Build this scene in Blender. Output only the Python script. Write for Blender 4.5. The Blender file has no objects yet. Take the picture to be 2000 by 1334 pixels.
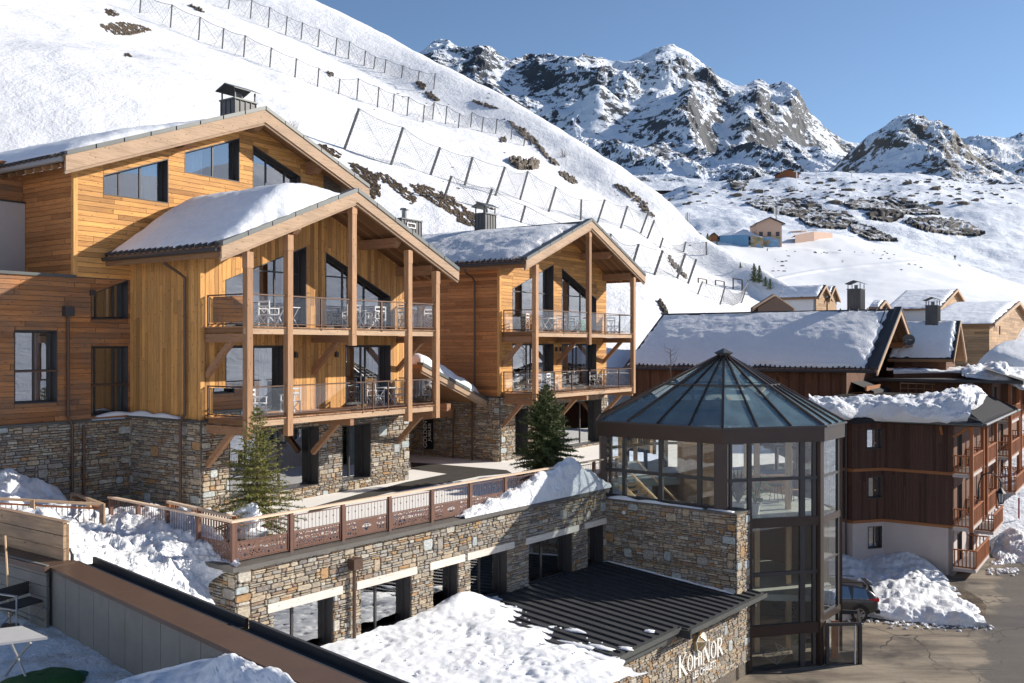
import bpy, math, random
from mathutils import Vector, noise, Matrix
from mathutils.bvhtree import BVHTree
from mathutils.geometry import delaunay_2d_cdt
random.seed(7)
R = math.radians
SC = bpy.context.scene
# ------------------------------------------------------------------ camera, world, sun, exposure
FPX = 1840.0; HZ = 675.0
cam = bpy.data.cameras.new('camera'); camo = bpy.data.objects.new('camera', cam)
SC.collection.objects.link(camo); SC.camera = camo
cam.sensor_width = 36; cam.lens = 36 * FPX / 2000; cam.shift_y = (HZ - 667) / 2000
cam.clip_start = 0.2; cam.clip_end = 30000
camo.location = (0, 0, 0); camo.rotation_euler = (R(90), 0, 0)
SUN_AZ, SUN_EL = R(18), R(25)          # azimuth from +X towards +Y
W = bpy.data.worlds.new('World'); SC.world = W; W.use_nodes = True
wn = W.node_tree.nodes; wl = W.node_tree.links
sky = wn.new('ShaderNodeTexSky'); sky.sky_type = 'NISHITA'; sky.sun_disc = False
sky.sun_elevation = SUN_EL; sky.sun_rotation = R(90) - SUN_AZ
sky.altitude = 1800; sky.air_density = 1.0; sky.dust_density = 0.4; sky.ozone_density = 2.6
wl.new(sky.outputs[0], wn['Background'].inputs[0]); wn['Background'].inputs[1].default_value = 0.092
sl = bpy.data.lights.new('sun', 'SUN'); sl.energy = 4.8; sl.angle = R(0.53); sl.color = (1.0, 0.93, 0.83)
so = bpy.data.objects.new('sun', sl); SC.collection.objects.link(so)
sd = Vector((math.cos(SUN_EL)*math.cos(SUN_AZ), math.cos(SUN_EL)*math.sin(SUN_AZ), math.sin(SUN_EL)))
so.rotation_euler = sd.to_track_quat('Z', 'Y').to_euler(); so.location = sd*60
SC.view_settings.view_transform = 'Standard'; SC.view_settings.look = 'None'
SC.view_settings.exposure = 0.60; SC.view_settings.gamma = 1.0
SC.view_settings.use_curve_mapping = False
SC.render.engine = 'CYCLES'
SC.cycles.max_bounces = 8; SC.cycles.transparent_max_bounces = 24
SC.cycles.use_denoising = True
COL = SC.collection

def pix(u, v, D): return Vector(((u-1000)/FPX*D, D, (HZ-v)/FPX*D))
def ray(u, v): return Vector(((u-1000)/FPX, 1.0, (HZ-v)/FPX)).normalized()

# ------------------------------------------------------------------ materials
MATS = {}
class NT:
    def __init__(s, name, rough=0.6, col=(.5,.5,.5), metal=0.0, spec=0.5):
        m = bpy.data.materials.new(name); m.use_nodes = True; s.m = m; MATS[name] = m
        s.n = m.node_tree.nodes; s.l = m.node_tree.links; s.b = s.n['Principled BSDF']
        s.b.inputs['Roughness'].default_value = rough; s.b.inputs['Metallic'].default_value = metal
        s.b.inputs['Base Color'].default_value = (*col, 1)
        s.b.inputs['Specular IOR Level'].default_value = spec
    def N(s, t, **k):
        n = s.n.new(t)
        for a, b in k.items():
            if isinstance(b, (int, float, tuple, list)) and a in [i.name.replace(' ', '_') for i in n.inputs]:
                n.inputs[a.replace('_', ' ')].default_value = b
            elif hasattr(n, a): setattr(n, a, b)
        return n
    def coord(s, kind, scale=(1,1,1)):
        tc = s.n.new('ShaderNodeTexCoord'); mp = s.n.new('ShaderNodeMapping')
        if kind == 'World':
            g = s.n.new('ShaderNodeNewGeometry'); s.l.new(g.outputs['Position'], mp.inputs[0])
        else: s.l.new(tc.outputs[kind], mp.inputs[0])
        mp.inputs['Scale'].default_value = scale
        return mp.outputs[0]
    def noise(s, vec, scale, detail=4, rough=.55):
        n = s.n.new('ShaderNodeTexNoise'); s.l.new(vec, n.inputs['Vector'])
        n.inputs['Scale'].default_value = scale; n.inputs['Detail'].default_value = detail; n.inputs['Roughness'].default_value = rough
        return n.outputs['Fac']
    def vor(s, vec, scale, feat='F1'):
        n = s.n.new('ShaderNodeTexVoronoi'); n.feature = feat; s.l.new(vec, n.inputs['Vector']); n.inputs['Scale'].default_value = scale
        return n.outputs['Distance']
    def ramp(s, fac, stops, interp='LINEAR'):
        n = s.n.new('ShaderNodeValToRGB'); e = n.color_ramp; e.interpolation = interp
        while len(e.elements) < len(stops): e.elements.new(.5)
        for i, (p, c) in enumerate(stops):
            e.elements[i].position = p; e.elements[i].color = (*c, 1) if len(c) == 3 else c
        s.l.new(fac, n.inputs[0]); return n.outputs[0]
    def mix(s, fac, a, b, mode='MIX'):
        n = s.n.new('ShaderNodeMix'); n.data_type = 'RGBA'; n.blend_type = mode
        for sock, v in ((n.inputs[0], fac), (n.inputs[6], a), (n.inputs[7], b)):
            if isinstance(v, (int, float)): sock.default_value = v
            elif isinstance(v, tuple): sock.default_value = (*v, 1)
            else: s.l.new(v, sock)
        return n.outputs[2]
    def math(s, op, a, b=0.5, clamp=False):
        n = s.n.new('ShaderNodeMath'); n.operation = op; n.use_clamp = clamp
        for sock, v in ((n.inputs[0], a), (n.inputs[1], b)):
            if isinstance(v, (int, float)): sock.default_value = v
            else: s.l.new(v, sock)
        return n.outputs[0]
    def attr(s, name='tint'):
        n = s.n.new('ShaderNodeAttribute'); n.attribute_name = name; return n.outputs['Fac']
    def base(s, c): s.l.new(c, s.b.inputs['Base Color'])
    def bump(s, h, strength=.3, dist=.02):
        n = s.n.new('ShaderNodeBump'); n.inputs['Strength'].default_value = strength; n.inputs['Distance'].default_value = dist
        s.l.new(h, n.inputs['Height']); s.l.new(n.outputs[0], s.b.inputs['Normal'])

def wood(name, a, b, dark, vertical=False, weather=0.0, knots=True, rough=.7, sat=1):
    t = NT(name, rough, spec=.25)
    sc = (9, .55, 1) if vertical else (.55, 9, 1)
    v = t.coord('UV', sc)
    # offset the grain by the board's own tint so that no two boards repeat
    ad = t.n.new('ShaderNodeVectorMath'); ad.operation = 'ADD'; t.l.new(v, ad.inputs[0])
    cx = t.n.new('ShaderNodeCombineXYZ'); tn = t.attr()
    t.l.new(t.math('MULTIPLY', tn, 37.0), cx.inputs[2]); t.l.new(cx.outputs[0], ad.inputs[1]); v = ad.outputs[0]
    n1 = t.noise(v, 2.2, 6, .65)
    c = t.ramp(n1, [(.32, b), (.5, a), (.7, tuple(x*1.1 for x in a))])
    n2 = t.noise(v, 9, 3, .7)
    c = t.mix(t.math('MULTIPLY', t.ramp(n2, [(.55,(0,0,0)), (.75,(1,1,1))]), .35), c, dark)
    if knots:
        vk = t.coord('UV', (1.6, 3.2, 1) if not vertical else (3.2, 1.6, 1))
        ak = t.n.new('ShaderNodeVectorMath'); ak.operation = 'ADD'; t.l.new(vk, ak.inputs[0]); t.l.new(cx.outputs[0], ak.inputs[1])
        k = t.vor(ak.outputs[0], 2.3)
        c = t.mix(t.ramp(k, [(.07,(1,1,1)), (.16,(0,0,0))]), c, dark)
    tf = t.ramp(tn, [(0,(.62,.58,.55)), (.5,(1,1,1)), (1,(1.25,1.22,1.15))])
    c = t.mix(1.0, c, tf, 'MULTIPLY')
    if weather > 0:
        wv = t.coord('UV', (.5, 1.0, 1) if not vertical else (1.0,.4,1))
        nw = t.noise(wv, 1.3, 5, .6)
        c = t.mix(t.math('MULTIPLY', t.ramp(nw, [(.4,(0,0,0)), (.65,(1,1,1))]), weather), c, (.15,.115,.09))
    t.base(c); t.bump(n1, .35, .01)
    return t.m
wood('cladding_gold', (.63,.325,.105), (.47,.205,.055), (.14,.055,.02), weather=.2)
wood('cladding_gold_v', (.62,.33,.11), (.48,.22,.065), (.14,.055,.02), vertical=True, weather=.2)
wood('cladding_red', (.50,.215,.075), (.36,.135,.042), (.10,.04,.016), weather=.15)
wood('cladding_worn', (.42,.185,.07), (.29,.11,.04), (.07,.035,.018), weather=.6)
wood('beam', (.38,.21,.115), (.26,.135,.07), (.10,.05,.03), knots=True, weather=.15)
wood('post_wood', (.44,.255,.14), (.31,.165,.085), (.13,.07,.04), vertical=True, knots=True, weather=.18)
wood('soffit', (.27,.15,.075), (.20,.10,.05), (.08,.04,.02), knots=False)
wood('barge', (.45,.31,.205), (.34,.22,.135), (.16,.10,.06), weather=.22)
wood('lintel', (.72,.66,.58), (.6,.53,.45), (.35,.26,.18))
wood('handrail', (.66,.50,.37), (.58,.42,.30), (.35,.22,.14), knots=False)
wood('redwood', (.30,.115,.05), (.22,.08,.035), (.09,.035,.02), vertical=True, knots=False)
wood('darktimber', (.078,.042,.031), (.055,.030,.023), (.025,.014,.011), vertical=True, knots=False)
wood('darktimber_band', (.28,.12,.05), (.2,.085,.035), (.08,.035,.02), knots=False)
wood('midtimber', (.14,.066,.038), (.10,.046,.027), (.05,.02,.012), vertical=True, knots=False)
wood('oldtimber', (.42,.27,.15), (.32,.19,.1), (.15,.09,.05), weather=.2)
wood('planks_box', (.46,.31,.19), (.31,.195,.11), (.11,.06,.03), weather=.55)
wood('dirtywood', (.36,.25,.16), (.26,.17,.1), (.12,.08,.05), vertical=True, knots=False)
wood('palepost', (.65,.45,.26), (.55,.36,.2), (.3,.18,.1), vertical=True, knots=False)

def stone_mat(name, gain=1.0):
    t = NT(name, .8, spec=.3)
    tn = t.attr()
    pal = t.ramp(tn, [(0,(.22,.20,.18)), (.08,(.36,.31,.24)), (.28,(.47,.38,.27)), (.42,(.35,.32,.28)), (.54,(.47,.40,.30)),
                      (.64,(.42,.26,.13)), (.70,(.30,.22,.16)), (.78,(.38,.36,.32)), (.88,(.52,.48,.40)), (.95,(.42,.46,.45)), (1,(.50,.53,.51))], 'CONSTANT')
    v = t.coord('World', (1,1,1.8)); n = t.noise(v, 9, 6, .65)
    c = t.mix(1.0, pal, t.ramp(n, [(.3,(.55,.52,.5)), (.55,(1.0,1.0,1.0)), (.75,(1.3*gain,1.25*gain,1.2*gain))]), 'MULTIPLY')
    n2 = t.noise(v, 2.5, 4, .6)
    c = t.mix(t.math('MULTIPLY', t.ramp(n2, [(.55,(0,0,0)), (.7,(1,1,1))]), .3), c, (.36,.2,.09))
    t.base(c); t.bump(t.noise(v, 24, 5, .7), .6, .03)
stone_mat('stone')
t = NT('mortar', .95); t.base(t.ramp(t.noise(t.coord('World'), 12), [(.3,(.08,.068,.055)), (.7,(.20,.165,.13))]))

def snow_mat(name, scale=1.0, strength=.5, dist=.06, dirt=0.0, col=(.80,.815,.84)):
    t = NT(name, .55, col, spec=.3)
    v = t.coord('World'); n = t.noise(v, 3*scale, 8, .62); n2 = t.noise(v, 14*scale, 4, .6)
    h = t.math('ADD', n, t.math('MULTIPLY', n2, .25)); t.bump(h, strength, dist)
    c = t.mix(t.ramp(n, [(.35,(0,0,0)), (.75,(1,1,1))]), tuple(x*.95 for x in col), tuple(min(.9,x*1.04) for x in col))
    if dirt:
        nd = t.noise(v, 1.1*scale, 7, .68)
        c = t.mix(t.math('MULTIPLY', t.ramp(nd, [(.52,(0,0,0)), (.7,(1,1,1))]), dirt), c, (.42,.36,.29))
    t.base(c)
snow_mat('snow', 1.0)
snow_mat('snow_roof', 1.6, .7, .05)
snow_mat('snow_heap', 1.4, .9, .12, dirt=.18)
snow_mat('snow_dirty', 1.4, .9, .12, dirt=.7)
snow_mat('snow_field', .9, .45, .06, dirt=.08)
snow_mat('snow_crust', 3.2, 1.0, .10)

def hill_mat():
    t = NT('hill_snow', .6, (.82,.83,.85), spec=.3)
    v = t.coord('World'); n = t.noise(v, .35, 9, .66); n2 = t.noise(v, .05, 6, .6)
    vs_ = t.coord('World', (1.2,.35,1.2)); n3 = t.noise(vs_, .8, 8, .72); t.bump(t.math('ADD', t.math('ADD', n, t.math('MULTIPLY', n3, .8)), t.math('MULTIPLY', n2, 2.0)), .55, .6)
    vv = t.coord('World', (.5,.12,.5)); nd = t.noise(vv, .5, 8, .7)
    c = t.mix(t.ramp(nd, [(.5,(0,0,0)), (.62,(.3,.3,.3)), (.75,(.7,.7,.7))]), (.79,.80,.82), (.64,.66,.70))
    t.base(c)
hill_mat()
def mountain_mat(name, lo, hi, nscale, rock=(.085,.082,.085), soft=.06, ang=0.0):
    t = NT(name, .75, spec=.2)
    v = t.coord('World'); g = t.n.new('ShaderNodeNewGeometry')
    sx = t.n.new('ShaderNodeSeparateXYZ'); t.l.new(g.outputs['Normal'], sx.inputs[0])
    n = t.noise(v, nscale, 12, .66); n2 = t.noise(v, nscale*.22, 6, .6)
    f = t.math('ADD', sx.outputs[2], t.math('MULTIPLY', t.math('SUBTRACT', n, .5), 1.9)); n9 = t.noise(v, nscale*5, 8, .7); f = t.math('ADD', f, t.math('MULTIPLY', t.math('SUBTRACT', n9, .5), 1.9))
    f = t.math('ADD', f, t.math('MULTIPLY', t.math('SUBTRACT', n2, .5), .9))
    m = t.ramp(f, [(lo, (0,0,0)), (hi, (1,1,1))])
    rk = t.mix(t.noise(v, nscale*3, 6), tuple(x*.6 for x in rock), tuple(x*1.7 for x in rock))
    sn = t.mix(n2, (.70,.75,.84), (.82,.85,.89))
    t.base(t.mix(m, rk, sn)); t.bump(t.noise(v, nscale*2.0, 10, .7), .8, 2.5/nscale*.02*2)
mountain_mat('mountain', .58, .65, .012, (.058,.063,.072))
mountain_mat('mountain_near', .60, .67, .016, (.095,.085,.075))
mountain_mat('valley', .32, .44, .03, (.11,.095,.08))
t = NT('rock', .85); v = t.coord('World'); nn = t.noise(v, 1.2, 8, .65)
t.base(t.ramp(nn, [(.3,(.05,.042,.036)), (.5,(.14,.11,.085)), (.7,(.24,.19,.145))])); t.bump(t.noise(v, 4, 8, .7), 1.0, .3)
t = NT('rock_far', .85); v = t.coord('World'); nn = t.noise(v, .06, 10, .65)
g = t.n.new('ShaderNodeNewGeometry'); sx = t.n.new('ShaderNodeSeparateXYZ'); t.l.new(g.outputs['Normal'], sx.inputs[0])
fs = t.math('ADD', sx.outputs[2], t.math('MULTIPLY', t.math('SUBTRACT', t.noise(v,.12,10,.7), .5), 2.0))
t.base(t.mix(t.ramp(fs, [(1.02,(0,0,0)), (1.0,(1,1,1))][::-1] if False else [(.93,(0,0,0)), (1.0,(1,1,1))]), t.ramp(nn, [(.3,(.03,.027,.025)), (.5,(.07,.06,.05)), (.7,(.13,.10,.08))]), (.75,.78,.83)))
t.bump(t.noise(v, .4, 8, .7), 1.0, 2.0)
t = NT('earth', .95); v = t.coord('World'); t.base(t.ramp(t.noise(v, 1.8, 8, .7), [(.35,(.045,.03,.018)), (.55,(.13,.09,.055)), (.7,(.26,.2,.13))])); t.bump(t.noise(v, 6, 8, .7), 1, .2)

t = NT('asphalt', .85, spec=.35); v = t.coord('World'); a = t.noise(v, .25, 6, .6); b = t.noise(v, 9, 4, .7); vs = t.coord('World', (.25,1.3,1)); s3 = t.noise(vs, .9, 7, .65)
c = t.ramp(s3, [(.35,(.13,.10,.075)), (.52,(.27,.22,.16)), (.66,(.38,.315,.235))])
c = t.mix(t.math('MULTIPLY', t.ramp(a, [(.5,(0,0,0)), (.62,(1,1,1))]), .75), c, (.05,.045,.042))
c = t.mix(t.math('MULTIPLY', b, .35), c, (.08,.07,.058))
sp = t.n.new('ShaderNodeSeparateXYZ'); t.l.new(v, sp.inputs[0]); ed = t.math('SUBTRACT', t.math('SUBTRACT', sp.outputs[0], 16.6), t.math('MULTIPLY', t.math('SUBTRACT', sp.outputs[1], 34.6), .594))
ed = t.math('ADD', ed, t.math('MULTIPLY', t.math('SUBTRACT', t.noise(v, .45, 9, .7), .5), 5.0)); lane = t.ramp(ed, [(.0,(0,0,0)), (.55,(1,1,1))])
c = t.mix(lane, c, t.mix(s3, (.06,.052,.046), (.15,.13,.11)))
cv = t.n.new('ShaderNodeTexVoronoi'); cv.feature = 'DISTANCE_TO_EDGE'; cv.inputs['Scale'].default_value = .33; wv_ = t.n.new('ShaderNodeVectorMath'); wv_.operation = 'ADD'; nn_ = t.n.new('ShaderNodeTexNoise'); nn_.inputs['Scale'].default_value = .8; t.l.new(v, nn_.inputs['Vector']); t.l.new(v, wv_.inputs[0]); t.l.new(nn_.outputs['Color'], wv_.inputs[1]); t.l.new(wv_.outputs[0], cv.inputs['Vector'])
crk = t.math('MULTIPLY', t.ramp(cv.outputs['Distance'], [(.004,(1,1,1)), (.014,(0,0,0))]), t.ramp(t.noise(v,.3,4), [(.45,(0,0,0)), (.6,(1,1,1))]))
c = t.mix(crk, c, (.03,.026,.022)); gr = t.noise(v, 22, 3, .8); c = t.mix(t.ramp(gr, [(.62,(0,0,0)), (.68,(.7,.7,.7))]), c, (.36,.32,.27)); c = t.mix(t.ramp(gr, [(.32,(.6,.6,.6)), (.38,(0,0,0))]), c, (.05,.045,.04)); t.base(c); t.bump(b, .4, .02)
t.l.new(t.ramp(a, [(.5,(.9,.9,.9)), (.62,(.5,.5,.5))]), t.b.inputs['Roughness'])
t = NT('asphalt_dark', .9, spec=.3); v = t.coord('World'); t.base(t.mix(t.noise(v, 2, 6), (.03,.027,.025), (.075,.066,.058))); t.bump(t.noise(v, 30, 3), .5, .01)
t = NT('paving', .85); v = t.coord('World'); c = t.mix(t.noise(v, 1.0, 7, .65), (.74,.71,.66), (.86,.84,.80)); t.base(c); t.bump(t.noise(v, 12, 4), .3, .01)
t = NT('plaster', .9); v = t.coord('World'); t.base(t.mix(t.noise(v, 1.5, 6), (.40,.35,.33), (.50,.45,.425))); t.bump(t.noise(v, 40, 3), .3, .004)
t = NT('plaster_white', .9); v = t.coord('World'); t.base(t.mix(t.noise(v, 1.5, 6), (.58,.58,.58), (.68,.68,.67)))
t = NT('cap_stone', .5); v = t.coord('World'); t.base(t.mix(t.noise(v, 3, 7, .6), (.07,.065,.06), (.17,.155,.135))); t.bump(t.noise(v, 12, 5), .3, .01)
t = NT('concrete_panel', .85); v = t.coord('World'); c = t.mix(t.noise(v, 2.2, 8, .65), (.14,.135,.12), (.25,.24,.215))
c = t.mix(t.ramp(t.vor(v, 5.0), [(.02,(1,1,1)), (.04,(0,0,0))]), c, (.08,.075,.07)); t.base(c); t.bump(t.noise(v, 10, 6), .4, .01)
t = NT('coping_brown', .42, metal=.0, spec=.5); v = t.coord('World'); t.base(t.mix(t.noise(v, 2.5, 8, .68), (.065,.038,.025), (.125,.073,.047))); t.bump(t.noise(v, 5, 4), .1, .01)
NT('frame_dark', .45, (.05,.046,.046), metal=.1)
t = NT('bronze', .38, metal=.55); v = t.coord('World'); t.base(t.mix(t.noise(v, 1.2, 5), (.042,.031,.027), (.075,.053,.045)))
t = NT('metal_roof', .62, metal=.0, spec=.3); v = t.coord('World'); t.base(t.mix(t.noise(v, 1.5, 6), (.03,.031,.034), (.062,.062,.064)))
t = NT('flashing', .45, metal=.3); t.base(t.mix(t.noise(t.coord('World'), 1.5, 6), (.07,.075,.075), (.12,.125,.12)))
t = NT('pipe_brown', .45, metal=.4); t.base(t.mix(t.noise(t.coord('World'), 2.5, 6), (.085,.05,.035), (.14,.085,.06)))
t = NT('corten', .6); t.base(t.mix(t.noise(t.coord('World'), 3.5, 7), (.115,.052,.035), (.185,.092,.062)))
t = NT('chimney_metal', .5, metal=.3); t.base(t.mix(t.noise(t.coord('World'), 2, 6), (.05,.05,.052), (.11,.11,.11)))
t = NT('tile_dark', .7); t.base(t.mix(t.noise(t.coord('World'), 3, 6), (.03,.028,.028), (.085,.075,.07)))
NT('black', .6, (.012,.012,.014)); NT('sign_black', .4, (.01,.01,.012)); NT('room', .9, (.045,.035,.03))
NT('room_warm', .9, (.32,.20,.12)); NT('dark_sheet', .8, (.028,.028,.031), spec=.08); NT('white_paint', .5, (.78,.77,.75)); NT('sign_white', .5, (.85,.83,.78))
NT('gold', .35, (.62,.43,.2), metal=.5); NT('steel', .5, (.17,.17,.17), metal=.4); NT('net_wire', .6, (.24,.24,.24), metal=.3)
NT('grey_metal', .5, (.35,.35,.34), metal=.4); NT('curtain', .9, (.78,.77,.74)); NT('fabric_dark', .9, (.07,.062,.055))
t = NT('table_top', .5); t.base(t.mix(t.noise(t.coord('World'), 8, 5), (.42,.41,.39), (.52,.51,.49)))
t = NT('green_mat', .95); v = t.coord('World'); t.base(t.mix(t.noise(v, 40, 4), (.015,.055,.012), (.04,.13,.03))); t.bump(t.noise(v, 90, 3), .8, .02)
NT('teal', .9, (.02,.12,.11)); NT('tile_floor', .35, (.44,.47,.42)); NT('tyre', .8, (.02,.02,.02)); NT('red_light', .25, (.45,.015,.02))
NT('rim', .3, (.4,.4,.4), metal=.8); NT('person_dark', .9, (.03,.03,.05)); NT('skin', .6, (.5,.3,.2)); NT('blue_wall', .8, (.09,.21,.36))
NT('pink_wall', .85, (.50,.34,.26)); NT('red_paint', .6, (.28,.02,.02)); NT('red_pipe', .5, (.25,.03,.03)); NT('green_fabric', .8, (.02,.22,.12)); NT('magenta', .8, (.3,.03,.12))
t = NT('carpaint', .28, metal=.3); t.base(t.mix(t.noise(t.coord('World'), 3, 6), (.035,.035,.038), (.075,.068,.06))); t.b.inputs['Coat Weight'].default_value = .5
t = NT('bark', .9); t.base(t.mix(t.noise(t.coord('Object', (1,1,.3)), 18, 4), (.10,.075,.055), (.22,.17,.13)))
t = NT('needles', .7, spec=.3); c = t.ramp(t.attr(), [(0,(.05,.06,.014)), (.5,(.16,.165,.035)), (1,(.30,.28,.08))]); t.base(c)
t = NT('needles_blue', .7, spec=.3); c = t.ramp(t.attr(), [(0,(.03,.05,.018)), (.5,(.085,.115,.04)), (1,(.17,.19,.07))]); t.base(c)
NT('leaf_green', .4, (.06,.22,.03)); NT('leaf_dark', .4, (.025,.08,.02)); NT('dry_stem', .8, (.10,.07,.05)); NT('pot', .6, (.6,.58,.54))
t = NT('mural', .8); v = t.coord('World', (.3,.3,.8)); t.base(t.ramp(t.noise(v, .9, 5), [(.3,(.05,.12,.05)), (.45,(.35,.25,.15)), (.55,(.12,.3,.5)), (.7,(.5,.5,.4))]))

def glass(name, tint, refl, rough=.0, ior=1.5, dust=0.0):
    m = bpy.data.materials.new(name); m.use_nodes = True; MATS[name] = m; n = m.node_tree.nodes; l = m.node_tree.links; n.clear()
    o = n.new('ShaderNodeOutputMaterial'); mx = n.new('ShaderNodeMixShader'); tr = n.new('ShaderNodeBsdfTransparent'); gl = n.new('ShaderNodeBsdfGlossy')
    tr.inputs[0].default_value = (*tint, 1); gl.inputs[0].default_value = (.95,.97,1,1); gl.inputs['Roughness'].default_value = rough
    fr = n.new('ShaderNodeFresnel'); fr.inputs[0].default_value = ior; ma = n.new('ShaderNodeMath'); ma.operation = 'MULTIPLY_ADD'; ma.use_clamp = True
    l.new(fr.outputs[0], ma.inputs[0]); ma.inputs[1].default_value = 1.6; ma.inputs[2].default_value = refl
    tc = n.new('ShaderNodeNewGeometry'); nz = n.new('ShaderNodeTexNoise'); nz.inputs['Scale'].default_value = .5; nz.inputs['Detail'].default_value = 1
    l.new(tc.outputs['Position'], nz.inputs['Vector']); bp = n.new('ShaderNodeBump'); bp.inputs['Strength'].default_value = .12; bp.inputs['Distance'].default_value = .02
    l.new(nz.outputs[0], bp.inputs['Height']); l.new(bp.outputs[0], gl.inputs['Normal'])
    l.new(ma.outputs[0], mx.inputs[0]); l.new(tr.outputs[0], mx.inputs[1]); l.new(gl.outputs[0], mx.inputs[2])
    if dust:
        df = n.new('ShaderNodeBsdfDiffuse'); df.inputs[0].default_value = (.24,.37,.42,1); m2 = n.new('ShaderNodeMixShader'); nd = n.new('ShaderNodeTexNoise'); nd.inputs['Scale'].default_value = 1.3; nd.inputs['Detail'].default_value = 6
        l.new(tc.outputs['Position'], nd.inputs['Vector']); mm = n.new('ShaderNodeMath'); mm.operation = 'MULTIPLY'; l.new(nd.outputs[0], mm.inputs[0]); mm.inputs[1].default_value = dust*2
        l.new(mm.outputs[0], m2.inputs[0]); l.new(mx.outputs[0], m2.inputs[1]); l.new(df.outputs[0], m2.inputs[2]); l.new(m2.outputs[0], o.inputs[0])
    else: l.new(mx.outputs[0], o.inputs[0])
glass('pane', (.62,.66,.70), .28)
glass('rail_glass', (.93,.95,.96), .05)
glass('tower_glass', (.92,.95,.94), .05, dust=.03)
glass('roof_glass', (.78,.88,.90), .06, dust=.30)
glass('car_glass', (.05,.06,.07), .25)

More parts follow.
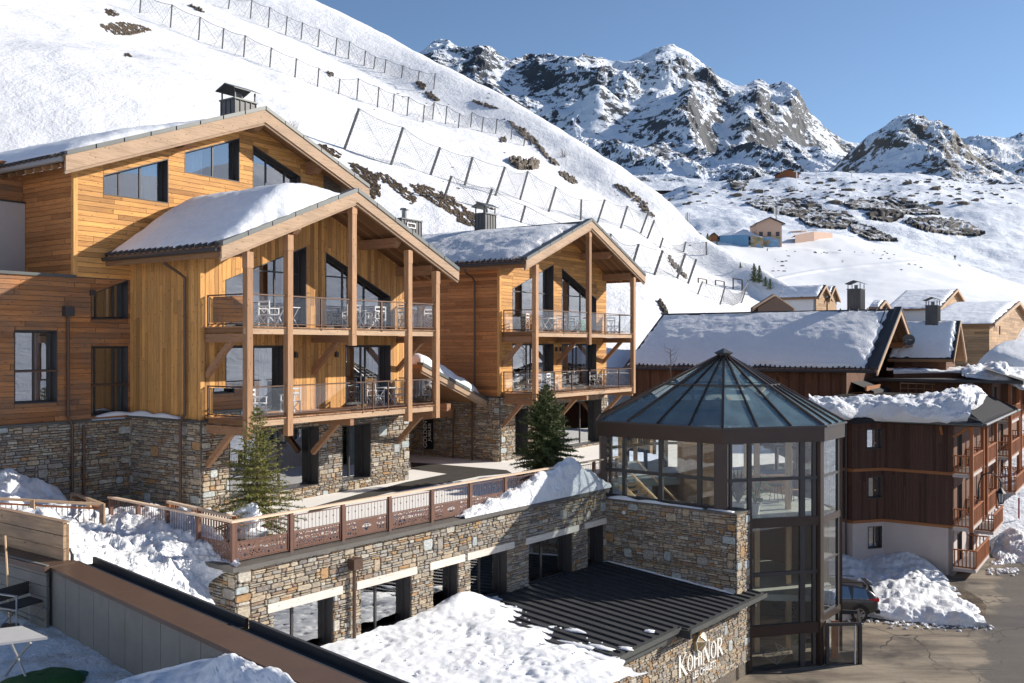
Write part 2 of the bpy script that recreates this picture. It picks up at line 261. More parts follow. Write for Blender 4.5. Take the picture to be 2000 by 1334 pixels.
# ------------------------------------------------------------------ mesh builder
class MB:
    def __init__(s): s.v = []; s.f = []; s.mi = []; s.t = []; s.uvs = []
    def face(s, pts, mi=0, tint=.5, uvs=None):
        b = len(s.v); s.v.extend([tuple(p) for p in pts]); s.f.append(tuple(range(b, b+len(pts)))); s.mi.append(mi); s.t.append(tint); s.uvs.append(uvs)
    def grid(s, rows, mi=0, tint=.5):
        b = len(s.v); n = len(rows[0])
        for r in rows: s.v.extend([tuple(p) for p in r])
        for i in range(len(rows)-1):
            for j in range(n-1):
                s.f.append((b+i*n+j, b+i*n+j+1, b+(i+1)*n+j+1, b+(i+1)*n+j)); s.mi.append(mi); s.t.append(tint); s.uvs.append(None)
    def box(s, x0, x1, y0, y1, z0, z1, mi=0, tint=None):
        if tint is None: tint = random.random()
        if x0 > x1: x0, x1 = x1, x0
        if y0 > y1: y0, y1 = y1, y0
        if z0 > z1: z0, z1 = z1, z0
        p = [(x0,y0,z0),(x1,y0,z0),(x1,y1,z0),(x0,y1,z0),(x0,y0,z1),(x1,y0,z1),(x1,y1,z1),(x0,y1,z1)]
        for f in ((0,3,2,1),(4,5,6,7),(0,1,5,4),(1,2,6,5),(2,3,7,6),(3,0,4,7)): s.face([p[i] for i in f], mi, tint)
    def bar(s, a, b, w, h=None, mi=0, tint=None, up=(0,0,1)):
        """a box along a-b with width w (sideways) and height h"""
        if tint is None: tint = random.random()
        h = w if h is None else h
        a = Vector(a); b = Vector(b); d = (b-a).normalized(); up = Vector(up)
        if abs(d.dot(up)) > .98: up = Vector((0,1,0))
        x = d.cross(up).normalized(); y = x.cross(d).normalized()
        q = [(-1,-1),(1,-1),(1,1),(-1,1)]
        A = [a + x*(i*w/2) + y*(j*h/2) for i, j in q]; B = [b + x*(i*w/2) + y*(j*h/2) for i, j in q]
        for i in range(4): s.face([A[i], A[(i+1)%4], B[(i+1)%4], B[i]], mi, tint)
        s.face(A[::-1], mi, tint); s.face(B, mi, tint)
    def tube(s, pts, r, n=6, mi=0, tint=.5, cap=True):
        pts = [Vector(p) for p in pts]; rs = r if isinstance(r, (list, tuple)) else [r]*len(pts); rings = []
        for i, p in enumerate(pts):
            d = (pts[min(i+1, len(pts)-1)] - pts[max(i-1, 0)]).normalized()
            up = Vector((0,0,1)) if abs(d.z) < .95 else Vector((1,0,0))
            x = d.cross(up).normalized(); y = x.cross(d)
            rings.append([p + (x*math.cos(a) + y*math.sin(a))*rs[i] for a in [2*math.pi*k/n for k in range(n)]])
        b = len(s.v)
        for r_ in rings: s.v.extend([tuple(q) for q in r_])
        for i in range(len(rings)-1):
            for k in range(n):
                s.f.append((b+i*n+k, b+i*n+(k+1)%n, b+(i+1)*n+(k+1)%n, b+(i+1)*n+k)); s.mi.append(mi); s.t.append(tint); s.uvs.append(None)
        if cap:
            s.f.append(tuple(b+k for k in range(n))[::-1]); s.mi.append(mi); s.t.append(tint); s.uvs.append(None)
            m = b+(len(rings)-1)*n; s.f.append(tuple(m+k for k in range(n))); s.mi.append(mi); s.t.append(tint); s.uvs.append(None)
    def prism(s, poly, fn, d0, d1, mi=0, tint=None, cham=0.0, back=False):
        """poly [(a,z)] on a wall plane, fn(a,z,d) -> xyz; from depth d0 out to d1 with a chamfered face"""
        if tint is None: tint = random.random()
        n = len(poly); cx = sum(p[0] for p in poly)/n; cz = sum(p[1] for p in poly)/n
        def ins(p):
            dx, dz = p[0]-cx, p[1]-cz; L = math.hypot(dx, dz) or 1; k = max(0, 1-cham/L*1.3); return (cx+dx*k, cz+dz*k)
        if cham:
            f = [fn(*ins(p), d1) for p in poly]; m = [fn(*p, d1-cham) for p in poly]
        else: f = m = [fn(*p, d1) for p in poly]
        b = [fn(*p, d0) for p in poly]
        s.face(f, mi, tint)
        for i in range(n):
            j = (i+1) % n
            if cham: s.face([f[i], f[j], m[j], m[i]], mi, tint)
            s.face([m[i], m[j], b[j], b[i]], mi, tint)
        if back: s.face(b[::-1], mi, tint)
    def data(s, name, mats, base=(0,0,0), smooth=False):
        me = bpy.data.meshes.new(name)
        me.from_pydata([(x-base[0], y-base[1], z-base[2]) for x, y, z in s.v], [], s.f)
        if isinstance(mats, str): mats = [mats]
        for m in mats: me.materials.append(MATS[m])
        nf = len(s.f)
        if nf:
            if len(mats) > 1: me.polygons.foreach_set('material_index', s.mi)
            a = me.attributes.new('tint', 'FLOAT', 'FACE'); a.data.foreach_set('value', s.t)
            if nf < 60000 and not smooth:
                ul = me.uv_layers.new(name='uv'); uv = [0.0]*(2*len(me.loops)); li = 0; V = s.v
                for fi, f in enumerate(s.f):
                    if s.uvs[fi]:
                        for q in s.uvs[fi]: uv[li*2] = q[0]; uv[li*2+1] = q[1]; li += 1
                        continue
                    p0, p1, p2 = V[f[0]], V[f[1]], V[f[2]]
                    if len(f) > 4: p2 = V[f[len(f)//2]]
                    ax, ay, az = p1[0]-p0[0], p1[1]-p0[1], p1[2]-p0[2]; bx, by, bz = p2[0]-p0[0], p2[1]-p0[1], p2[2]-p0[2]
                    nx, ny, nz = ay*bz-az*by, az*bx-ax*bz, ax*by-ay*bx; h = math.hypot(nx, ny)
                    if h < abs(nz)*.35 or h == 0:
                        for i in f: uv[li*2] = V[i][0]; uv[li*2+1] = V[i][1]; li += 1
                    else:
                        tx, ty = -ny/h, nx/h
                        if abs(nz) < h*.35:
                            for i in f: uv[li*2] = V[i][0]*tx+V[i][1]*ty; uv[li*2+1] = V[i][2]; li += 1
                        else:
                            l = math.sqrt(h*h+nz*nz); sx, sy, sz = -nz/l*nx/h*-1, -nz/l*ny/h*-1, h/l
                            for i in f: uv[li*2] = V[i][0]*tx+V[i][1]*ty; uv[li*2+1] = -V[i][0]*sx-V[i][1]*sy+V[i][2]*sz; li += 1
                ul.data.foreach_set('uv', uv)
            if smooth: me.polygons.foreach_set('use_smooth', [True]*nf)
        me.update(); return me

def props(o, label=None, cat=None, group=None, kind=None):
    for k, v in (('label', label), ('category', cat), ('group', group), ('kind', kind)):
        if v: o[k] = v
    return o
class Frame:
    """local frame: s along (sin a, cos a), t to its left, absolute z"""
    def __init__(f, x, y, a, z=0.0):
        f.o = Vector((x, y, 0)); f.a = R(a); f.r = Vector((math.sin(f.a), math.cos(f.a), 0)); f.l = Vector((-math.cos(f.a), math.sin(f.a), 0)); f.z = z
    def w(f, s, t, z): return f.o + f.r*s + f.l*t + Vector((0, 0, z))
    def loc(f, P): d = Vector((P[0], P[1], 0)) - f.o; return (d.dot(f.r), d.dot(f.l), P[2])
    def s_at(f, u, t=0):
        k = (u-1000)/FPX; P = f.o + f.l*t; return (k*P.y - P.x)/(f.r.x - k*f.r.y)
    def t_at(f, u, s=0):
        k = (u-1000)/FPX; P = f.o + f.r*s; return (k*P.y - P.x)/(f.l.x - k*f.l.y)
    def z_at(f, v, s, t): return (HZ-v)/FPX*(f.o + f.r*s + f.l*t).y
    def sz(f, u, v, t): s = f.s_at(u, t); return (s, f.z_at(v, s, t))
    def tz(f, u, v, s): t = f.t_at(u, s); return (t, f.z_at(v, s, t))
    def place(f, o, at=(0,0)): o.location = f.w(at[0], at[1], f.z); o.rotation_euler = (0, 0, math.pi/2 - f.a)
# local x axis = s, local y axis = t : rotation about z by (90 - a)
WORLD = Frame(0, 0, 90, 0)   # s = +X, t = +Y
class Thing:
    def __init__(s, name, label, cat, fr=WORLD, group=None, at=(0,0), z=None):
        s.fr = fr; s.zb = fr.z if z is None else z; s.at = at; s.count = {}
        s.e = bpy.data.objects.new(name, None); COL.objects.link(s.e); s.e.empty_display_size = .5
        s.e.location = fr.w(at[0], at[1], s.zb); s.e.rotation_euler = (0, 0, math.pi/2 - fr.a)
        props(s.e, label, cat, group)
    def part(s, name, mb, mats, parent=None, label=None, kind=None, smooth=False):
        me = mb.data(name, mats, (s.at[0], s.at[1], s.zb), smooth)
        o = bpy.data.objects.new(name, me); COL.objects.link(o); o.parent = parent or s.e
        if label: o['label'] = label
        if kind: o['kind'] = kind
        return o
    def pieces(s, name, items, mats, parent=None, limit=300, size=None):
        """items: list of MB, largest first kept single; the rest join into one part"""
        c = s.count.get(name, 0); room = max(0, limit-c)
        if len(items) > room and size: order = sorted(range(len(items)), key=lambda i: -size[i]); items = [items[i] for i in order]
        for mb in items[:room]: s.part(name, mb, mats, parent)
        s.count[name] = c + min(room, len(items))
        if len(items) > room:
            j = MB()
            for mb in items[room:]:
                b = len(j.v); j.v += mb.v; j.f += [tuple(i+b for i in f) for f in mb.f]; j.mi += mb.mi; j.t += mb.t; j.uvs += mb.uvs
            s.part(name+'_rows' if name != 'stone' else 'small_stones', j, mats, parent, kind='stuff')
def solo(name, mb, mats, label=None, cat=None, fr=WORLD, group=None, kind=None, smooth=False, at=(0,0), z=None):
    zb = fr.z if z is None else z
    me = mb.data(name, mats, (at[0], at[1], zb), smooth); o = bpy.data.objects.new(name, me); COL.objects.link(o)
    o.location = fr.w(at[0], at[1], zb); o.rotation_euler = (0, 0, math.pi/2 - fr.a)
    return props(o, label, cat, group, kind)
def copy_thing(root, loc, rotz, label=None, group=None):
    r = root.copy(); COL.objects.link(r); r.location = loc; r.rotation_euler = (0, 0, rotz)
    if label: r['label'] = label
    if group: r['group'] = group
    for ch in list(root.children):
        c = ch.copy(); COL.objects.link(c); c.parent = r
        for g in ch.children: d = g.copy(); COL.objects.link(d); d.parent = c
    return r

# ------------------------------------------------------------------ 2-D polygon work
def clip(poly, a, b, keep_left=True):
    """part of convex poly on the left of a->b"""
    out = []; n = len(poly)
    def sd(p): return ((b[0]-a[0])*(p[1]-a[1]) - (b[1]-a[1])*(p[0]-a[0])) * (1 if keep_left else -1)
    for i in range(n):
        p, q = poly[i], poly[(i+1)%n]; dp, dq = sd(p), sd(q)
        if dp >= 0: out.append(p)
        if (dp > 0 and dq < 0) or (dp < 0 and dq > 0):
            k = dp/(dp-dq); out.append((p[0]+(q[0]-p[0])*k, p[1]+(q[1]-p[1])*k))
    return out if len(out) >= 3 else []
def area(p): return .5*sum(p[i][0]*p[(i+1)%len(p)][1]-p[(i+1)%len(p)][0]*p[i][1] for i in range(len(p)))
def ccw(p): return p if area(p) > 0 else p[::-1]
def inter(poly, conv):
    for i in range(len(conv)):
        poly = clip(poly, conv[i], conv[(i+1)%len(conv)])
        if not poly: return []
    return poly
def subtract(poly, hole, vertical_first=True):
    hole = ccw(hole); E = [(hole[i], hole[(i+1)%len(hole)]) for i in range(len(hole))]
    E.sort(key=lambda e: abs(e[1][0]-e[0][0]) if vertical_first else abs(e[1][1]-e[0][1]))
    out = []; cur = poly
    if not inter(poly, hole): return [poly]
    for a, b in E:
        o = clip(cur, a, b, False)
        if o and abs(area(o)) > 1e-4: out.append(o)
        cur = clip(cur, a, b)
        if not cur: break
    return out
def cut(poly, wall, holes, vf=True):
    p = inter(ccw(poly), ccw(wall)); ps = [p] if p and abs(area(p)) > 2e-4 else []
    for h in holes:
        nx = []
        for q in ps: nx += subtract(q, h, vf)
        ps = nx
    return [q for q in ps if abs(area(q)) > 6e-4]
def shrink(poly, g):
    n = len(poly); cx = sum(p[0] for p in poly)/n; cz = sum(p[1] for p in poly)/n
    return [(p[0]-math.copysign(min(g, abs(p[0]-cx)*.4), p[0]-cx), p[1]-math.copysign(min(g, abs(p[1]-cz)*.4), p[1]-cz)) for p in poly]
def facing(side, c):
    if side == 'front': return lambda a, z, d: (a, c-d, z)     # plane t=c, outward -t, a = s
    if side == 'left': return lambda a, z, d: (c-d, a, z)      # plane s=c, outward -s, a = t
    if side == 'right': return lambda a, z, d: (c+d, a, z)
    return lambda a, z, d: (a, c+d, z)
def backing(th, fn, wall, holes, mat='mortar', name='wall'):
    mb = MB()
    ps = [ccw(wall)]
    for h in holes:
        nx = []
        for q in ps: nx += subtract(q, h)
        ps = nx
    for q in ps: mb.prism(q, fn, -.25, 0, back=True, tint=.5)
    return th.part(name, mb, mat)
def boards(th, fn, wall, holes, mat, w=.2, vertical=False, length=(2.2,4.5), name='plank', gap=.007, proud=.025, limit=300, bias=0.0, parent=None):
    xs = [p[0] for p in wall]; zs = [p[1] for p in wall]; x0, x1, z0, z1 = min(xs), max(xs), min(zs), max(zs)
    items = []
    if vertical:
        a = x0
        while a < x1:
            ww = w*random.uniform(.75,1.25); z = z0 - random.uniform(0, length[0])
            while z < z1:
                L = random.uniform(*length)*1.6
                for q in cut([(a,z),(a+ww,z),(a+ww,z+L),(a,z+L)], wall, holes, False):
                    mb = MB(); mb.prism(shrink(q, gap), fn, 0, proud+random.uniform(0,.008), tint=min(1,max(0,random.gauss(.5+bias,.27)))); items.append(mb)
                z += L
            a += ww
    else:
        z = z0
        while z < z1:
            ww = w*random.uniform(.92,1.08); a = x0 - random.uniform(0, length[0])
            while a < x1:
                L = random.uniform(*length)
                for q in cut([(a,z),(a+L,z),(a+L,z+ww),(a,z+ww)], wall, holes, True):
                    mb = MB(); mb.prism(shrink(q, gap), fn, 0, proud+random.uniform(0,.008), tint=min(1,max(0,random.gauss(.5+bias,.27)))); items.append(mb)
                a += L
            z += ww
    th.pieces(name, items, mat, parent, limit)
def stones(th, fn, wall, holes, big=.05, hrange=(.05,.19), wrange=(.10,.42), limit=300, sizes=(.28,.5), seed=1, parent=None):
    rnd = random.Random(seed)
    xs = [p[0] for p in wall]; zs = [p[1] for p in wall]; x0, x1, z0, z1 = min(xs), max(xs), min(zs), max(zs)
    nb = int((x1-x0)*(z1-z0)*big/.16); B = []
    for _ in range(nb*6):
        if len(B) >= nb: break
        w_, h_ = rnd.uniform(*sizes), rnd.uniform(*sizes)*.9; a = rnd.uniform(x0, x1-w_*.5); z = rnd.uniform(z0, z1-h_*.5)
        r = (a, z, a+w_, z+h_)
        if all(r[2] < b[0]-.1 or r[0] > b[2]+.1 or r[3] < b[1]-.1 or r[1] > b[3]+.1 for b in B): B.append(r)
    for xe, sg in ((x0, 1), (x1, -1)):
        z = z0 + rnd.uniform(0,.3)
        while z < z1-.3:
            w_, h_ = rnd.uniform(.3,.55), rnd.uniform(.2,.36); r = (xe, z, xe+w_, z+h_) if sg > 0 else (xe-w_, z, xe, z+h_)
            if rnd.random() < .62 and all(r[2] < b[0] or r[0] > b[2] or r[3] < b[1] or r[1] > b[3] for b in B): B.append(r)
            z += h_ + rnd.uniform(.0,.35)
    items = []; size = []
    def add(q, bigone):
        a_ = abs(area(q))
        if a_ < .0012: return
        g = .012 if not bigone else .014; q = shrink(q, g)
        if rnd.random() < .95 and len(q) == 4:
            q = [(p[0]+rnd.uniform(-1,1)*.012, p[1]+rnd.uniform(-1,1)*.010) for p in q]
            # knock the corners off
            n = []; 
            for i in range(4):
                p, pr, nx = q[i], q[i-1], q[(i+1)%4]; k = rnd.uniform(.08,.28)
                n.append((p[0]+(pr[0]-p[0])*k*.5, p[1]+(pr[1]-p[1])*k)); n.append((p[0]+(nx[0]-p[0])*k*.5, p[1]+(nx[1]-p[1])*k))
            q = n
        tint = rnd.random()*.93 if not bigone else rnd.choice([.96,.97,.99,1.0,.66,.6,.5,.92,.3,.85])
        mb = MB(); mb.prism(q, fn, -.01, rnd.uniform(.03,.065), tint=tint, cham=.014); items.append(mb); size.append(a_)
    holes2 = list(holes) + [[(b[0],b[1]),(b[2],b[1]),(b[2],b[3]),(b[0],b[3])] for b in B]
    hb = [(min(p[0] for p in h), min(p[1] for p in h), max(p[0] for p in h), max(p[1] for p in h)) for h in holes2]
    z = z0
    while z < z1:
        h = rnd.uniform(*hrange); a = x0 - rnd.uniform(0, .3)
        near = [k for k, b in zip(holes2, hb) if b[1] < z+h and b[3] > z]; nb_ = [b for b in hb if b[1] < z+h and b[3] > z]
        while a < x1:
            L = rnd.uniform(*wrange)*(h/.1)**.5
            hs = [k for k, b in zip(near, nb_) if b[0] < a+L and b[2] > a]
            if h > .11 and rnd.random() < .5:
                k = rnd.uniform(.4,.6)*h
                subs = [[(a,z),(a+L,z),(a+L,z+k),(a,z+k)], [(a,z+k),(a+L,z+k),(a+L,z+h),(a,z+h)]]
            else: subs = [[(a,z),(a+L,z),(a+L,z+h),(a,z+h)]]
            for q0 in subs:
                for q in cut(q0, wall, hs): add(q, False)
            a += L
        z += h
    for b in B:
        for q in cut([(b[0],b[1]),(b[2],b[1]),(b[2],b[3]),(b[0],b[3])], wall, holes): add(q, True)
    th.pieces('stone', items, 'stone', parent, limit, size)
def lerp(a, b, k): return a+(b-a)*k
# ------------------------------------------------------------------ terrain
def cr(p0, p1, p2, p3, t):
    return .5*((2*p1)+(-p0+p2)*t+(2*p0-5*p1+4*p2-p3)*t*t+(-p0+3*p1-3*p2+p3)*t*t*t)
def interp_row(pts, n, smooth=True):
    out = []; m = len(pts)-1
    for i in range(n):
        x = i/(n-1)*m; k = min(int(x), m-1); t = x-k
        if smooth: out.append(cr(pts[max(k-1,0)], pts[k], pts[k+1], pts[min(k+2,m)], t))
        else: out.append(pts[k].lerp(pts[k+1], t))
    return out
def loft(curves, nu, nv, disp=None, smooth=True):
    rows = [interp_row(c, nu, smooth) for c in curves]
    cols = [interp_row([r[i] for r in rows], nv, smooth) for i in range(nu)]
    grid = [[cols[i][j] for i in range(nu)] for j in range(nv)]
    if disp:
        for j in range(nv):
            for i in range(nu): grid[j][i] = disp(grid[j][i], i/(nu-1), j/(nv-1))
    return grid
def grid_obj(name, grid, mat, kind='structure', label=None, cat=None, smooth=True, group=None):
    mb = MB(); mb.grid(grid); o = solo(name, mb, mat, label, cat, kind=kind, smooth=smooth, group=group)
    n = len(grid[0]); V = [Vector(p) for r in grid for p in r]
    return o, BVHTree.FromPolygons(V, mb.f)
def rmf(p, h=1.0, lac=2.1, oct=7, off=1.0, gain=2.0): return noise.ridged_multi_fractal(p, h, lac, oct, off, gain)
def fbm(p, oct=5, h=.9): return noise.fractal(p, h, 2.1, oct)
U = [-420,-200,0,200,400,560,720,870,1000,1100,1190,1270,1340,1400,1450,1520,1580]
def crv(v, D, u=U): return [pix(a, b, c) for a, b, c in zip(u, v, D)]
Vr = [-400,-290,-215,-140,-62,12,95,170,232,300,364,424,500,536,562,606,650]
Dr = [260,258,255,250,245,238,230,215,200,190,182,176,170,160,150,136,128]
Vm = [-20,20,70,120,170,225,298,360,410,450,490,532,572,600,616,640,662]
Dm = [86,86,88,90,94,97,100,100,100,99,97,96,98,100,104,108,112]
Vf = [640,650,690,720,735,740,745,750,755,758,760,755,740,700,668,650,662]
Df = [50,50,50,52,55,58,60,62,64,66,68,72,78,86,95,103,108]
def mids(k): return ([lerp(a,b,k)+o for a,b,o in zip(Vm,Vr,[-8*math.sin(k*3.14)]*17)], [lerp(a,b,k**1.1) for a,b in zip(Dm,Dr)])
back = [Vector((p.x*1.25-30, p.y*1.35+20, p.z*.8-25)) for p in crv(Vr, Dr)]
m1 = mids(.33); m2 = mids(.66)
def hd(p, a, b):
    k = min(1, b*5)
    return p + Vector((0,0,1))*(fbm(p*.018, 5)*1.6*k + fbm(p*.11, 4)*.30*k + fbm(p*.4, 3)*.07)
lowm = ([lerp(a,b,.5)+6 for a,b in zip(Vf,Vm)], [lerp(a,b,.42) for a,b in zip(Df,Dm)])
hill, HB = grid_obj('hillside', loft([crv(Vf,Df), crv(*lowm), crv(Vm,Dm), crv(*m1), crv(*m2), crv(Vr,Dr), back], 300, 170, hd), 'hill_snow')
def hit(u, v, b=None):
    loc, n, i, d = (b or HB).ray_cast(Vector((0,0,0)), ray(u, v))
    return loc
# valley: knoll in front, slopes behind
U2 = [1180,1260,1330,1400,1450,1500,1560,1610,1660,1700,1750,1800,1870,1930,2000,2120,2400,2900]
def c2(v, D): return [pix(a, b, c) for a, b, c in zip(U2, v, D if isinstance(D, (list,tuple)) else [D]*len(U2))]
f0 = c2([640]*18, 118)
f1 = c2([590,590,588,590,588,586,584,584,584,584,584,586,590,595,600,610,630,640], 150)
f2 = c2([530,525,520,515,525,530,535,540,540,540,542,548,556,568,582,620,660,680], 215)
f3 = c2([470,466,462,460,456,456,456,458,466,476,488,500,513,532,556,600,660,690], [290,290,288,286,286,290,294,296,298,298,298,298,298,296,290,280,270,260])
f4 = c2([500,500,500,500,505,505,510,515,522,530,540,548,560,575,590,620,680,700], 345)
def vd(p, a, b):
    k = 1 - abs(b-.75)*1.2
    return p + Vector((0,0,1))*(fbm(p*.012, 5)*2.2*max(0,k) + fbm(p*.06, 4)*.45 + fbm(p*.25, 3)*.10)
knoll, KB = grid_obj('valley_ground', loft([f0,f1,f2,f3,f4], 170, 90, vd), 'snow_field')
g0 = c2([560]*18, 340)
g1 = c2([470,468,464,462,462,466,470,470,472,476,480,484,490,494,500,510,540,600], 430)
g2 = c2([410,404,400,398,398,400,402,400,400,402,404,404,404,406,410,420,440,500], 560)
g3 = c2([385,378,362,356,352,348,345,343,342,340,338,336,338,342,352,356,360,380], 760)
g4 = c2([420,420,420,400,395,390,385,380,378,376,374,372,374,380,388,392,396,410], 900)
def sd2(p, a, b):
    return p + Vector((0,0,1))*(fbm(p*.006, 6)*9*min(1,b*4) + fbm(p*.03, 5)*2.2*min(1,b*4) - (2.5*min(1,b*4)))
slope, SB = grid_obj('valley_slope', loft([g0,g1,g2,g3,g4], 260, 150, sd2), 'valley')
# mountains
def mountain(name, prof, D, foot, Df_, mat, nu, nv, amp, fr, seed, spikes, basin=None):
    us = [p[0] for p in prof]; ridge = [pix(u, v, D) for u, v in prof]
    ft = [pix(u, foot(u) if callable(foot) else foot, Df_) for u in us]
    c1 = [a.lerp(b, .3) + Vector((0,0,-(b.z-a.z)*.10)) for a, b in zip(ft, ridge)]
    c2_ = [a.lerp(b, .65) + Vector((0,0,-(b.z-a.z)*.10)) for a, b in zip(ft, ridge)]
    bk = [Vector((p.x*1.15, p.y*1.25, p.z*.5)) for p in ridge]
    S = Vector((seed*13.1, seed*7.7, seed*3.3))
    def d(p, a, b):
        e = min(1, b/.12)*(1 if b < .8 else 1)
        r = rmf(Vector((p.x*fr*.62, p.y*fr*.3, p.z*fr*.28)) + S, 1.05, 2.1, 4, 1.0, 1.9) - 1.1
        mk = min(1, max(0, (r+.25)*1.6)); r2 = rmf(Vector((p.x*fr*2.6, p.y*fr*1.6, p.z*fr*1.5)) + S, .8, 2.2, 6, 1.0, 2.0) - 1.0
        r = r*1.35 + r2*.42*mk + fbm(p*fr*6, 4)*.03
        f = fbm(p*fr*.45 + S*2, 5)
        top = math.exp(-((b-.8)/.06)**2)
        k = 1-.86*top
        q = Vector(p); q.z += (r*amp*k + f*amp*1.2*(1-.92*top))*e; q.y -= (r*amp*.8*k)*e
        q.z += top*spikes*(rmf(Vector((p.x*fr*3.2, seed, 0)), .8, 2.2, 5, 1, 2)-1.0)
        return q
    o, b = grid_obj(name, loft([ft, c1, c2_, ridge, bk], nu, nv, d), mat, smooth=False)
    return o, b
# loft rows: 5 curves -> ridge at b=.75
def mountain_fix(): pass
P1 = [(560,240),(700,190),(784,118),(820,100),(860,92),(905,106),(940,108),(985,124),(1020,130),(1060,128),(1110,118),(1160,112),(1205,118),(1250,113),(1295,96),(1330,104),(1370,126),(1410,156),(1450,163),(1480,158),(1502,180),(1530,186),(1548,206),(1570,240),(1600,258),(1640,285),(1690,312),(1760,335),(1850,350),(1950,372)]
mountain('mountain_massif', P1, 2700, lambda u: 372 if u > 1150 else 372, 1050, 'mountain', 620, 330, 25, .0046, 1, 11)
P2 = [(980,330),(1040,262),(1090,240),(1130,215),(1170,182),(1230,205),(1290,190),(1350,215),(1400,248),(1430,232),(1455,212),(1500,250),(1540,278),(1580,300),(1640,318),(1700,338),(1760,350)]
mountain('mountain_spur', P2, 1750, lambda u: 385, 980, 'mountain', 460, 260, 20, .0066, 5, 9)
P3 = [(1560,372),(1620,345),(1680,305),(1715,278),(1745,258),(1790,247),(1820,250),(1850,268),(1890,300),(1930,335),(1990,358),(2060,372),(2200,380)]
mountain('mountain_knob', P3, 1500, lambda u: 376, 960, 'mountain_near', 260, 160, 13, .009, 3, 5)
P4 = [(1700,330),(1800,305),(1860,296),(1900,282),(1950,272),(2000,262),(2060,250),(2150,235),(2300,240),(2600,200),(2900,230)]
mountain('mountain_far', P4, 3900, lambda u: 380, 1900, 'mountain_near', 260, 120, 45, .0028, 9, 12)
# ground under the village and round the camera, and the valley side behind the camera
mb = MB(); gx = [-700,-400,-200,-120,-60,-30,0,30,60,90,120,200,400,800]; gy = [-900,-500,-250,-120,-60,-20,0,20,40,55,80,100,115,124]
def gz(x, y):
    z = -12.9
    if y > 55: z += min((y-55)*.36, 14.4) + max(0, y-95)*.066
    if y < -60: z += 14*math.sin(min(1, (-60-y)/840)*1.4)*14*.9 + 8*fbm(Vector((x*.01, y*.01, 3)), 4)
    if x < -60: z += (-60-x)*.25
    if x > 90: z += (x-90)*.22
    return z
rows = []
for y in gy: rows.append([(x, y, gz(x, y)) for x in gx])
gg = [[Vector(p) for p in r] for r in rows]
gg = loft(gg, 120, 120, None, False)
for r in gg:
    for i, p in enumerate(r):
        if p.y < -60: r[i] = p + Vector((0,0, fbm(p*.006, 5)*14 + fbm(p*.03,4)*2.5))
GR, GB = grid_obj('snow_ground', gg, 'valley')

# rocks and bare earth on the hill, and rock bands in the valley : lumps that sit on the snow
def outcrop(name, pts, bvh, mat, label, cat, thick=.5, n=26, rough=.35, seed=0, group=None, holes=.25, jit=.12, fq=(.25,.3), em=1.0):
    """pts: polygon corners in the photo, carried on to the slope; builds a lumpy raised sheet inside it"""
    us = [p[0] for p in pts]; vs = [p[1] for p in pts]; P = ccw(pts); mb = MB(); rnd = random.Random(seed)
    u0, u1, v0, v1 = min(us), max(us), min(vs), max(vs); nu = max(8, int(n)); nv = max(6, int(n*(v1-v0)/(u1-u0)*1.2)); idx = {}
    def inside(p):
        s = False; k = len(P)
        for i in range(k):
            a, b = P[i], P[(i+1)%k]
            if (a[1] > p[1]) != (b[1] > p[1]) and p[0] < (b[0]-a[0])*(p[1]-a[1])/(b[1]-a[1])+a[0]: s = not s
        return s
    for j in range(nv+1):
        for i in range(nu+1):
            u = u0+(u1-u0)*i/nu; v = v0+(v1-v0)*j/nv; h = hit(u, v, bvh)
            if h is None: continue
            a_, b_ = (u*.8+v*.6), (-u*.6+v*.8); e = (noise.noise(Vector((u*.11, v*.16, seed)))*.5 + noise.noise(Vector((u*.35, v*.45, seed)))*.35) if mat != 'earth' else (noise.noise(Vector((a_*.07, b_*.30, seed)))*.7 + noise.noise(Vector((a_*.25, b_*.7, seed)))*.35)
            ins = inside((u + 6*noise.noise(Vector((v*.2, seed, 1))), v + 3*noise.noise(Vector((u*.15, seed, 2)))))
            k = (1 if ins else -1.2) + (e*em-holes*.4)*1.6
            hh = thick*(.5+1.1*abs(noise.noise(Vector((u*fq[0], v*fq[1], seed+5))))) if k > .2 else -.12*thick-.15
            idx[(i,j)] = len(mb.v); q = h*(1 - .0) + Vector((0,-.35,.9))*hh + Vector((rnd.uniform(-1,1), 0, rnd.uniform(-1,1)))*thick*jit; mb.v.append(tuple(q)); 
    for j in range(nv):
        for i in range(nu):
            k = [(i,j),(i+1,j),(i+1,j+1),(i,j+1)]
            if all(a in idx for a in k): mb.f.append(tuple(idx[a] for a in k)); mb.mi.append(0); mb.t.append(.5); mb.uvs.append(None)
    if mb.f: return solo(name, mb, mat, label, cat, group=group)
EARTH = [([(193,48),(215,45),(240,42),(285,52),(298,60),(270,66),(250,70),(225,68),(206,60)], 'brown patch of bare earth high on the snow slope above the left chimney', 1),
 ([(205,18),(222,20),(233,30),(218,33),(206,27)], 'small bare patch at the upper left of the slope, above the larger brown patch', 2),
 ([(242,104),(258,108),(256,112),(244,110)], 'tiny earth speck below the large brown patch on the slope', 3)]
for pts, lab, sd_ in EARTH: outcrop('earth_patch', pts, HB, 'earth', lab, 'earth patch', .09, 70, seed=sd_, group='bare earth patches on the slope', em=1.7, jit=.5)
strip = [[(680,317),(700,322),(742,345),(744,384),(728,390),(700,352)], [(733,336),(758,342),(792,366),(815,388),(808,402),(780,378),(745,352)],
 [(795,358),(830,362),(880,382),(928,420),(935,446),(900,438),(872,412),(822,384)], [(618,282),(636,284),(668,302),(660,310),(638,300)]]
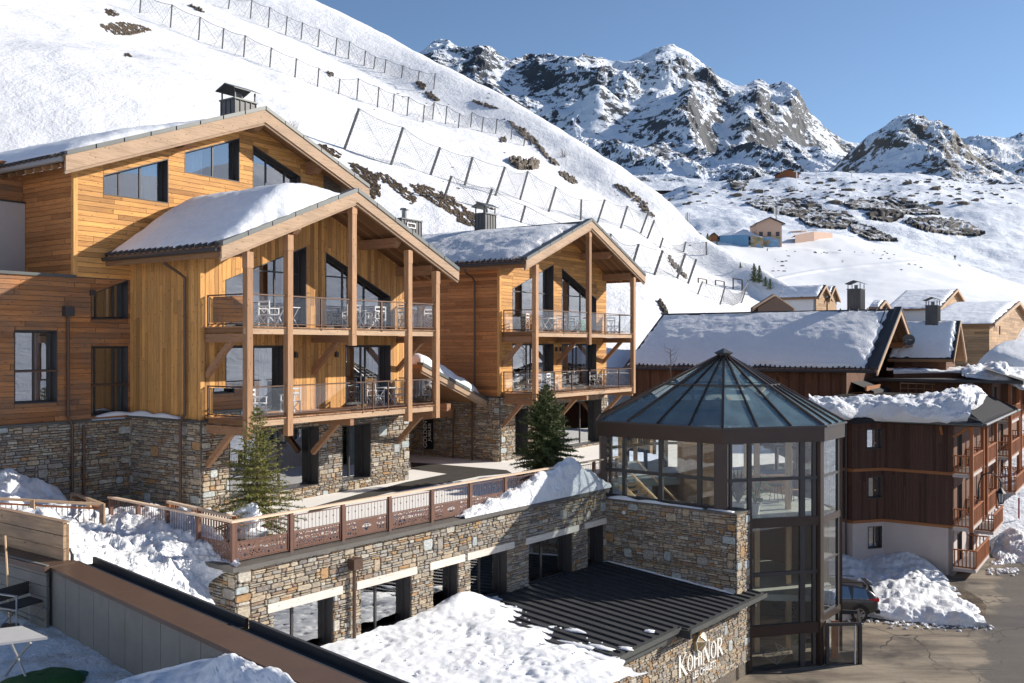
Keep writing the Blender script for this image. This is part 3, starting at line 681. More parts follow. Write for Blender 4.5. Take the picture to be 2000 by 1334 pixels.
for i, pts in enumerate(strip):
    outcrop('earth_bank', pts, HB, 'earth', ['bare brown bank between the left gable roof and the tall netting', 'narrow eroded strip in the middle of the brown bank under the nets',
        'long brown earth strip running down to the small covered chimney', 'short bare patch just above the big left gable roof'][i], 'earth bank', .10, 100, seed=20+i, group='eroded earth banks under the nets', em=1.8, jit=.5, holes=.5)
RK = [([(995,313),(1010,312),(1030,318),(1050,316),(1054,328),(1030,332),(1012,330),(998,322)], 'clump of brown boulders on the slope between the two net rows'),
 ([(812,162),(824,160),(832,170),(828,176),(816,172)], 'dark boulder beside the top fence'),
 ([(830,180),(842,182),(858,196),(850,198),(834,190)], 'long boulder just below the dark boulder by the top fence'),
 ([(922,196),(955,205),(975,213),(958,212),(928,202)], 'thin rocky streak on the skyline ridge'),
 ([(985,230),(1010,245),(1040,265),(1070,300),(1095,325),(1080,322),(1050,290),(1015,262)], 'rock band along the steep ridge edge'),
 ([(1090,335),(1110,340),(1130,358),(1120,360),(1098,348)], 'brown ledge below the ridge edge'),
 ([(1198,358),(1225,368),(1258,395),(1280,425),(1262,418),(1235,388),(1205,368)], 'dark rock edge where the hill drops to the valley'),
 ([(978,272),(988,270),(990,278),(980,279)], 'single small stone in the middle of the hill'),
 ([(640,140),(652,144),(650,150),(642,148)], 'small stone by the middle fence at the left'),
 ([(1305,500),(1320,515),(1345,545),(1338,545),(1312,520)], 'long dark streak of rock across the lower hill'),
 ([(1286,588),(1298,600),(1306,620),(1300,618),(1288,598)], 'thin crack of rock above the snow covered roof'),
 ([(370,8),(385,14),(402,25),(392,24),(374,14)], 'slim dark rock near the top fence')]
for i, (pts, lab) in enumerate(RK):
    outcrop('rock_outcrop', pts, HB, 'rock', lab, 'rock', .8 if i in (0,) else .35, 30, seed=40+i, group='rocks on the hillside', em=1.5, jit=.35, holes=.3)
# the crag on the skyline
mb = MB()
def crag(cx, cy, cz, rx, ry, rz, seed, n=14):
    b = MB(); rows = []
    for j in range(n+1):
        th = math.pi*j/n; r_ = []
        for i in range(n*2+1):
            ph = 2*math.pi*(i % (n*2))/(n*2); d = Vector((math.sin(th)*math.cos(ph), math.sin(th)*math.sin(ph), math.cos(th)))
            k = 1 + .45*noise.noise(d*1.7+Vector((seed,0,0))) + .25*noise.noise(d*4.5+Vector((0,seed,0)))
            r_.append((cx+d.x*rx*k, cy+d.y*ry*k, cz+d.z*rz*k))
        rows.append(r_)
    b.grid(rows); return b
p = pix(746, 103, 226); solo('skyline_crag', crag(p.x, p.y, p.z, 3.2, 4, 2.3, 3), 'rock', 'square brown crag standing on the skyline of the hill', 'rock')
BANDS = [([(1458,398),(1500,385),(1560,390),(1600,398),(1606,408),(1560,425),(1520,418),(1480,408)], 'left rock band of the valley slope above the wooden hut'),
 ([(1560,428),(1600,412),(1650,415),(1672,430),(1650,448),(1610,446),(1575,440)], 'rounded dark rock under the left rock band'),
 ([(1645,398),(1690,388),(1760,388),(1830,412),(1838,420),(1780,420),(1720,415),(1660,408)], 'broad dark rock band in the middle of the valley slope'),
 ([(1690,418),(1740,415),(1765,425),(1740,435),(1700,428)], 'short rock step below the broad rock band'),
 ([(1762,432),(1800,425),(1880,432),(1925,455),(1910,462),(1850,458),(1800,450)], 'long low rock at the right end of the bands'),
 ([(1662,432),(1700,445),(1740,465),(1756,472),(1700,470),(1660,452)], 'rocky rib running down right of the rounded rock'),
 ([(1425,357),(1445,352),(1460,362),(1445,374),(1428,370)], 'small crag high on the valley slope left of the lift hut'),
 ([(1535,368),(1550,366),(1552,374),(1538,376)], 'lone boulder in the middle of the upper slope')]
for i, (pts, lab) in enumerate(BANDS):
    outcrop('rock_band', pts, SB, 'rock_far', lab, 'rock', 1.5 if i < 6 else 1.5, 90 if i < 6 else 24, seed=70+i, group='rock bands on the valley slope', holes=.1, jit=.04, fq=(.07,.12), em=.55)

# ------------------------------------------------------------------ avalanche fences
def fence_row(name, posts, label, net=True, r=.09, spacing=.6, stays=True, wire=.018):
    """posts: (base u, base v, top u, top v)"""
    bs = []; ts = []
    for bu, bv, tu, tv in posts:
        b = hit(bu, bv)
        if b is None: continue
        t = pix(tu, tv, b.y-.15*(bv-tv)/FPX*b.y); bs.append(b - (t-b).normalized()*.4); ts.append(t)
    th = Thing(name, label, 'snow fence', at=(bs[0].x, bs[0].y), z=bs[0].z, group='avalanche fences on the hillside')
    for b, t in zip(bs, ts):
        m = MB(); m.tube([b, t], r, 6); th.part('post', m, 'steel')
    m = MB(); st = MB()
    for i in range(len(bs)-1):
        A, B, C, E = bs[i]+(ts[i]-bs[i])*.08, bs[i+1]+(ts[i+1]-bs[i+1])*.08, ts[i+1], ts[i]
        L = (B-A).length; H = (E-A).length
        if L > 30: continue
        sag = lambda k: Vector((0,0,-L*.055*4*k*(1-k)))
        top = [E.lerp(C, k/8)+sag(k/8) for k in range(9)]; st.tube(top, wire*1.6, 4, cap=False)
        bot = [A.lerp(B, k/8) for k in range(9)]; st.tube(bot, wire*1.6, 4, cap=False)
        st.tube([E, E.lerp(B, .75)], wire*1.1, 3, cap=False)
        if net:
            nk = max(3, int((L+H)/spacing))
            def Q(a, b): return A.lerp(B, a).lerp(E.lerp(C, a)+sag(a), b)
            step = 1/max(2, int(L/spacing)); hs = max(2, int(H/spacing)); kx = step*hs
            a0 = -kx
            while a0 < 1:
                for sg in (1, -1):
                    p0 = (a0, 0) if sg == 1 else (a0+kx, 0); p1 = (a0+kx, 1) if sg == 1 else (a0, 1)
                    (x0, y0), (x1, y1) = p0, p1
                    if x0 > x1: (x0, y0), (x1, y1) = (x1, y1), (x0, y0)
                    if x1 <= 0 or x0 >= 1: continue
                    if x0 < 0: y0 += (y1-y0)*(0-x0)/(x1-x0); x0 = 0
                    if x1 > 1: y1 = y0+(y1-y0)*(1-x0)/(x1-x0); x1 = 1
                    m.tube([Q(x0, y0), Q((x0+x1)/2, (y0+y1)/2), Q(x1, y1)], wire*.55, 3, cap=False)
                a0 += step
    if stays:
        for t, b in zip(ts, bs):
            d = Vector((-1.2, -1.8, 0)); g = b + d; st.tube([t, g + Vector((0,0,-.6))], wire, 3, cap=False)
    th.part('cable', st, 'net_wire')
    if m.f: th.part('net', m, 'net_wire')
def rows(l, lean=3): return [(u, v, u+lean, v-h) for u, v, h in l]
fence_row('snow_fence', rows([(446,17,20),(489,36,36),(524,54,40),(558,68,36),(588,77,33),(621,92,35),(655,108,34),(680,115,34),(711,128.5,30),(730,135,24),(751,142,26),(784,152,24),(816,160,22),(847,174,30)]), 'uppermost fence with thin posts just under the skyline of the hill', r=.13, spacing=.8, wire=.026)
fence_row('snow_fence', rows([(273,25,40),(333,54,45),(388,78,45),(434,95,40),(476,111,42),(527,131,38),(576,151,37),(620,169,36),(661,184,30),(697,194,41),(737,210,40),(767,218,35),(795,226,37),(826,239,34),(845,233,34),(870,242,35),(895,250,28),(919,249,30),(941,257,28),(968,261,29),(998,272,29),(1023,285,21)]), 'long middle fence with many slender posts crossing the whole hill', r=.115, spacing=.8, wire=.024)
z2 = lambda a, b, c, d: (600+a/3.333, 100+b/3.333, 600+c/3.333, 100+d/3.333)
z3_ = lambda a, b, c, d: (1100+a/4, 300+b/4, 1100+c/4, 300+d/4)
fence_row('avalanche_net', [z2(243,635,338,372), z2(545,740,625,495), z2(803,805,865,625), z2(1025,873,1077,688), z2(1225,940,1288,752), z2(1385,968,1437,780), z2(1572,1045,1620,882), z2(1780,1100,1785,965), z2(1890,1115,1938,965), z3_(448,585,503,408), z3_(605,622,668,450), z3_(658,662,712,520), z3_(755,738,780,658), z3_(940,768,957,688), z3_(1120,790,1118,690)], 'tall wire netting on thick grey posts, uppermost of the big nets', r=.14, spacing=.34, wire=.015)
fence_row('avalanche_net', [z2(888,965,940,812), z2(1160,1022,1205,895), z2(1390,1115,1420,1005), z3_(352,700,375,625), z3_(543,865,590,705), z3_(712,948,778,755), z3_(890,975,955,778), z3_(975,1015,1040,825)], 'second tall net in front of the first, ending above the right chalet roof', r=.13, spacing=.34, wire=.015)
fence_row('avalanche_net', [z3_(1050,1100,1088,998), z3_(1225,1180,1265,1035), z3_(1392,1168,1445,1010)], 'lowest net with three posts above the snow covered roof', r=.08, spacing=.5, wire=.016)
for a in ((985,1025,1000,985),):
    pass
for i, (x0, x1, yb, yt) in enumerate([(1055,1120,1010,972), (1190,1258,1030,988), (1328,1398,1060,975)]):
    A = hit(1100+x0/4, 300+yb/4); B = hit(1100+x1/4, 300+(yb+12)/4)
    if A and B:
        h = (yb-yt)/4/FPX*A.y; th = Thing('slope_barrier', ['left', 'middle', 'right'][i] + 'most small wooden goal-shaped barrier at the foot of the hill', 'barrier', at=(A.x, A.y), z=A.z, group='goal-shaped barriers')
        for q in (A, B): m = MB(); m.tube([q-Vector((0,0,.3)), q+Vector((0,0,h))], .10, 6); th.part('post', m, 'dry_stem')
        m = MB(); m.tube([A+Vector((0,0,h)), B+Vector((0,0,h))], .07, 6); th.part('rail', m, 'dry_stem')

# ------------------------------------------------------------------ trees
def conifer(name, x, y, z, h, rad, label, mat='needles', seed=1, whorls=26, dens=1.0, group=None, sparse_top=True, trunk_r=.06, nl=.075):
    rnd = random.Random(seed); th = Thing(name, label, 'fir tree', at=(x, y), z=z, group=group)
    m = MB(); m.tube([(x, y, z-.3), (x, y, z+h*.5), (x+.01, y, z+h)], [trunk_r, trunk_r*.6, .008], 8); 
    nd = MB(); br = MB()
    for w in range(whorls):
        k = w/(whorls-1); k = k**.92; zz = z + h*(.07+.90*k); L = rad*(1-k)**.80*(1.0 if k > .12 else .85)+.05
        nb = max(4, int((8 if k < .7 else 6)*rnd.uniform(.85,1.15))); a0 = rnd.random()*6.28
        for b in range(nb):
            a = a0 + b*2*math.pi/nb + rnd.uniform(-.25,.25); l = L*rnd.uniform(.68,1.12); up = lerp(-.18, .55, k) + rnd.uniform(-.08,.08)
            d = Vector((math.cos(a), math.sin(a), 0)); pts = []
            for i in range(6):
                q = i/5; pts.append(Vector((x, y, zz)) + d*l*q + Vector((0,0, l*(up*q - .32*q*q*(1-k) + .12*q**3))))
            br.tube(pts, [.014*(1-k)+.005]*5+[.003], 3, cap=False)
            # twigs along the branch and needles along every twig
            nt = max(3, int(l/.075*dens))
            for i in range(nt):
                q = (i+.6+rnd.uniform(-.2,.2))/nt; f = q*5; ii = min(int(f), 4); P = pts[ii].lerp(pts[ii+1], f-ii)
                side = Vector((-d.y, d.x, 0))
                for sg in (1, -1):
                    tl = min(.30, l*.42)*(1.05-q*.75)*rnd.uniform(.7,1.2)
                    td = (side*sg*.8 + d*.75 + Vector((0,0,rnd.uniform(-.28,.12)))).normalized(); T = P + td*tl
                    tint0 = rnd.uniform(.15,.95)
                    for c in range(max(2, int(tl/.045))):
                        e = P + td*tl*(c+.5)/max(2, int(tl/.045))
                        for n_ in range(2):
                            nn = Vector((rnd.gauss(0,1), rnd.gauss(0,1), rnd.gauss(.15,.7))).normalized(); nn = (nn*.8+td*.75).normalized()
                            ww = nn.cross(Vector((rnd.gauss(0,1), rnd.gauss(0,1), rnd.gauss(0,1)))).normalized()*nl*.16
                            tip = e + nn*nl*rnd.uniform(.8,1.3)
                            b0 = len(nd.v); nd.v += [tuple(e-ww), tuple(e+ww), tuple(tip)]; nd.f.append((b0,b0+1,b0+2)); nd.mi.append(0); nd.t.append(min(1,max(0,tint0+rnd.uniform(-.2,.2)))); nd.uvs.append(None)
    th.part('trunk', m, 'bark'); th.part('branches', br, 'bark'); th.part('needles', nd, mat, kind='stuff')
    return th
def small_conifer(u, v, hpx, bvh, label, mat='needles_blue', seed=1, wide=.32):
    b = hit(u, v, bvh)
    if b is None: return
    h = hpx/FPX*b.y; rnd = random.Random(seed); th = Thing('mountain_pine', label, 'pine tree', at=(b.x, b.y), z=b.z, group='dark pines at the foot of the hill')
    m = MB(); m.tube([b-Vector((0,0,.3)), b+Vector((0,0,h))], [h*.03, .02], 5); th.part('trunk', m, 'bark'); nd = MB()
    for i in range(1100):
        k = rnd.random()**1.25; a = rnd.random()*6.28; r = wide*h*(1-k)**.75*math.sqrt(rnd.random())*(.75+.4*math.sin(a*3+k*17))
        c = b + Vector((math.cos(a)*r, math.sin(a)*r, h*(.08+.9*k))); s = h*.05*rnd.uniform(.6,1.4)
        t_ = rnd.random()
        v1 = Vector((rnd.gauss(0,1), rnd.gauss(0,1), rnd.gauss(0,.8))).normalized()*s; v2 = Vector((rnd.gauss(0,1), rnd.gauss(0,1), rnd.gauss(0,.8))).normalized()*s
        nd.face([c, c+v1, c+v2], 0, t_)
    th.part('needles', nd, mat, kind='stuff')
small_conifer(1473, 551, 36, HB, 'taller dark pine of the pair at the foot of the hill', seed=1)
small_conifer(1483, 553, 34, HB, 'second pine, right beside the taller one at the foot of the hill', seed=2)
small_conifer(1446, 524, 12, HB, 'little lone pine above the pine pair', seed=3)
small_conifer(1495, 560, 20, HB, 'low pine just right of the pine pair', seed=4, wide=.4)
small_conifer(1504, 566, 22, HB, 'rightmost low pine leaning over the snow bank', seed=5, wide=.4)
small_conifer(1382, 484, 28, KB, 'dark pine on the plateau beside the small hut', seed=6)
small_conifer(1364, 475, 14, KB, 'small pine left of the dark pine beside the hut', seed=7)
small_conifer(1400, 490, 18, KB, 'thin brownish pine right of the dark pine on the plateau', mat='needles', seed=8, wide=.25)
def bare_shrub(u, v, hpx, bvh, label, seed, mat='dry_stem', n=26):
    b = hit(u, v, bvh)
    if b is None: return
    h = hpx/FPX*b.y; rnd = random.Random(seed); m = MB()
    for i in range(n):
        d = Vector((rnd.gauss(0,.35), rnd.gauss(0,.35), 1)).normalized(); p = b + Vector((rnd.gauss(0,.15), rnd.gauss(0,.15), -.2))*h*.6; pts = [p]; 
        for k in range(3): p = p + d*h*.33*rnd.uniform(.6,1.1); d = (d + Vector((rnd.gauss(0,.2), rnd.gauss(0,.2), 0))).normalized(); pts.append(p)
        m.tube(pts, [h*.012,h*.008,h*.006,h*.003], 3, cap=False)
    solo('bare_shrub', m, mat, label, 'shrub', at=(b.x, b.y), z=b.z, group='leafless shrubs')
bare_shrub(572, 256, 34, HB, 'leafless shrub on the slope right of the big gable roof ridge', 1)
bare_shrub(1100, 306, 22, HB, 'grey leafless shrub on the ridge edge of the hill', 2)
bare_shrub(1874, 520, 9, KB, 'reddish bush just right of the walking person on the knoll', 3, n=30)
bare_shrub(1645, 512, 8, KB, 'small reddish bush below the snow road', 4, n=30)
# ------------------------------------------------------------------ shared building pieces
def inset_poly(poly, g):
    poly = ccw(poly); n = len(poly); L = []
    for i in range(n):
        a, b = Vector(poly[i]), Vector(poly[(i+1)%n]); d = (b-a).normalized(); nrm = Vector((-d.y, d.x)); L.append((a+nrm*g, d))
    out = []
    for i in range(n):
        (p, d), (q, e) = L[i-1], L[i]; cr_ = d.x*e.y-d.y*e.x
        if abs(cr_) < 1e-6: out.append(tuple(q)); continue
        k = ((q.x-p.x)*e.y-(q.y-p.y)*e.x)/cr_; out.append(tuple(p+d*k))
    return out
def ring(mb, outer, inner, fn, d0, d1, mi=0, tint=.5):
    n = len(outer)
    for i in range(n):
        j = (i+1)%n
        mb.face([fn(*outer[i], d1), fn(*outer[j], d1), fn(*inner[j], d1), fn(*inner[i], d1)], mi, tint)
        mb.face([fn(*inner[i], d1), fn(*inner[j], d1), fn(*inner[j], d0), fn(*inner[i], d0)], mi, tint)
        mb.face([fn(*outer[j], d1), fn(*outer[i], d1), fn(*outer[i], d0), fn(*outer[j], d0)], mi, tint)
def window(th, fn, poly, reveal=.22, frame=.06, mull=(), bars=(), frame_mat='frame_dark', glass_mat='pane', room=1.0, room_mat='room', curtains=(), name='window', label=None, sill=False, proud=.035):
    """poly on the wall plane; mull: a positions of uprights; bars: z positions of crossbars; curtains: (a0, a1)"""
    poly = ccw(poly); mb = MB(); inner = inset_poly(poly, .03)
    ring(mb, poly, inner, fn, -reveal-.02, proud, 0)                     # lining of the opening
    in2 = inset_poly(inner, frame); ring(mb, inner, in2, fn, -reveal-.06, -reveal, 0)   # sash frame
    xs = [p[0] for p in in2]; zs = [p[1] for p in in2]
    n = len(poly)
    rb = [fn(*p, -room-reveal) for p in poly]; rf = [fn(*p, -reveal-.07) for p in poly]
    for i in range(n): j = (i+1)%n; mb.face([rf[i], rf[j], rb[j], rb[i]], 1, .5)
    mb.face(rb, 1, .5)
    for (a0, a1) in curtains:
        k = max(6, int((a1-a0)/.05)); z0, z1 = min(zs), max(zs); pts = []
        for i in range(k+1):
            a = lerp(a0, a1, i/k); col = cut([(a-.002,z0),(a+.002,z0),(a+.002,z1),(a-.002,z1)], in2, []); 
            zz = [p[1] for p in inter([(a-.002,z0-1),(a+.002,z0-1),(a+.002,z1+1),(a-.002,z1+1)], ccw(in2))] or [z0, z1]
            pts.append((a, min(zz), max(zz), -reveal-.22+.035*math.sin(i*1.9)))
        for i in range(k):
            p, q = pts[i], pts[i+1]; mb.face([fn(p[0],p[1],p[3]), fn(q[0],q[1],q[3]), fn(q[0],q[2],q[3]), fn(p[0],p[2],p[3])], 2, .5)
    w = th.part(name, mb, [frame_mat, room_mat, 'curtain'], label=label)
    cutsa = [min(xs)-.01] + sorted(mull) + [max(xs)+.01]
    for i in range(len(cutsa)-1):
        bz = [min(zs)-.01] + sorted(bars) + [max(zs)+.01]
        for j in range(len(bz)-1):
            q = inter([(cutsa[i],bz[j]),(cutsa[i+1],bz[j]),(cutsa[i+1],bz[j+1]),(cutsa[i],bz[j+1])], ccw(in2))
            if not q or abs(area(q)) < .005: continue
            m = MB(); m.face([fn(a, z, -reveal-.03) for a, z in q], 0, .5); th.part('pane', m, glass_mat, w)
    for a in mull:
        q = inter([(a-frame*.55,-99),(a+frame*.55,-99),(a+frame*.55,99),(a-frame*.55,99)], ccw(in2))
        if q: m = MB(); m.prism(q, fn, -reveal-.06, -reveal+.005, back=True, tint=.5); th.part('mullion', m, frame_mat, w)
    for z in bars:
        q = inter([(-99,z-frame*.45),(99,z-frame*.45),(99,z+frame*.45),(-99,z+frame*.45)], ccw(in2))
        if q: m = MB(); m.prism(q, fn, -reveal-.055, -reveal+.002, back=True, tint=.5); th.part('crossbar', m, frame_mat, w)
    return w
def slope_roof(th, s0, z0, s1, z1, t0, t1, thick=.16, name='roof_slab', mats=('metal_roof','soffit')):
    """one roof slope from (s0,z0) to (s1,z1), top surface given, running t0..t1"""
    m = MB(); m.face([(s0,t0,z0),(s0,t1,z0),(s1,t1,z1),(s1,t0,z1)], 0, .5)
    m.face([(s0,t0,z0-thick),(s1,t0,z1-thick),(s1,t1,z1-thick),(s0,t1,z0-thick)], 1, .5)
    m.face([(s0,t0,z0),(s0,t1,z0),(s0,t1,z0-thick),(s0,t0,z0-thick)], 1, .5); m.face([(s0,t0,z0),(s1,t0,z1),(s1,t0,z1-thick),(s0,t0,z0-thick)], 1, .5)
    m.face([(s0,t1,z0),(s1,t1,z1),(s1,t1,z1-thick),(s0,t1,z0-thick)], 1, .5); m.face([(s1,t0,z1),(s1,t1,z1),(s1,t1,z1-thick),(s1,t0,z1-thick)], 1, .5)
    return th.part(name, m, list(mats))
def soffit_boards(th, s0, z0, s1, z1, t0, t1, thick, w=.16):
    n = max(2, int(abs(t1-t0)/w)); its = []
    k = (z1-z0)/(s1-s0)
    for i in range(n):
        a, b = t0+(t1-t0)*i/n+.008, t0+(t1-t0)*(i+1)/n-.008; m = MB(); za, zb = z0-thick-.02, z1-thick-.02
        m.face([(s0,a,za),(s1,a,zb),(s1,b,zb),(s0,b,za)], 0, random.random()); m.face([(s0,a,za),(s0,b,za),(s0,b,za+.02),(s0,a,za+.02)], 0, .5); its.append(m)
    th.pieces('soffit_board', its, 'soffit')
def barge(th, s0, z0, s1, z1, t, h=.42, w=.10, flash=.11, segs=6):
    """barge board whose top is the roof line, with a metal capping in short lengths above it"""
    m = MB(); f = facing('front', t)
    m.prism([(s0,z0-h),(s1,z1-h),(s1,z1-.02),(s0,z0-.02)], f, -w*.5, w*.5, back=True, tint=.55); th.part('barge_board', m, 'barge')
    m = MB(); m.prism([(s0,z0-h-.10),(s1,z1-h-.10),(s1,z1-h+.02),(s0,z0-h+.02)], f, -w*.5-.04, w*.5-.05, back=True, tint=.3); th.part('trim_board', m, 'barge')
    L = math.hypot(s1-s0, z1-z0); n = max(2, int(L/1.05)); its = []
    for i in range(n):
        a, b = i/n+.003, (i+1)/n-.003; sa, za, sb, zb = lerp(s0,s1,a), lerp(z0,z1,a), lerp(s0,s1,b), lerp(z0,z1,b)
        m = MB(); m.prism([(sa,za-.04),(sb,zb-.04),(sb,zb+flash),(sa,za+flash)], f, -.28, w*.5+.035, back=True, tint=.5); its.append(m)
    th.pieces('capping', its, 'flashing')
def gutter(th, pts, r=.075, mat='frame_dark'):
    m = MB(); m.tube(pts, r, 8); th.part('gutter', m, mat)
def downpipe(th, pts, r=.05, mat='pipe_brown', name='downpipe'):
    m = MB(); m.tube(pts, r, 8); o = th.part(name, m, mat); return o
def roof_snow(fr, label, s_hi, z_hi, s_lo, z_lo, t0, t1, thick, nu=70, nv=60, mat='snow_roof', amp=.04, seed=0, edge=.18, group='snow lying on the roofs', mask=None, rag=.12, z=None):
    """a snow layer on a slope; s_hi the upper edge, s_lo the eave; thick(a,b) with a across 0..1 from low to high, b along 0..1"""
    mb = MB(); top = []; bot = []
    for j in range(nv+1):
        b = j/nv; rt = []; rb = []
        for i in range(nu+1):
            a = i/nu; s = lerp(s_lo, s_hi, a); t = lerp(t0, t1, b); zz = lerp(z_lo, z_hi, a)
            rg = rag*noise.noise(Vector((a*9, b*9, seed)))
            s += (rg*(1 if a < .5 else -1) if (a < .02 or a > .98) else 0); t += rag*noise.noise(Vector((a*11, seed, b*3)))*(1 if (b < .02 or b > .98) else 0)
            def eg(x, w): x = min(max(x/w, 0), 1); return math.sqrt(1-(1-x)**2)
            e = eg(a, edge*.5)*eg(1-a, edge*.8)*eg(b, edge*.35)*eg(1-b, edge*.35)
            h = thick(a, b)*(.10+.90*e) + amp*fbm(Vector((s*1.1, t*1.1, seed)), 5)*min(1, e*2)
            if mask: h *= mask(a, b)
            rt.append((s, t, zz + max(h, -.05))); rb.append((s, t, zz+.005))
        top.append(rt); bot.append(rb)
    mb.grid(top); 
    for rr, bb in ((top[0], bot[0]), (top[-1], bot[-1])): mb.grid([rr, bb])
    mb.grid([[r[0] for r in top], [r[0] for r in bot]]); mb.grid([[r[-1] for r in top], [r[-1] for r in bot]])
    return solo('roof_snow', mb, mat, label, 'roof snow', fr=fr, group=group, smooth=True, kind='stuff', at=(s_lo, t0), z=z_lo)
# --- furniture for the balconies
def make_chair(name, label, mat='white_paint', fr=WORLD, at=(0,0), z=0.0, ang=0):
    th = Thing(name, label, 'chair', at=(0,0), z=0)
    w, d = .52, .46
    for y in (-d/2, d/2):
        m = MB(); m.bar((-w/2,y,0), (w/2,y,.44), .035, .022, tint=.5); m.bar((w/2,y+.002,0), (-w/2,y+.002,.44), .035, .022, tint=.5); th.part('cross_leg', m, mat)
    for x in (-w/2, w/2):
        m = MB(); m.box(x-.018,x+.018,-d/2,-d/2+.035,0,.64); m.box(x-.018,x+.018,d/2-.035,d/2,0,.92); m.box(x-.03,x+.03,-d/2-.02,d/2,.64,.665); m.box(x-.015,x+.015,-d/2,d/2,.40,.43); th.part('side_frame', m, mat)
    m = MB(); m.box(-w/2,w/2,-d/2+.02,d/2-.05,.43,.455); th.part('seat', m, mat)
    m = MB(); 
    for z0, z1 in ((.70,.76), (.86,.92)): m.box(-w/2+.018,w/2-.018,d/2-.03,d/2-.01,z0,z1)
    c = (0, d/2-.02, .79)
    for a in range(4):
        p = [(-.13,0),(0,.10),(.13,0),(0,-.10)]; q, r_ = p[a], p[(a+1)%4]; m.bar((q[0],c[1],.62+q[1]*1.2), (r_[0],c[1],.62+r_[1]*1.2), .02, .02)
    th.part('backrest', m, mat)
    th.e.location = fr.w(at[0], at[1], z); th.e.rotation_euler = (0,0,math.pi/2-fr.a+ang)
    if label: th.e['label'] = label
    return th.e
def make_table(label, fr, at, z, mat='white_paint', r=.38, h=.74):
    th = Thing('balcony_table', label, 'table', at=(0,0), z=0)
    m = MB(); m.box(-r,r,-r*.8,r*.8,h-.03,h); th.part('table_top', m, mat)
    for x in (-r+.05, r-.05):
        m = MB(); m.bar((x,-r*.7,0), (x,r*.7,h-.03), .03, .025); m.bar((x+.002,r*.7,0), (x+.002,-r*.7,h-.03), .03, .025); th.part('cross_leg', m, mat)
    th.e.location = fr.w(at[0], at[1], z); th.e.rotation_euler = (0,0,math.pi/2-fr.a); return th.e
CHAIR0 = None
def chair(fr, s, t, z, ang, label, group='white crossed-leg balcony chairs'):
    global CHAIR0
    if CHAIR0 is None:
        CHAIR0 = make_chair('balcony_chair', label, fr=fr, at=(s,t), z=z, ang=ang); CHAIR0['group'] = group; return CHAIR0
    return copy_thing(CHAIR0, fr.w(s,t,z), math.pi/2-fr.a+ang, label, group)
def chimney_box(fr, s, t, w, d, z0, z1, label, cap=True, flue=False, vent=False, gable=False, group='metal chimneys on the roofs'):
    th = Thing('chimney', label, 'chimney', fr, group, at=(s,t), z=z0)
    m = MB(); m.box(s-w/2,s+w/2,t-d/2,t+d/2,z0,z1,tint=.5); th.part('shaft', m, 'chimney_metal'); its = []
    n = max(3, int(w/.22))
    for i in range(n+1):
        x = s-w/2+w*i/n; its += [x]
        m = MB(); m.box(x-.018,x+.018,t-d/2-.03,t-d/2,z0,z1-.02,tint=.2); th.part('seam', m, 'chimney_metal')
    n = max(3, int(d/.22))
    for i in range(n+1):
        y = t-d/2+d*i/n; m = MB(); m.box(s-w/2-.03,s-w/2,y-.018,y+.018,z0,z1-.02,tint=.2); th.part('seam', m, 'chimney_metal')
    m = MB(); m.box(s-w/2-.06,s+w/2+.06,t-d/2-.06,t+d/2+.06,z1,z1+.06,tint=.7); th.part('rim', m, 'flashing')
    if cap:
        h = .42
        for x in (s-w/2+.03, s+w/2-.03):
            for y in (t-d/2+.03, t+d/2-.03): m = MB(); m.box(x-.025,x+.025,y-.025,y+.025,z1+.06,z1+h); th.part('cap_post', m, 'frame_dark')
        m = MB(); e = .16; a, b, c, g = s-w/2-e, s+w/2+e, t-d/2-e, t+d/2+e; zt = z1+h; zr = zt+.24; ym = t
        for y0, y1, za, zb in ((c, ym, zt, zr), (ym, g, zr, zt)):
            m.face([(a,y0,za),(b,y0,za),(b,y1,zb),(a,y1,zb)], 0, .5); m.face([(a,y0,za-.03),(b,y0,za-.03),(b,y1,zb-.03),(a,y1,zb-.03)], 0, .5)
        m.face([(a,c,zt),(b,c,zt),(b,c,zt-.03),(a,c,zt-.03)],0,.5); m.face([(a,c,zt),(a,ym,zr),(a,ym,zr-.03),(a,c,zt-.03)],0,.5); m.face([(a,ym,zr),(a,g,zt),(a,g,zt-.03),(a,ym,zr-.03)],0,.5)
        th.part('cap', m, 'flashing')
        m = MB(); m.tube([(s,t,z1),(s,t,z1+h*.8)], .13, 10); th.part('flue', m, 'steel')
    if flue:
        m = MB(); m.tube([(s,t,z1),(s,t,z1+.55)], .15, 12); th.part('flue', m, 'grey_metal'); m = MB(); m.tube([(s,t,z1+.60),(s,t,z1+.68)], [.26,.24], 12); th.part('flue_cap', m, 'grey_metal')
        m = MB(); m.tube([(s,t,z1+.5),(s,t,z1+.62)], .05, 6); th.part('flue_stem', m, 'grey_metal')
    if vent:
        m = MB(); f = facing('front', t-d/2-.03); o = [(s-.42,z1-.42),(s+.28,z1-.42),(s+.28,z1-.14),(s-.42,z1-.14)]; ring(m, ccw(o), inset_poly(o,.05), f, 0, .03); th.part('vent_frame', m, 'white_paint')
    return th

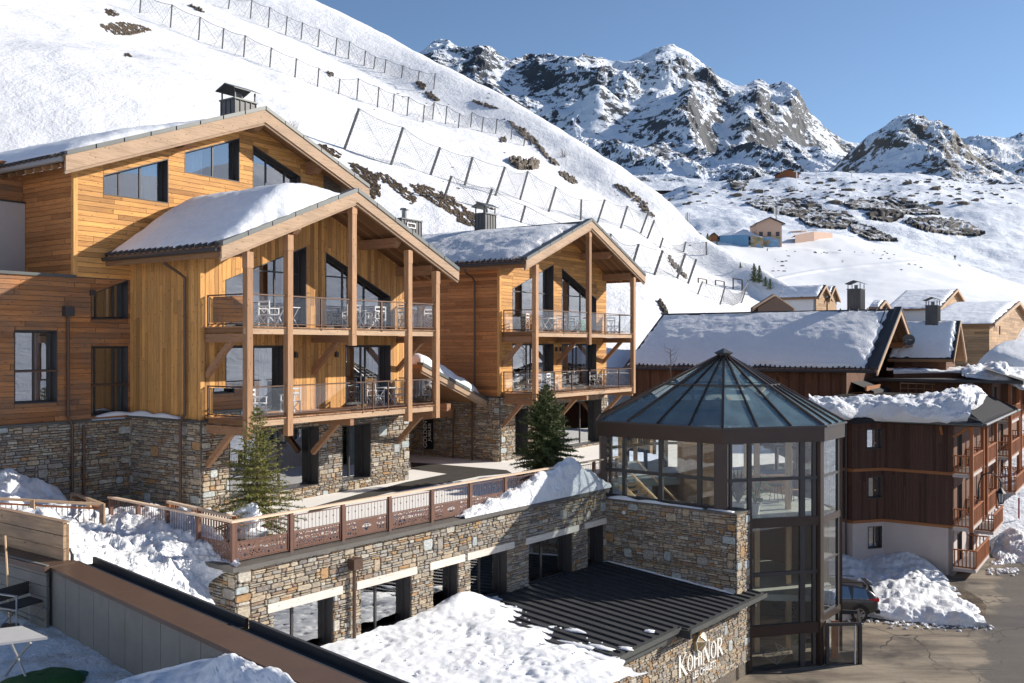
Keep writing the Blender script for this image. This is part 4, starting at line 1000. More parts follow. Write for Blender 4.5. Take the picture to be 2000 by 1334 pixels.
# ------------------------------------------------------------------ the chalets with balconies
TERR = -5.72
def chalet(fr, name, label, posts, w0, w1, tw, ridge, half, zr, sl, depth, vertical, post_bot, up_win, lo_win, grd_win, deck_up, deck_lo, rail_mid_up, rail_mid_lo, seed, side_mat, side_vertical, tb=-.2):
    th = Thing(name, label, 'chalet', fr, 'chalets with timber balconies', at=(posts[0], 0), z=TERR)
    zroof = lambda s: zr - abs(s-ridge)*sl
    zb = -2.5; thick = .22
    # --- front wall
    fF = facing('front', tw); wall = [(w0,zb),(w1,zb),(w1,zroof(w1)-thick-.02),(ridge,zr-thick-.02),(w0,zroof(w0)-thick-.02)]
    holes = [h for h in up_win + lo_win]
    backing(th, fF, wall, holes)
    boards(th, fF, wall, holes, 'cladding_gold_v' if vertical else 'cladding_gold', .19 if vertical else .17, vertical, limit=300)
    fS = facing('left', w0); ws = [(tw,zb),(depth,zb),(depth,zroof(w0)-thick),(tw,zroof(w0)-thick)]
    backing(th, fS, ws, [])
    boards(th, fS, ws, [], side_mat, .17, side_vertical, limit=300)
    backing(th, facing('right', w1), [(tw,TERR),(depth,TERR),(depth,zroof(w1)-thick),(tw,zroof(w1)-thick)], [], 'cladding_red')
    backing(th, facing('back', depth), [(w0,TERR),(w1,TERR),(w1,zroof(w1)-thick),(ridge,zr-thick),(w0,zroof(w0)-thick)], [], 'cladding_red')
    m = MB(); m.box(w0-.045,w0+.10,tw-.045,tw+.10,zb,zroof(w0)-thick,tint=.6); th.part('corner_board', m, 'cladding_gold_v')
    # --- stone base
    g = TERR-.3; wst = [(w0,g),(w1+.1,g),(w1+.1,zb-.07),(w0,zb-.07)]
    fB = facing('front', tw-.05); backing(th, fB, wst, grd_win); stones(th, fB, wst, grd_win, seed=seed)
    fL = facing('left', w0-.05); wsl = [(tw-.05,g),(depth,g),(depth,zb-.07),(tw-.05,zb-.07)]
    backing(th, fL, wsl, []); stones(th, fL, wsl, [], seed=seed+1)
    backing(th, facing('right', w1+.05), wsl, [])
    m = MB(); m.box(w0-.16,w0+.02,tw-.12,depth,zb-.07,zb+.0); m.box(w0-.16,w1+.16,tw-.16,tw+.02,zb-.065,zb+.002); th.part('flashing_ledge', m, 'flashing')
    # --- windows
    for i, (h, mu, ba, cu) in enumerate([(up_win[0], 'm3', 1, 1), (up_win[1], 'm3', 1, 0), (lo_win[0], 'm2', 0, 1), (lo_win[1], 'm2', 0, 1)]):
        xs = [p[0] for p in h]; a, b = min(xs), max(xs); z0 = min(p[1] for p in h)
        mull = [lerp(a,b,k) for k in ((.33,.66) if mu == 'm3' else ((.45,.55) if b-a > 1.5 else (.5,)))]
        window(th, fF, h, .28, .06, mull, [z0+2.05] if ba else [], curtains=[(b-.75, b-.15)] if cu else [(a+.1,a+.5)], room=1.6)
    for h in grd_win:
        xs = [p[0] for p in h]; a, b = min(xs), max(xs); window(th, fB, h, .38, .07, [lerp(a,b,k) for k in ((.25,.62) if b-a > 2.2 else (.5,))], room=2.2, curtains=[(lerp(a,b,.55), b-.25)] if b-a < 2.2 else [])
    # --- roof
    for sgn in (-1, 1):
        e = ridge + sgn*half; ze = zroof(e)
        slope_roof(th, ridge, zr, e, ze, tb, depth+.4, thick)
        soffit_boards(th, ridge+sgn*.02, zr, e-sgn*.05, ze, tb+.1, tw, thick)
        barge(th, e, ze, ridge, zr, tb)
        gutter(th, [(e+sgn*.09, tb+.05, ze-.14), (e+sgn*.09, depth+.4, ze-.14)])
        # rafters that show under the eave
        its = []; n = int((depth-tb)/.55)
        for i in range(n):
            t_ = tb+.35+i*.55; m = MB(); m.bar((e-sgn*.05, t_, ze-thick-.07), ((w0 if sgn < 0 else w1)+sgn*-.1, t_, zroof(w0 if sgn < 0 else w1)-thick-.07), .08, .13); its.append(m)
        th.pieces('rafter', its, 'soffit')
        n = int((depth-tb)/.33); its = []
        if sgn < 0:
            for i in range(n):
                t_ = tb+.2+i*.33; m = MB(); m.tube([(e+sgn*.02,t_,ze+.005),(e-sgn*.35,t_,ze+.35*sl+.01)], .085, 6, tint=.5); its.append(m)
            th.pieces('eave_tile', its, 'tile_dark')
        m = MB(); m.box(e-sgn*.02, e-sgn*.07, tb+.1, depth+.3, ze-thick-.15, ze-.03, tint=.4); th.part('eave_board', m, 'soffit')
    # --- purlins poking forward
    for s_, tt in ((ridge-2.6, tb+.25), (ridge+2.6, tb+.25), (posts[0], tb+.3), (posts[-1], tb+.3), (ridge, tb+.15)):
        zt = zroof(s_)-thick-.16; m = MB(); x = .13
        y = tt; h_ = .36
        pf = [(y, zt), (tw+.1, zt), (tw+.1, zt-h_), (y+.16, zt-h_), (y, zt-h_+.16)]
        fnp = lambda a, z, d, s_=s_: (s_+d, a, z)
        m.prism(pf, fnp, -x, x, back=True, tint=.4); th.part('purlin', m, 'beam')
    # --- posts
    for s_, pb in zip(posts, post_bot):
        zt = zroof(s_)-thick-.5 if abs(s_-ridge) > .3 else zroof(s_)-thick-.2
        m = MB(); w = .115; m.box(s_-w,s_+w,-w,w,pb,zt); th.part('post', m, 'post_wood')
        m = MB(); m.box(s_-w-.012,s_+w+.012,-w-.012,w+.012,zt-.42,zt+.10,tint=.7); th.part('post_cap', m, 'post_wood')
    # --- decks
    p0, p1 = posts[0]-.14, posts[-1]+.14
    for zd, mids in ((deck_up, rail_mid_up), (deck_lo, rail_mid_lo)):
        its = []; n = int((p1-p0)/.145)
        for i in range(n): a = p0+(p1-p0)*i/n; m = MB(); m.box(a+.006,a+(p1-p0)/n-.006,-.08,tw-.02,zd-.035,zd); its.append(m)
        th.pieces('deck_board', its, 'beam')
        m = MB(); m.box(p0+.02,p1-.02,-.03,.05,zd-.25,zd-.04,tint=.75); th.part('fascia', m, 'barge')
        its = []; n = int((p1-p0)/.62)
        for i in range(n+1): a = p0+.08+(p1-p0-.2)*i/n; m = MB(); m.box(a,a+.07,.06,tw-.03,zd-.20,zd-.04); its.append(m)
        th.pieces('joist', its, 'soffit')
        for s_ in (posts[0], ridge, posts[-1]):
            m = MB(); m.box(s_-.09,s_+.09,.03 if s_ != posts[0] else .15,tw,zd-.52,zd-.24,tint=.35); th.part('support_beam', m, 'beam')
            m = MB(); m.bar((s_,tw-.02,zd-1.65), (s_,.75,zd-.45), .16, .19, tint=.45); th.part('brace', m, 'beam')
        # railing
        zt = zd+1.05
        def railrun(P, Q, mids_):
            m = MB(); m.bar((*P,zt), (*Q,zt), .065, .045, tint=.5); th.part('top_rail', m, 'pipe_brown')
            m = MB(); m.bar((*P,zd+.09), (*Q,zd+.09), .04, .035, tint=.5); th.part('bottom_rail', m, 'pipe_brown')
            L = (Vector(Q)-Vector(P)).length; ks = [0]+[k/L for k in mids_]+[1]
            for k in ks[1:-1]: c = Vector(P).lerp(Vector(Q), k); m = MB(); m.box(c.x-.022,c.x+.022,c.y-.03,c.y+.03,zd-.1,zt); th.part('rail_post', m, 'pipe_brown')
            for a, b in zip(ks[:-1], ks[1:]):
                A, B = Vector(P).lerp(Vector(Q), a), Vector(P).lerp(Vector(Q), b); d = (B-A).normalized()*.05
                m = MB(); m.face([(A.x+d.x,A.y+d.y,zd+.13),(B.x-d.x,B.y-d.y,zd+.13),(B.x-d.x,B.y-d.y,zt-.05),(A.x+d.x,A.y+d.y,zt-.05)]); th.part('glass_panel', m, 'rail_glass')
        for a, b in zip(posts[:-1], posts[1:]):
            mm = [x-a-.15 for x in mids if a < x < b]; railrun((a+.15,-.02), (b-.15,-.02), mm)
        railrun((posts[0]-.02,.15), (posts[0]-.02,tw-.12), []); m = MB(); m.box(posts[0]-.045,posts[0]+.0,tw-.14,tw-.09,zd-.1,zt+.02); th.part('rail_post', m, 'pipe_brown')
        railrun((posts[-1]+.02,.15), (posts[-1]+.02,tw-.1), [])
    return th
F1 = Frame(-7.6, 32.0, 34.5, TERR)
up1 = [[(-.95,.66),(2.77,.66),(2.77,3.73),(-.95,2.26)], [(3.77,.66),(7.48,.66),(7.48,2.05),(3.77,3.60)]]
lo1 = [[(-.95,-2.38),(1.72,-2.38),(1.72,.0),(-.95,.0)], [(4.84,-2.38),(7.49,-2.38),(7.49,.02),(4.84,.02)]]
gr1 = [[(-.83,-5.3),(3.35,-5.3),(3.35,-3.05),(-.83,-3.05)], [(4.6,-5.35),(6.22,-5.35),(6.22,-3.15),(4.6,-3.15)]]
CH1 = chalet(F1, 'balcony_chalet', 'chalet of upright golden boards with two balconies, behind the nearer fir', [-1.72,0,3.08,6.2,7.92], -1.95, 8.5, 2.1, 3.1, 6.05, 5.66, .415, 6.3, True,
    [-3.06,-3.06,.0,-2.98,-2.95], up1, lo1, gr1, .63, -2.41, [1.5,4.6,5.75 if False else 4.65], [3.6,4.15,5.0], 11, 'cladding_gold_v', True)
F2 = Frame(1.125, 45.5, 34.5, TERR)
up2 = [[(.85,.72),(4.75,.72),(4.75,4.35),(.85,2.85)], [(5.6,.72),(9.4,.72),(9.4,2.7),(5.6,4.2)]]
lo2 = [[(.85,-2.30),(4.75,-2.30),(4.75,.10),(.85,.10)], [(5.6,-2.30),(9.4,-2.30),(9.4,.10),(5.6,.10)]]
gr2 = [[(1.0,-5.6),(2.2,-5.6),(2.2,-3.2),(1.0,-3.2)], [(5.3,-5.6),(9.9,-5.6),(9.9,-3.1),(5.3,-3.1)]]
CH2 = chalet(F2, 'balcony_chalet', 'chalet with horizontal boards and two balconies, behind the second, denser fir', [0,5.16,10.23], -.25, 10.6, 1.95, 5.1, 6.25, 6.6, .405, 10.5, False,
    [-3.0,.05,-2.72], up2, lo2, gr2, .685, -2.35, [2.6,6.9,8.6], [1.7,3.4,6.8,8.5], 21, 'cladding_red', False)
# downpipes
f = F1
downpipe(CH1, [(-2.86,.55,3.0),(-2.86,.55,2.85),(-2.45,.75,2.6),(-2.10,.95,2.45),(-2.08,.98,2.2)][:0] or [(-2.9,2.8,2.9),(-2.85,2.8,2.72),(-2.35,2.75,2.45),(-2.1,2.75,2.3),(-2.1,2.75,-2.3),(-2.25,2.78,-2.6),(-2.25,2.78,-5.7)])
downpipe(CH2, [(-1.15,3.4,3.75),(-1.1,3.4,3.6),(-.6,3.35,3.4),(-.42,3.35,3.2),(-.42,3.35,-2.3),(-.55,3.4,-2.6),(-.55,3.4,-5.7)])
downpipe(CH2, [(-.42,4.6,-3.3),(-.55,4.6,-3.4),(-.55,4.6,-5.7)], .04)
for th_, tw_, pts_ in ((CH1, 2.1, [(2.2,-.35),(4.3,-.35)]), (CH2, 1.95, [(4.95,-.2),(5.4,-.2)])):
    for s_, z_ in pts_: m = MB(); m.box(s_-.06,s_+.06,tw_-.14,tw_-.03,z_-.1,z_+.1); m.tube([(s_,tw_-.09,z_+.1),(s_,tw_-.09,z_+.13)], .03, 8); th_.part('wall_lamp', m, 'frame_dark')
# snow on their roofs
def th1(a, b):
    # deep drift over the middle of the slope
    return .16 + .92*math.exp(-((a-.55)/.38)**2) 
roof_snow(F1, 'deep smooth snow drift on the left slope of the middle chalet roof', 3.0-.55, 5.66-.55*.415, -2.85, 5.66-5.95*.415, -.12, 6.0, th1, 90, 80, amp=.05, seed=3, edge=.34, rag=.15)
roof_snow(F2, 'rippled snow sheet on the left slope of the right chalet roof', 5.1-.6, 6.6-.6*.405, -1.05, 6.6-6.15*.405, .25, 10.8, lambda a, b: .10+.30*math.exp(-((a-.6)/.45)**2)+.12*b, 90, 110, mat='snow_crust', amp=.05, seed=8, edge=.4, rag=.3)
roof_snow(F2, 'thin snow on the far slope of the right chalet roof', 5.1+.7, 6.6-.7*.405, 11.2, 6.6-6.1*.405, 1.5, 10.6, lambda a, b: .2, 20, 20, amp=.05, seed=9, edge=.4)
# chairs on the balconies
k = 0
for fr_, zd, lst in ((F1, .63, [(.1,1.1,1.6),(3.95,.9,2.8),(5.7,1.2,3.0),(7.2,1.0,1.2)]), (F1, -2.41, [(-.5,1.0,.4),(1.1,1.1,2.9),(5.3,.9,1.4),(6.95,1.0,-2.8)]),
                    (F2, .685, [(1.2,1.0,.3),(3.9,1.0,-1.4),(6.5,1.1,2.7),(9.5,.9,1.5)]), (F2, -2.35, [(1.5,1.0,2.9),(3.3,1.1,.2),(7.7,1.0,1.4),(9.5,1.0,-1.4)])):
    for i, (s_, t_, a_) in enumerate(lst):
        k += 1; who = 'middle chalet' if fr_ is F1 else 'right chalet'; lv = 'upper' if zd > 0 else 'lower'
        ordn = ['first', 'second', 'third', 'fourth', 'fifth', 'sixth'][i]
        chair(fr_, s_, t_, zd, a_, f'{ordn} white chair from the left on the {lv} balcony of the {who}')
for fr_, s_, zd, lab in ((F1, 1.0, .63, 'white table at the left end of the upper balcony, middle chalet'), (F1, 5.1, .63, 'white table beside the right window of the upper balcony, middle chalet'), (F1, 6.2, -2.41, 'white table on the lower balcony of the middle chalet'),
    (F2, 3.1, .685, 'white table on the upper balcony of the right chalet'), (F2, 8.6, -2.35, 'white table on the lower balcony of the right chalet')):
    e = make_table(lab, fr_, (s_, 1.2), zd); e['group'] = 'balcony tables'
m = MB(); m.box(6.6,7.3,1.3,1.36,.75,1.45,tint=.5); solo('green_towel', m, 'green_fabric', 'green cloth hanging on the upper balcony of the right chalet', 'cloth', fr=F2, at=(6.6,1.3), z=.75)
tc_ = F2.t_at(948, 4.4); chimney_box(F2, 4.4, tc_, 1.0, .7, 6.0, F2.z_at(420,4.4,tc_), 'capped metal chimney standing on the right chalet roof', z if False else True)
P_ = pix(790, 448, 50); s_, t_, _ = F1.loc(P_)
chimney_box(F1, s_, t_, 1.6, 1.0, 4.6, pix(795,432,50).z, 'low boxed chimney with a round flue and white vent frame between the chalets', cap=False, flue=True, vent=True)
# ------------------------------------------------------------------ the big timber building at the left
TH = Thing('timber_residence', 'large timber building at the left with a wide gable over slanted windows', 'residence', F1, at=(-4.1,6.06), z=TERR)
TF = 6.06
def q1(pts, t=TF): return [F1.sz(u, v, t) for u, v in pts]
RS, RZ, RSL = 3.35, 9.46, .385
zbig = lambda s: RZ-abs(s-RS)*RSL
w1_ = q1([(201,380),(328,397.5),(328,310),(201,342)]); w2_ = q1([(360,337),(467,356),(467,270),(360,297)]); w3_ = q1([(493,366),(586,382),(586,345),(493,283)])
w4_ = q1([(176.7,624),(249,623),(249,547),(176.7,574)]); w5_ = q1([(27,790),(111,785),(111,645.5),(26,645)]); w6_ = q1([(177,806),(249,803),(249,676),(177,677)])
w5_ = [(w5_[0][0],w5_[0][1]),(w5_[1][0],w5_[0][1]),(w5_[1][0],w5_[2][1]),(w5_[0][0],w5_[2][1])]
w6_ = [(w6_[0][0],-2.45),(w6_[1][0],-2.45),(w6_[1][0],w6_[2][1]),(w6_[0][0],w6_[2][1])]
fF = facing('front', TF); HI = zbig(-4.1)-.45
gab = [(-4.08,2.35),(8.6,2.35),(8.6,zbig(8.6)-.3),(RS,RZ-.3),(-4.08,HI)]
low = [(-13.0,-2.55),(8.6,-2.55),(8.6,2.35),(-13.0,2.35)]
backing(TH, fF, gab, [w1_, w2_, w3_]); backing(TH, fF, low, [w4_, w5_, w6_])
boards(TH, fF, [(-4.08,2.35),(7.5,2.35),(7.5,zbig(7.5)-.3),(RS,RZ-.3),(-4.08,HI)], [w1_, w2_, w3_], 'cladding_gold', .175, limit=190)
boards(TH, fF, [(-9.5,-2.55),(-1.95,-2.55),(-1.95,2.33),(-9.5,2.33)], [w4_, w5_, w6_], 'cladding_worn', .175, limit=300)
fS = facing('left', -4.08); ws = [(TF,2.35),(16,2.35),(16,HI),(TF,HI)]
backing(TH, fS, ws, []); boards(TH, fS, [(TF,2.4),(12,2.4),(12,HI),(TF,HI)], [], 'cladding_red', .175, limit=300)
m = MB(); m.box(-4.13,-3.98,TF-.05,TF+.1,2.4,HI,tint=.8); TH.part('corner_board', m, 'cladding_gold_v')
m = MB(); m.box(-13,-4.05,TF-.09,TF+.05,2.30,2.40); TH.part('flashing_ledge', m, 'flashing')
m = MB(); m.box(-13,-4.12,TF+.06,16,2.2,2.36,tint=.4); TH.part('flat_roof', m, 'metal_roof')
for i, (w_, mu) in enumerate(((w1_, (.30,.62)), (w2_, (.58,)), (w3_, (.36,.75)), (w4_, (.25,.72)), (w5_, (.55,)), (w6_, (.22,.72)))):
    a, b = min(p[0] for p in w_), max(p[0] for p in w_); z0, z1 = min(p[1] for p in w_), max(p[1] for p in w_)
    cu = {0: [(lerp(a,b,.64), lerp(a,b,.92))], 1: [(a+.15, lerp(a,b,.45))], 4: [(lerp(a,b,.62), lerp(a,b,.8))], 3: [(lerp(a,b,.62), lerp(a,b,.70))]}.get(i, [])
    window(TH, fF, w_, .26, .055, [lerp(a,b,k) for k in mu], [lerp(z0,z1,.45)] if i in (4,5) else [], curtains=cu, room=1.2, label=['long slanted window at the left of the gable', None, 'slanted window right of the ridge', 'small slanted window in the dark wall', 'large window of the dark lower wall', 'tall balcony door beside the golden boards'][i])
# juliet rail in front of the lower half of the tall window
for w_ in (w5_, w6_):
    a, b = w_[0][0], w_[1][0]; z = lerp(w_[0][1], w_[2][1], .44); m = MB(); m.box(a,b,TF-.10,TF-.06,z-.025,z+.025); TH.part('guard_rail', m, 'pipe_brown')
# roof
E0, E1 = -4.98, 9.35; ov = 1.0
for e in (E0, E1):
    sg = 1 if e > RS else -1
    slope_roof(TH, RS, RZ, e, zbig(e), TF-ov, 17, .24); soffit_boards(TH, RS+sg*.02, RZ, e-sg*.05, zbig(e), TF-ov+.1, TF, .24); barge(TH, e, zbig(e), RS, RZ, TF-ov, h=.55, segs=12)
m = MB(); gz_ = zbig(E0)-.16; m.tube([(E0-.08,TF-ov+.1,gz_),(E0-.08,17,gz_)], .09, 8); TH.part('gutter', m, 'grey_metal')
its = []; its2 = []
for i in range(20):
    t_ = TF-ov+.3+i*.55; m = MB(); m.bar((E0+.03,t_,zbig(E0)-.33), (-3.9,t_,zbig(-3.9)-.33), .09, .15); its.append(m)
for i in range(34):
    t_ = TF-ov+.2+i*.33; m = MB(); m.tube([(E0-.02,t_,zbig(E0)+.01),(E0+.35,t_,zbig(E0)+.14)], .085, 6); its2.append(m)
TH.pieces('rafter', its, 'soffit'); TH.pieces('eave_tile', its2, 'tile_dark')
for s_ in (-3.6, .05, 3.35, 6.6):
    zt = zbig(s_)-.26; m = MB(); h_ = .55 if s_ > -3 else .34; y = TF-ov+.22
    fnp = lambda a, z, d, s_=s_: (s_+d, a, z)
    m.prism([(y,zt),(TF+.1,zt),(TF+.1,zt-h_),(y+.26,zt-h_),(y,zt-h_+.22)], fnp, -.16, .16, back=True, tint=.35); TH.part('purlin', m, 'beam')
# stone base
g = TERR-.6; fB = facing('front', TF-.06); wst = [(-10,g),(-1.95,g),(-1.95,-2.45),(-3.55,-2.45),(-3.55,-2.62),(-10,-2.62)]
wA = [(-10,g),(-1.95,g),(-1.95,-2.62),(-10,-2.62)]
backing(TH, fB, [(-13,g),(-1.95,g),(-1.95,-2.62),(-13,-2.62)], []); stones(TH, fB, wA, [], big=.035, seed=31)
m = MB(); m.box(-13,-3.5,TF-.11,TF+.02,-2.62,-2.55); TH.part('flashing_ledge', m, 'flashing')
f3 = F1.s_at(129, TF)
downpipe(TH, [(f3,TF-.12,1.05),(f3,TF-.12,-2.4),(f3+.12,TF-.18,-2.7),(f3+.12,TF-.18,-5.8)], .05)
m = MB(); m.box(f3-.16,f3+.16,TF-.26,TF-.03,1.0,1.32); TH.part('rain_hopper', m, 'frame_dark')
f4 = F1.s_at(158, TF); downpipe(TH, [(f4,TF-.18,-2.7),(f4,TF-.18,-5.8)], .05)
m = MB(); m.box(F1.s_at(175,TF)-.02,F1.s_at(181,TF)+.04,TF-.12,TF-.03,1.72,1.92); TH.part('wall_lamp', m, 'frame_dark')
# grey rendered block behind and above, at the left edge
GW = Thing('rendered_block', 'pale grey rendered stair block at the left edge beside the gabled wall', 'building', F1, at=(-13,9.1), z=2.36)
m = MB(); m.box(-14,-4.12,9.13,14,2.36,F1.z_at(390,-5.3,9.13),tint=.5); GW.part('wall', m, 'plaster')
zc = F1.z_at(390,-5.3,9.13); m = MB(); m.box(-14,-4.12,9.09,14,zc,zc+.06); GW.part('coping', m, 'frame_dark')
wl_ = [(-9,zc+.06),(-4.12,zc+.06),(-4.12,HI+.4),(-9,HI+.4)]; backing(GW, facing('front',9.3), wl_, []); boards(GW, facing('front',9.3), wl_, [], 'cladding_worn', .18)
roof_snow(F1, 'wide snow sheet on the left slope of the big gable roof', RS-1.5, zbig(RS-1.5), E0+.15, zbig(E0+.15), TF-ov+.35, 17, lambda a, b: .10+.34*math.exp(-((a-.35)/.4)**2)+.15*b, 90, 80, amp=.05, seed=12, edge=.35, rag=.2)
Pc = pix(462, 218, 41); s_, t_, _ = F1.loc(Pc); tc_ = F1.t_at(466, 2.95); chimney_box(F1, 2.95, tc_, 1.05, .85, 8.7, F1.z_at(201,2.95,tc_), 'capped metal chimney on the big left roof just beside its ridge')
# ------------------------------------------------------------------ covered passage between the chalets, banner
PS = Thing('passage_porch', 'low stone passage with a snowy sloping roof between the two chalets', 'porch', F2, at=(-6,3.3), z=TERR)
a0, z0 = F2.sz(810, 712, 3.0); a1, z1 = -.45, -2.70
slope_roof(PS, a0, z0, a1, z1, 2.6, 9.5, .16); barge(PS, a1, z1, a0, z0, 2.6, h=.28)
m = MB(); m.box(-6.2,-.5,4.6,4.9,-3.6,-3.15,tint=.3); PS.part('lintel_beam', m, 'beam')
m = MB(); m.box(-3.2,-2.9,2.9,8,-3.1,-2.75,tint=.3); PS.part('purlin', m, 'beam')
pw = [(-9,TERR),(-.3,TERR),(-.3,-2.6),(-6,-1.2),(-9,-1.2)]; dr = [(-6.6,TERR),(-5.0,TERR),(-5.0,-3.4),(-6.6,-3.4)]
backing(PS, facing('front',7.6), pw, [dr]); stones(PS, facing('front',7.6), [(-7,TERR),(-.3,TERR),(-.3,-2.6),(-7,-2.0)], [dr], seed=44); window(PS, facing('front',7.6), dr, .3, .08, [-5.8], room=1, name='door')
roof_snow(F2, 'lumpy snow on the small passage roof between the chalets', a0, z0, a1-.35, z1+.12, 2.62, 9, lambda a, b: .70, 40, 40, amp=.16, seed=14, edge=.3, rag=.25, mat='snow_heap')
tB = F2.t_at(837.5, -.45); zt_, zb_ = F2.z_at(818, -.45, tB), F2.z_at(877, -.45, tB)
BN = Thing('banner_sign', 'black upright banner lettered in white, hanging on the passage stone wall', 'banner', F2, at=(-.42,tB), z=zb_)
tb0, tb1 = F2.t_at(845.5, -.45), F2.t_at(829.5, -.45)
BN.part('panel', (lambda m: (m.box(-.50,-.44,tb0,tb1,zb_,zt_,tint=.5), m)[1])(MB()), 'sign_black')
def text_part(th, body, size, mat, loc, rot, name='lettering', parent=None, align='LEFT', ext=.004, xs=1.0):
    c = bpy.data.curves.new(name, 'FONT'); c.body = body; c.size = size; c.extrude = ext; c.align_x = align; c.align_y = 'BOTTOM'; c.space_character = 1.02
    o = bpy.data.objects.new(name, c); COL.objects.link(o); bpy.context.view_layer.update()
    me = bpy.data.meshes.new_from_object(o.evaluated_get(bpy.context.evaluated_depsgraph_get())); bpy.data.objects.remove(o)
    o = bpy.data.objects.new(name, me); COL.objects.link(o); me.materials.clear(); me.materials.append(MATS[mat])
    o.parent = parent or th.e; o.location = (loc[0]-th.at[0], loc[1]-th.at[1], loc[2]-th.zb); o.rotation_euler = rot; o.scale = (xs, 1, 1); return o
# text lies in the s-plane facing -s, reading upwards
wid = abs(tb1-tb0)
rotm = Matrix(((0,0,-1),(0,-1,0),(-1,0,0)))
up_rot = Matrix(((0,0,-1),(0,1,0),(1,0,0)))   # text x -> +z , text y -> +t (towards left in view), normal -> -s
ur = up_rot.to_euler()
text_part(BN, 'GOLDEN', wid*.62, 'sign_white', (-.51, tb0+wid*.52, zb_+.06), ur)
text_part(BN, 'JUBILEE', wid*.46, 'sign_white', (-.51, tb0+wid*.08, zb_+.42), ur, xs=1.1)

# ------------------------------------------------------------------ terrace, podium wall with windows, railing
FP = Frame(-7.33, 24.9, 39.0, -9.0)
CZ = -5.85                                            # top of the capping
SC_ = FP.s_at(1183)
PD = Thing('podium_building', 'long stone podium wall with pale timber lintels under the terrace', 'stone wall', FP, at=(0,0), z=-9.2)
wins = []; lint = []
for (lu0, lu1, lv0, wu0, wu1) in ((520.8,666.8,1179.6,533,650), (694.7,812,1137.5,704,802), (837.8,905.5,1098.5,845,893), (910.9,1002,1080.6,918,990), (1025.4,1128.3,1050,1032,1117), (1140,1182,1022.5,1147,1178)):
    a, b = FP.s_at(lu0), FP.s_at(lu1); z = FP.z_at(lv0, a, 0); lint.append((a, b, z)); wins.append((FP.s_at(wu0), FP.s_at(wu1), z-.24))
zl = sum(l[2] for l in lint)/6
hol = []; 
for (a, b, z), (c, d, y) in zip(lint, wins):
    hol.append([(c,-8.95),(d,-8.95),(d,zl-.24),(c,zl-.24)])
fP = facing('front', 0); wallp = [(0,-9.6),(SC_,-9.6),(SC_,CZ-.12),(0,CZ-.12)]
backing(PD, fP, wallp, hol)
lh = [[(a,zl-.24),(b,zl-.24),(b,zl),(a,zl)] for a, b, z in lint]
stones(PD, fP, wallp, hol+lh, big=.085, seed=51, sizes=(.26,.46), hrange=(.05,.17))
fL = facing('left', 0); backing(PD, fL, [(0,-9.6),(7,-9.6),(7,CZ-.12),(0,CZ-.12)], []); stones(PD, fL, [(-.02,-9.4),(3.2,-9.4),(3.2,CZ-.12),(-.02,CZ-.12)], [], seed=52, big=.06)
for h in lh: m = MB(); m.prism(h, fP, -.2, .07, back=True, tint=random.uniform(.4,.7)); PD.part('lintel', m, 'lintel')
for i, h in enumerate(hol):
    a, b = h[0][0], h[1][0]; window(PD, fP, h, .30, .07, [lerp(a,b,.42)] if b-a > 1.4 else [], room=1.6, label=None, proud=-.02)
m = MB(); m.box(-.14,SC_+.1,-.14,.95,CZ-.12,CZ,tint=.5); m.box(-.14,.9,.951,7,CZ-.12,CZ-.001,tint=.5); PD.part('capping', m, 'cap_stone')
sp = FP.s_at(692,-.15); m = MB(); m.tube([(sp,-.15,-9.2),(sp,-.15,-6.6)], .055, 8); PD.part('downpipe', m, 'pipe_brown'); m = MB(); m.box(sp-.17,sp+.17,-.34,-.05,-6.62,-6.30); PD.part('rain_hopper', m, 'pipe_brown')
m = MB(); m.box(-.45,-.06,.9,1.25,-7.5,-7.2); PD.part('rain_hopper', m, 'pipe_brown')
# terrace paving, one sheet; the dark mat paths lie on it
def quadsheet(name, pts, z, mat, kind='structure', label=None, cat=None):
    m = MB(); m.face([(p[0], p[1], z) for p in pts], 0, .5); return solo(name, m, mat, label, cat, kind=kind)
pv = [FP.w(0.1,.94,0), FP.w(19.5,.94,0), FP.w(30,-3,0), FP.w(42,6,0), FP.w(34,30,0), FP.w(12,24,0), FP.w(-2,14,0), FP.w(-2,4,0)]
quadsheet('terrace_paving', pv, TERR, 'paving')
def onplane(u, v, z): D = z*FPX/(HZ-v); return pix(u, v, D)
quadsheet('dark_path', [onplane(u, v, TERR+.008) for u, v in ((803,903),(850,906),(990,918),(1000,924),(935,930),(880,926),(803,916))], TERR+.008, 'asphalt_dark')
quadsheet('dark_path', [onplane(u, v, TERR+.016) for u, v in ((880,924),(935,930),(860,945),(760,962),(650,990),(600,1003),(610,990),(700,965),(790,942))], TERR+.016, 'asphalt_dark')
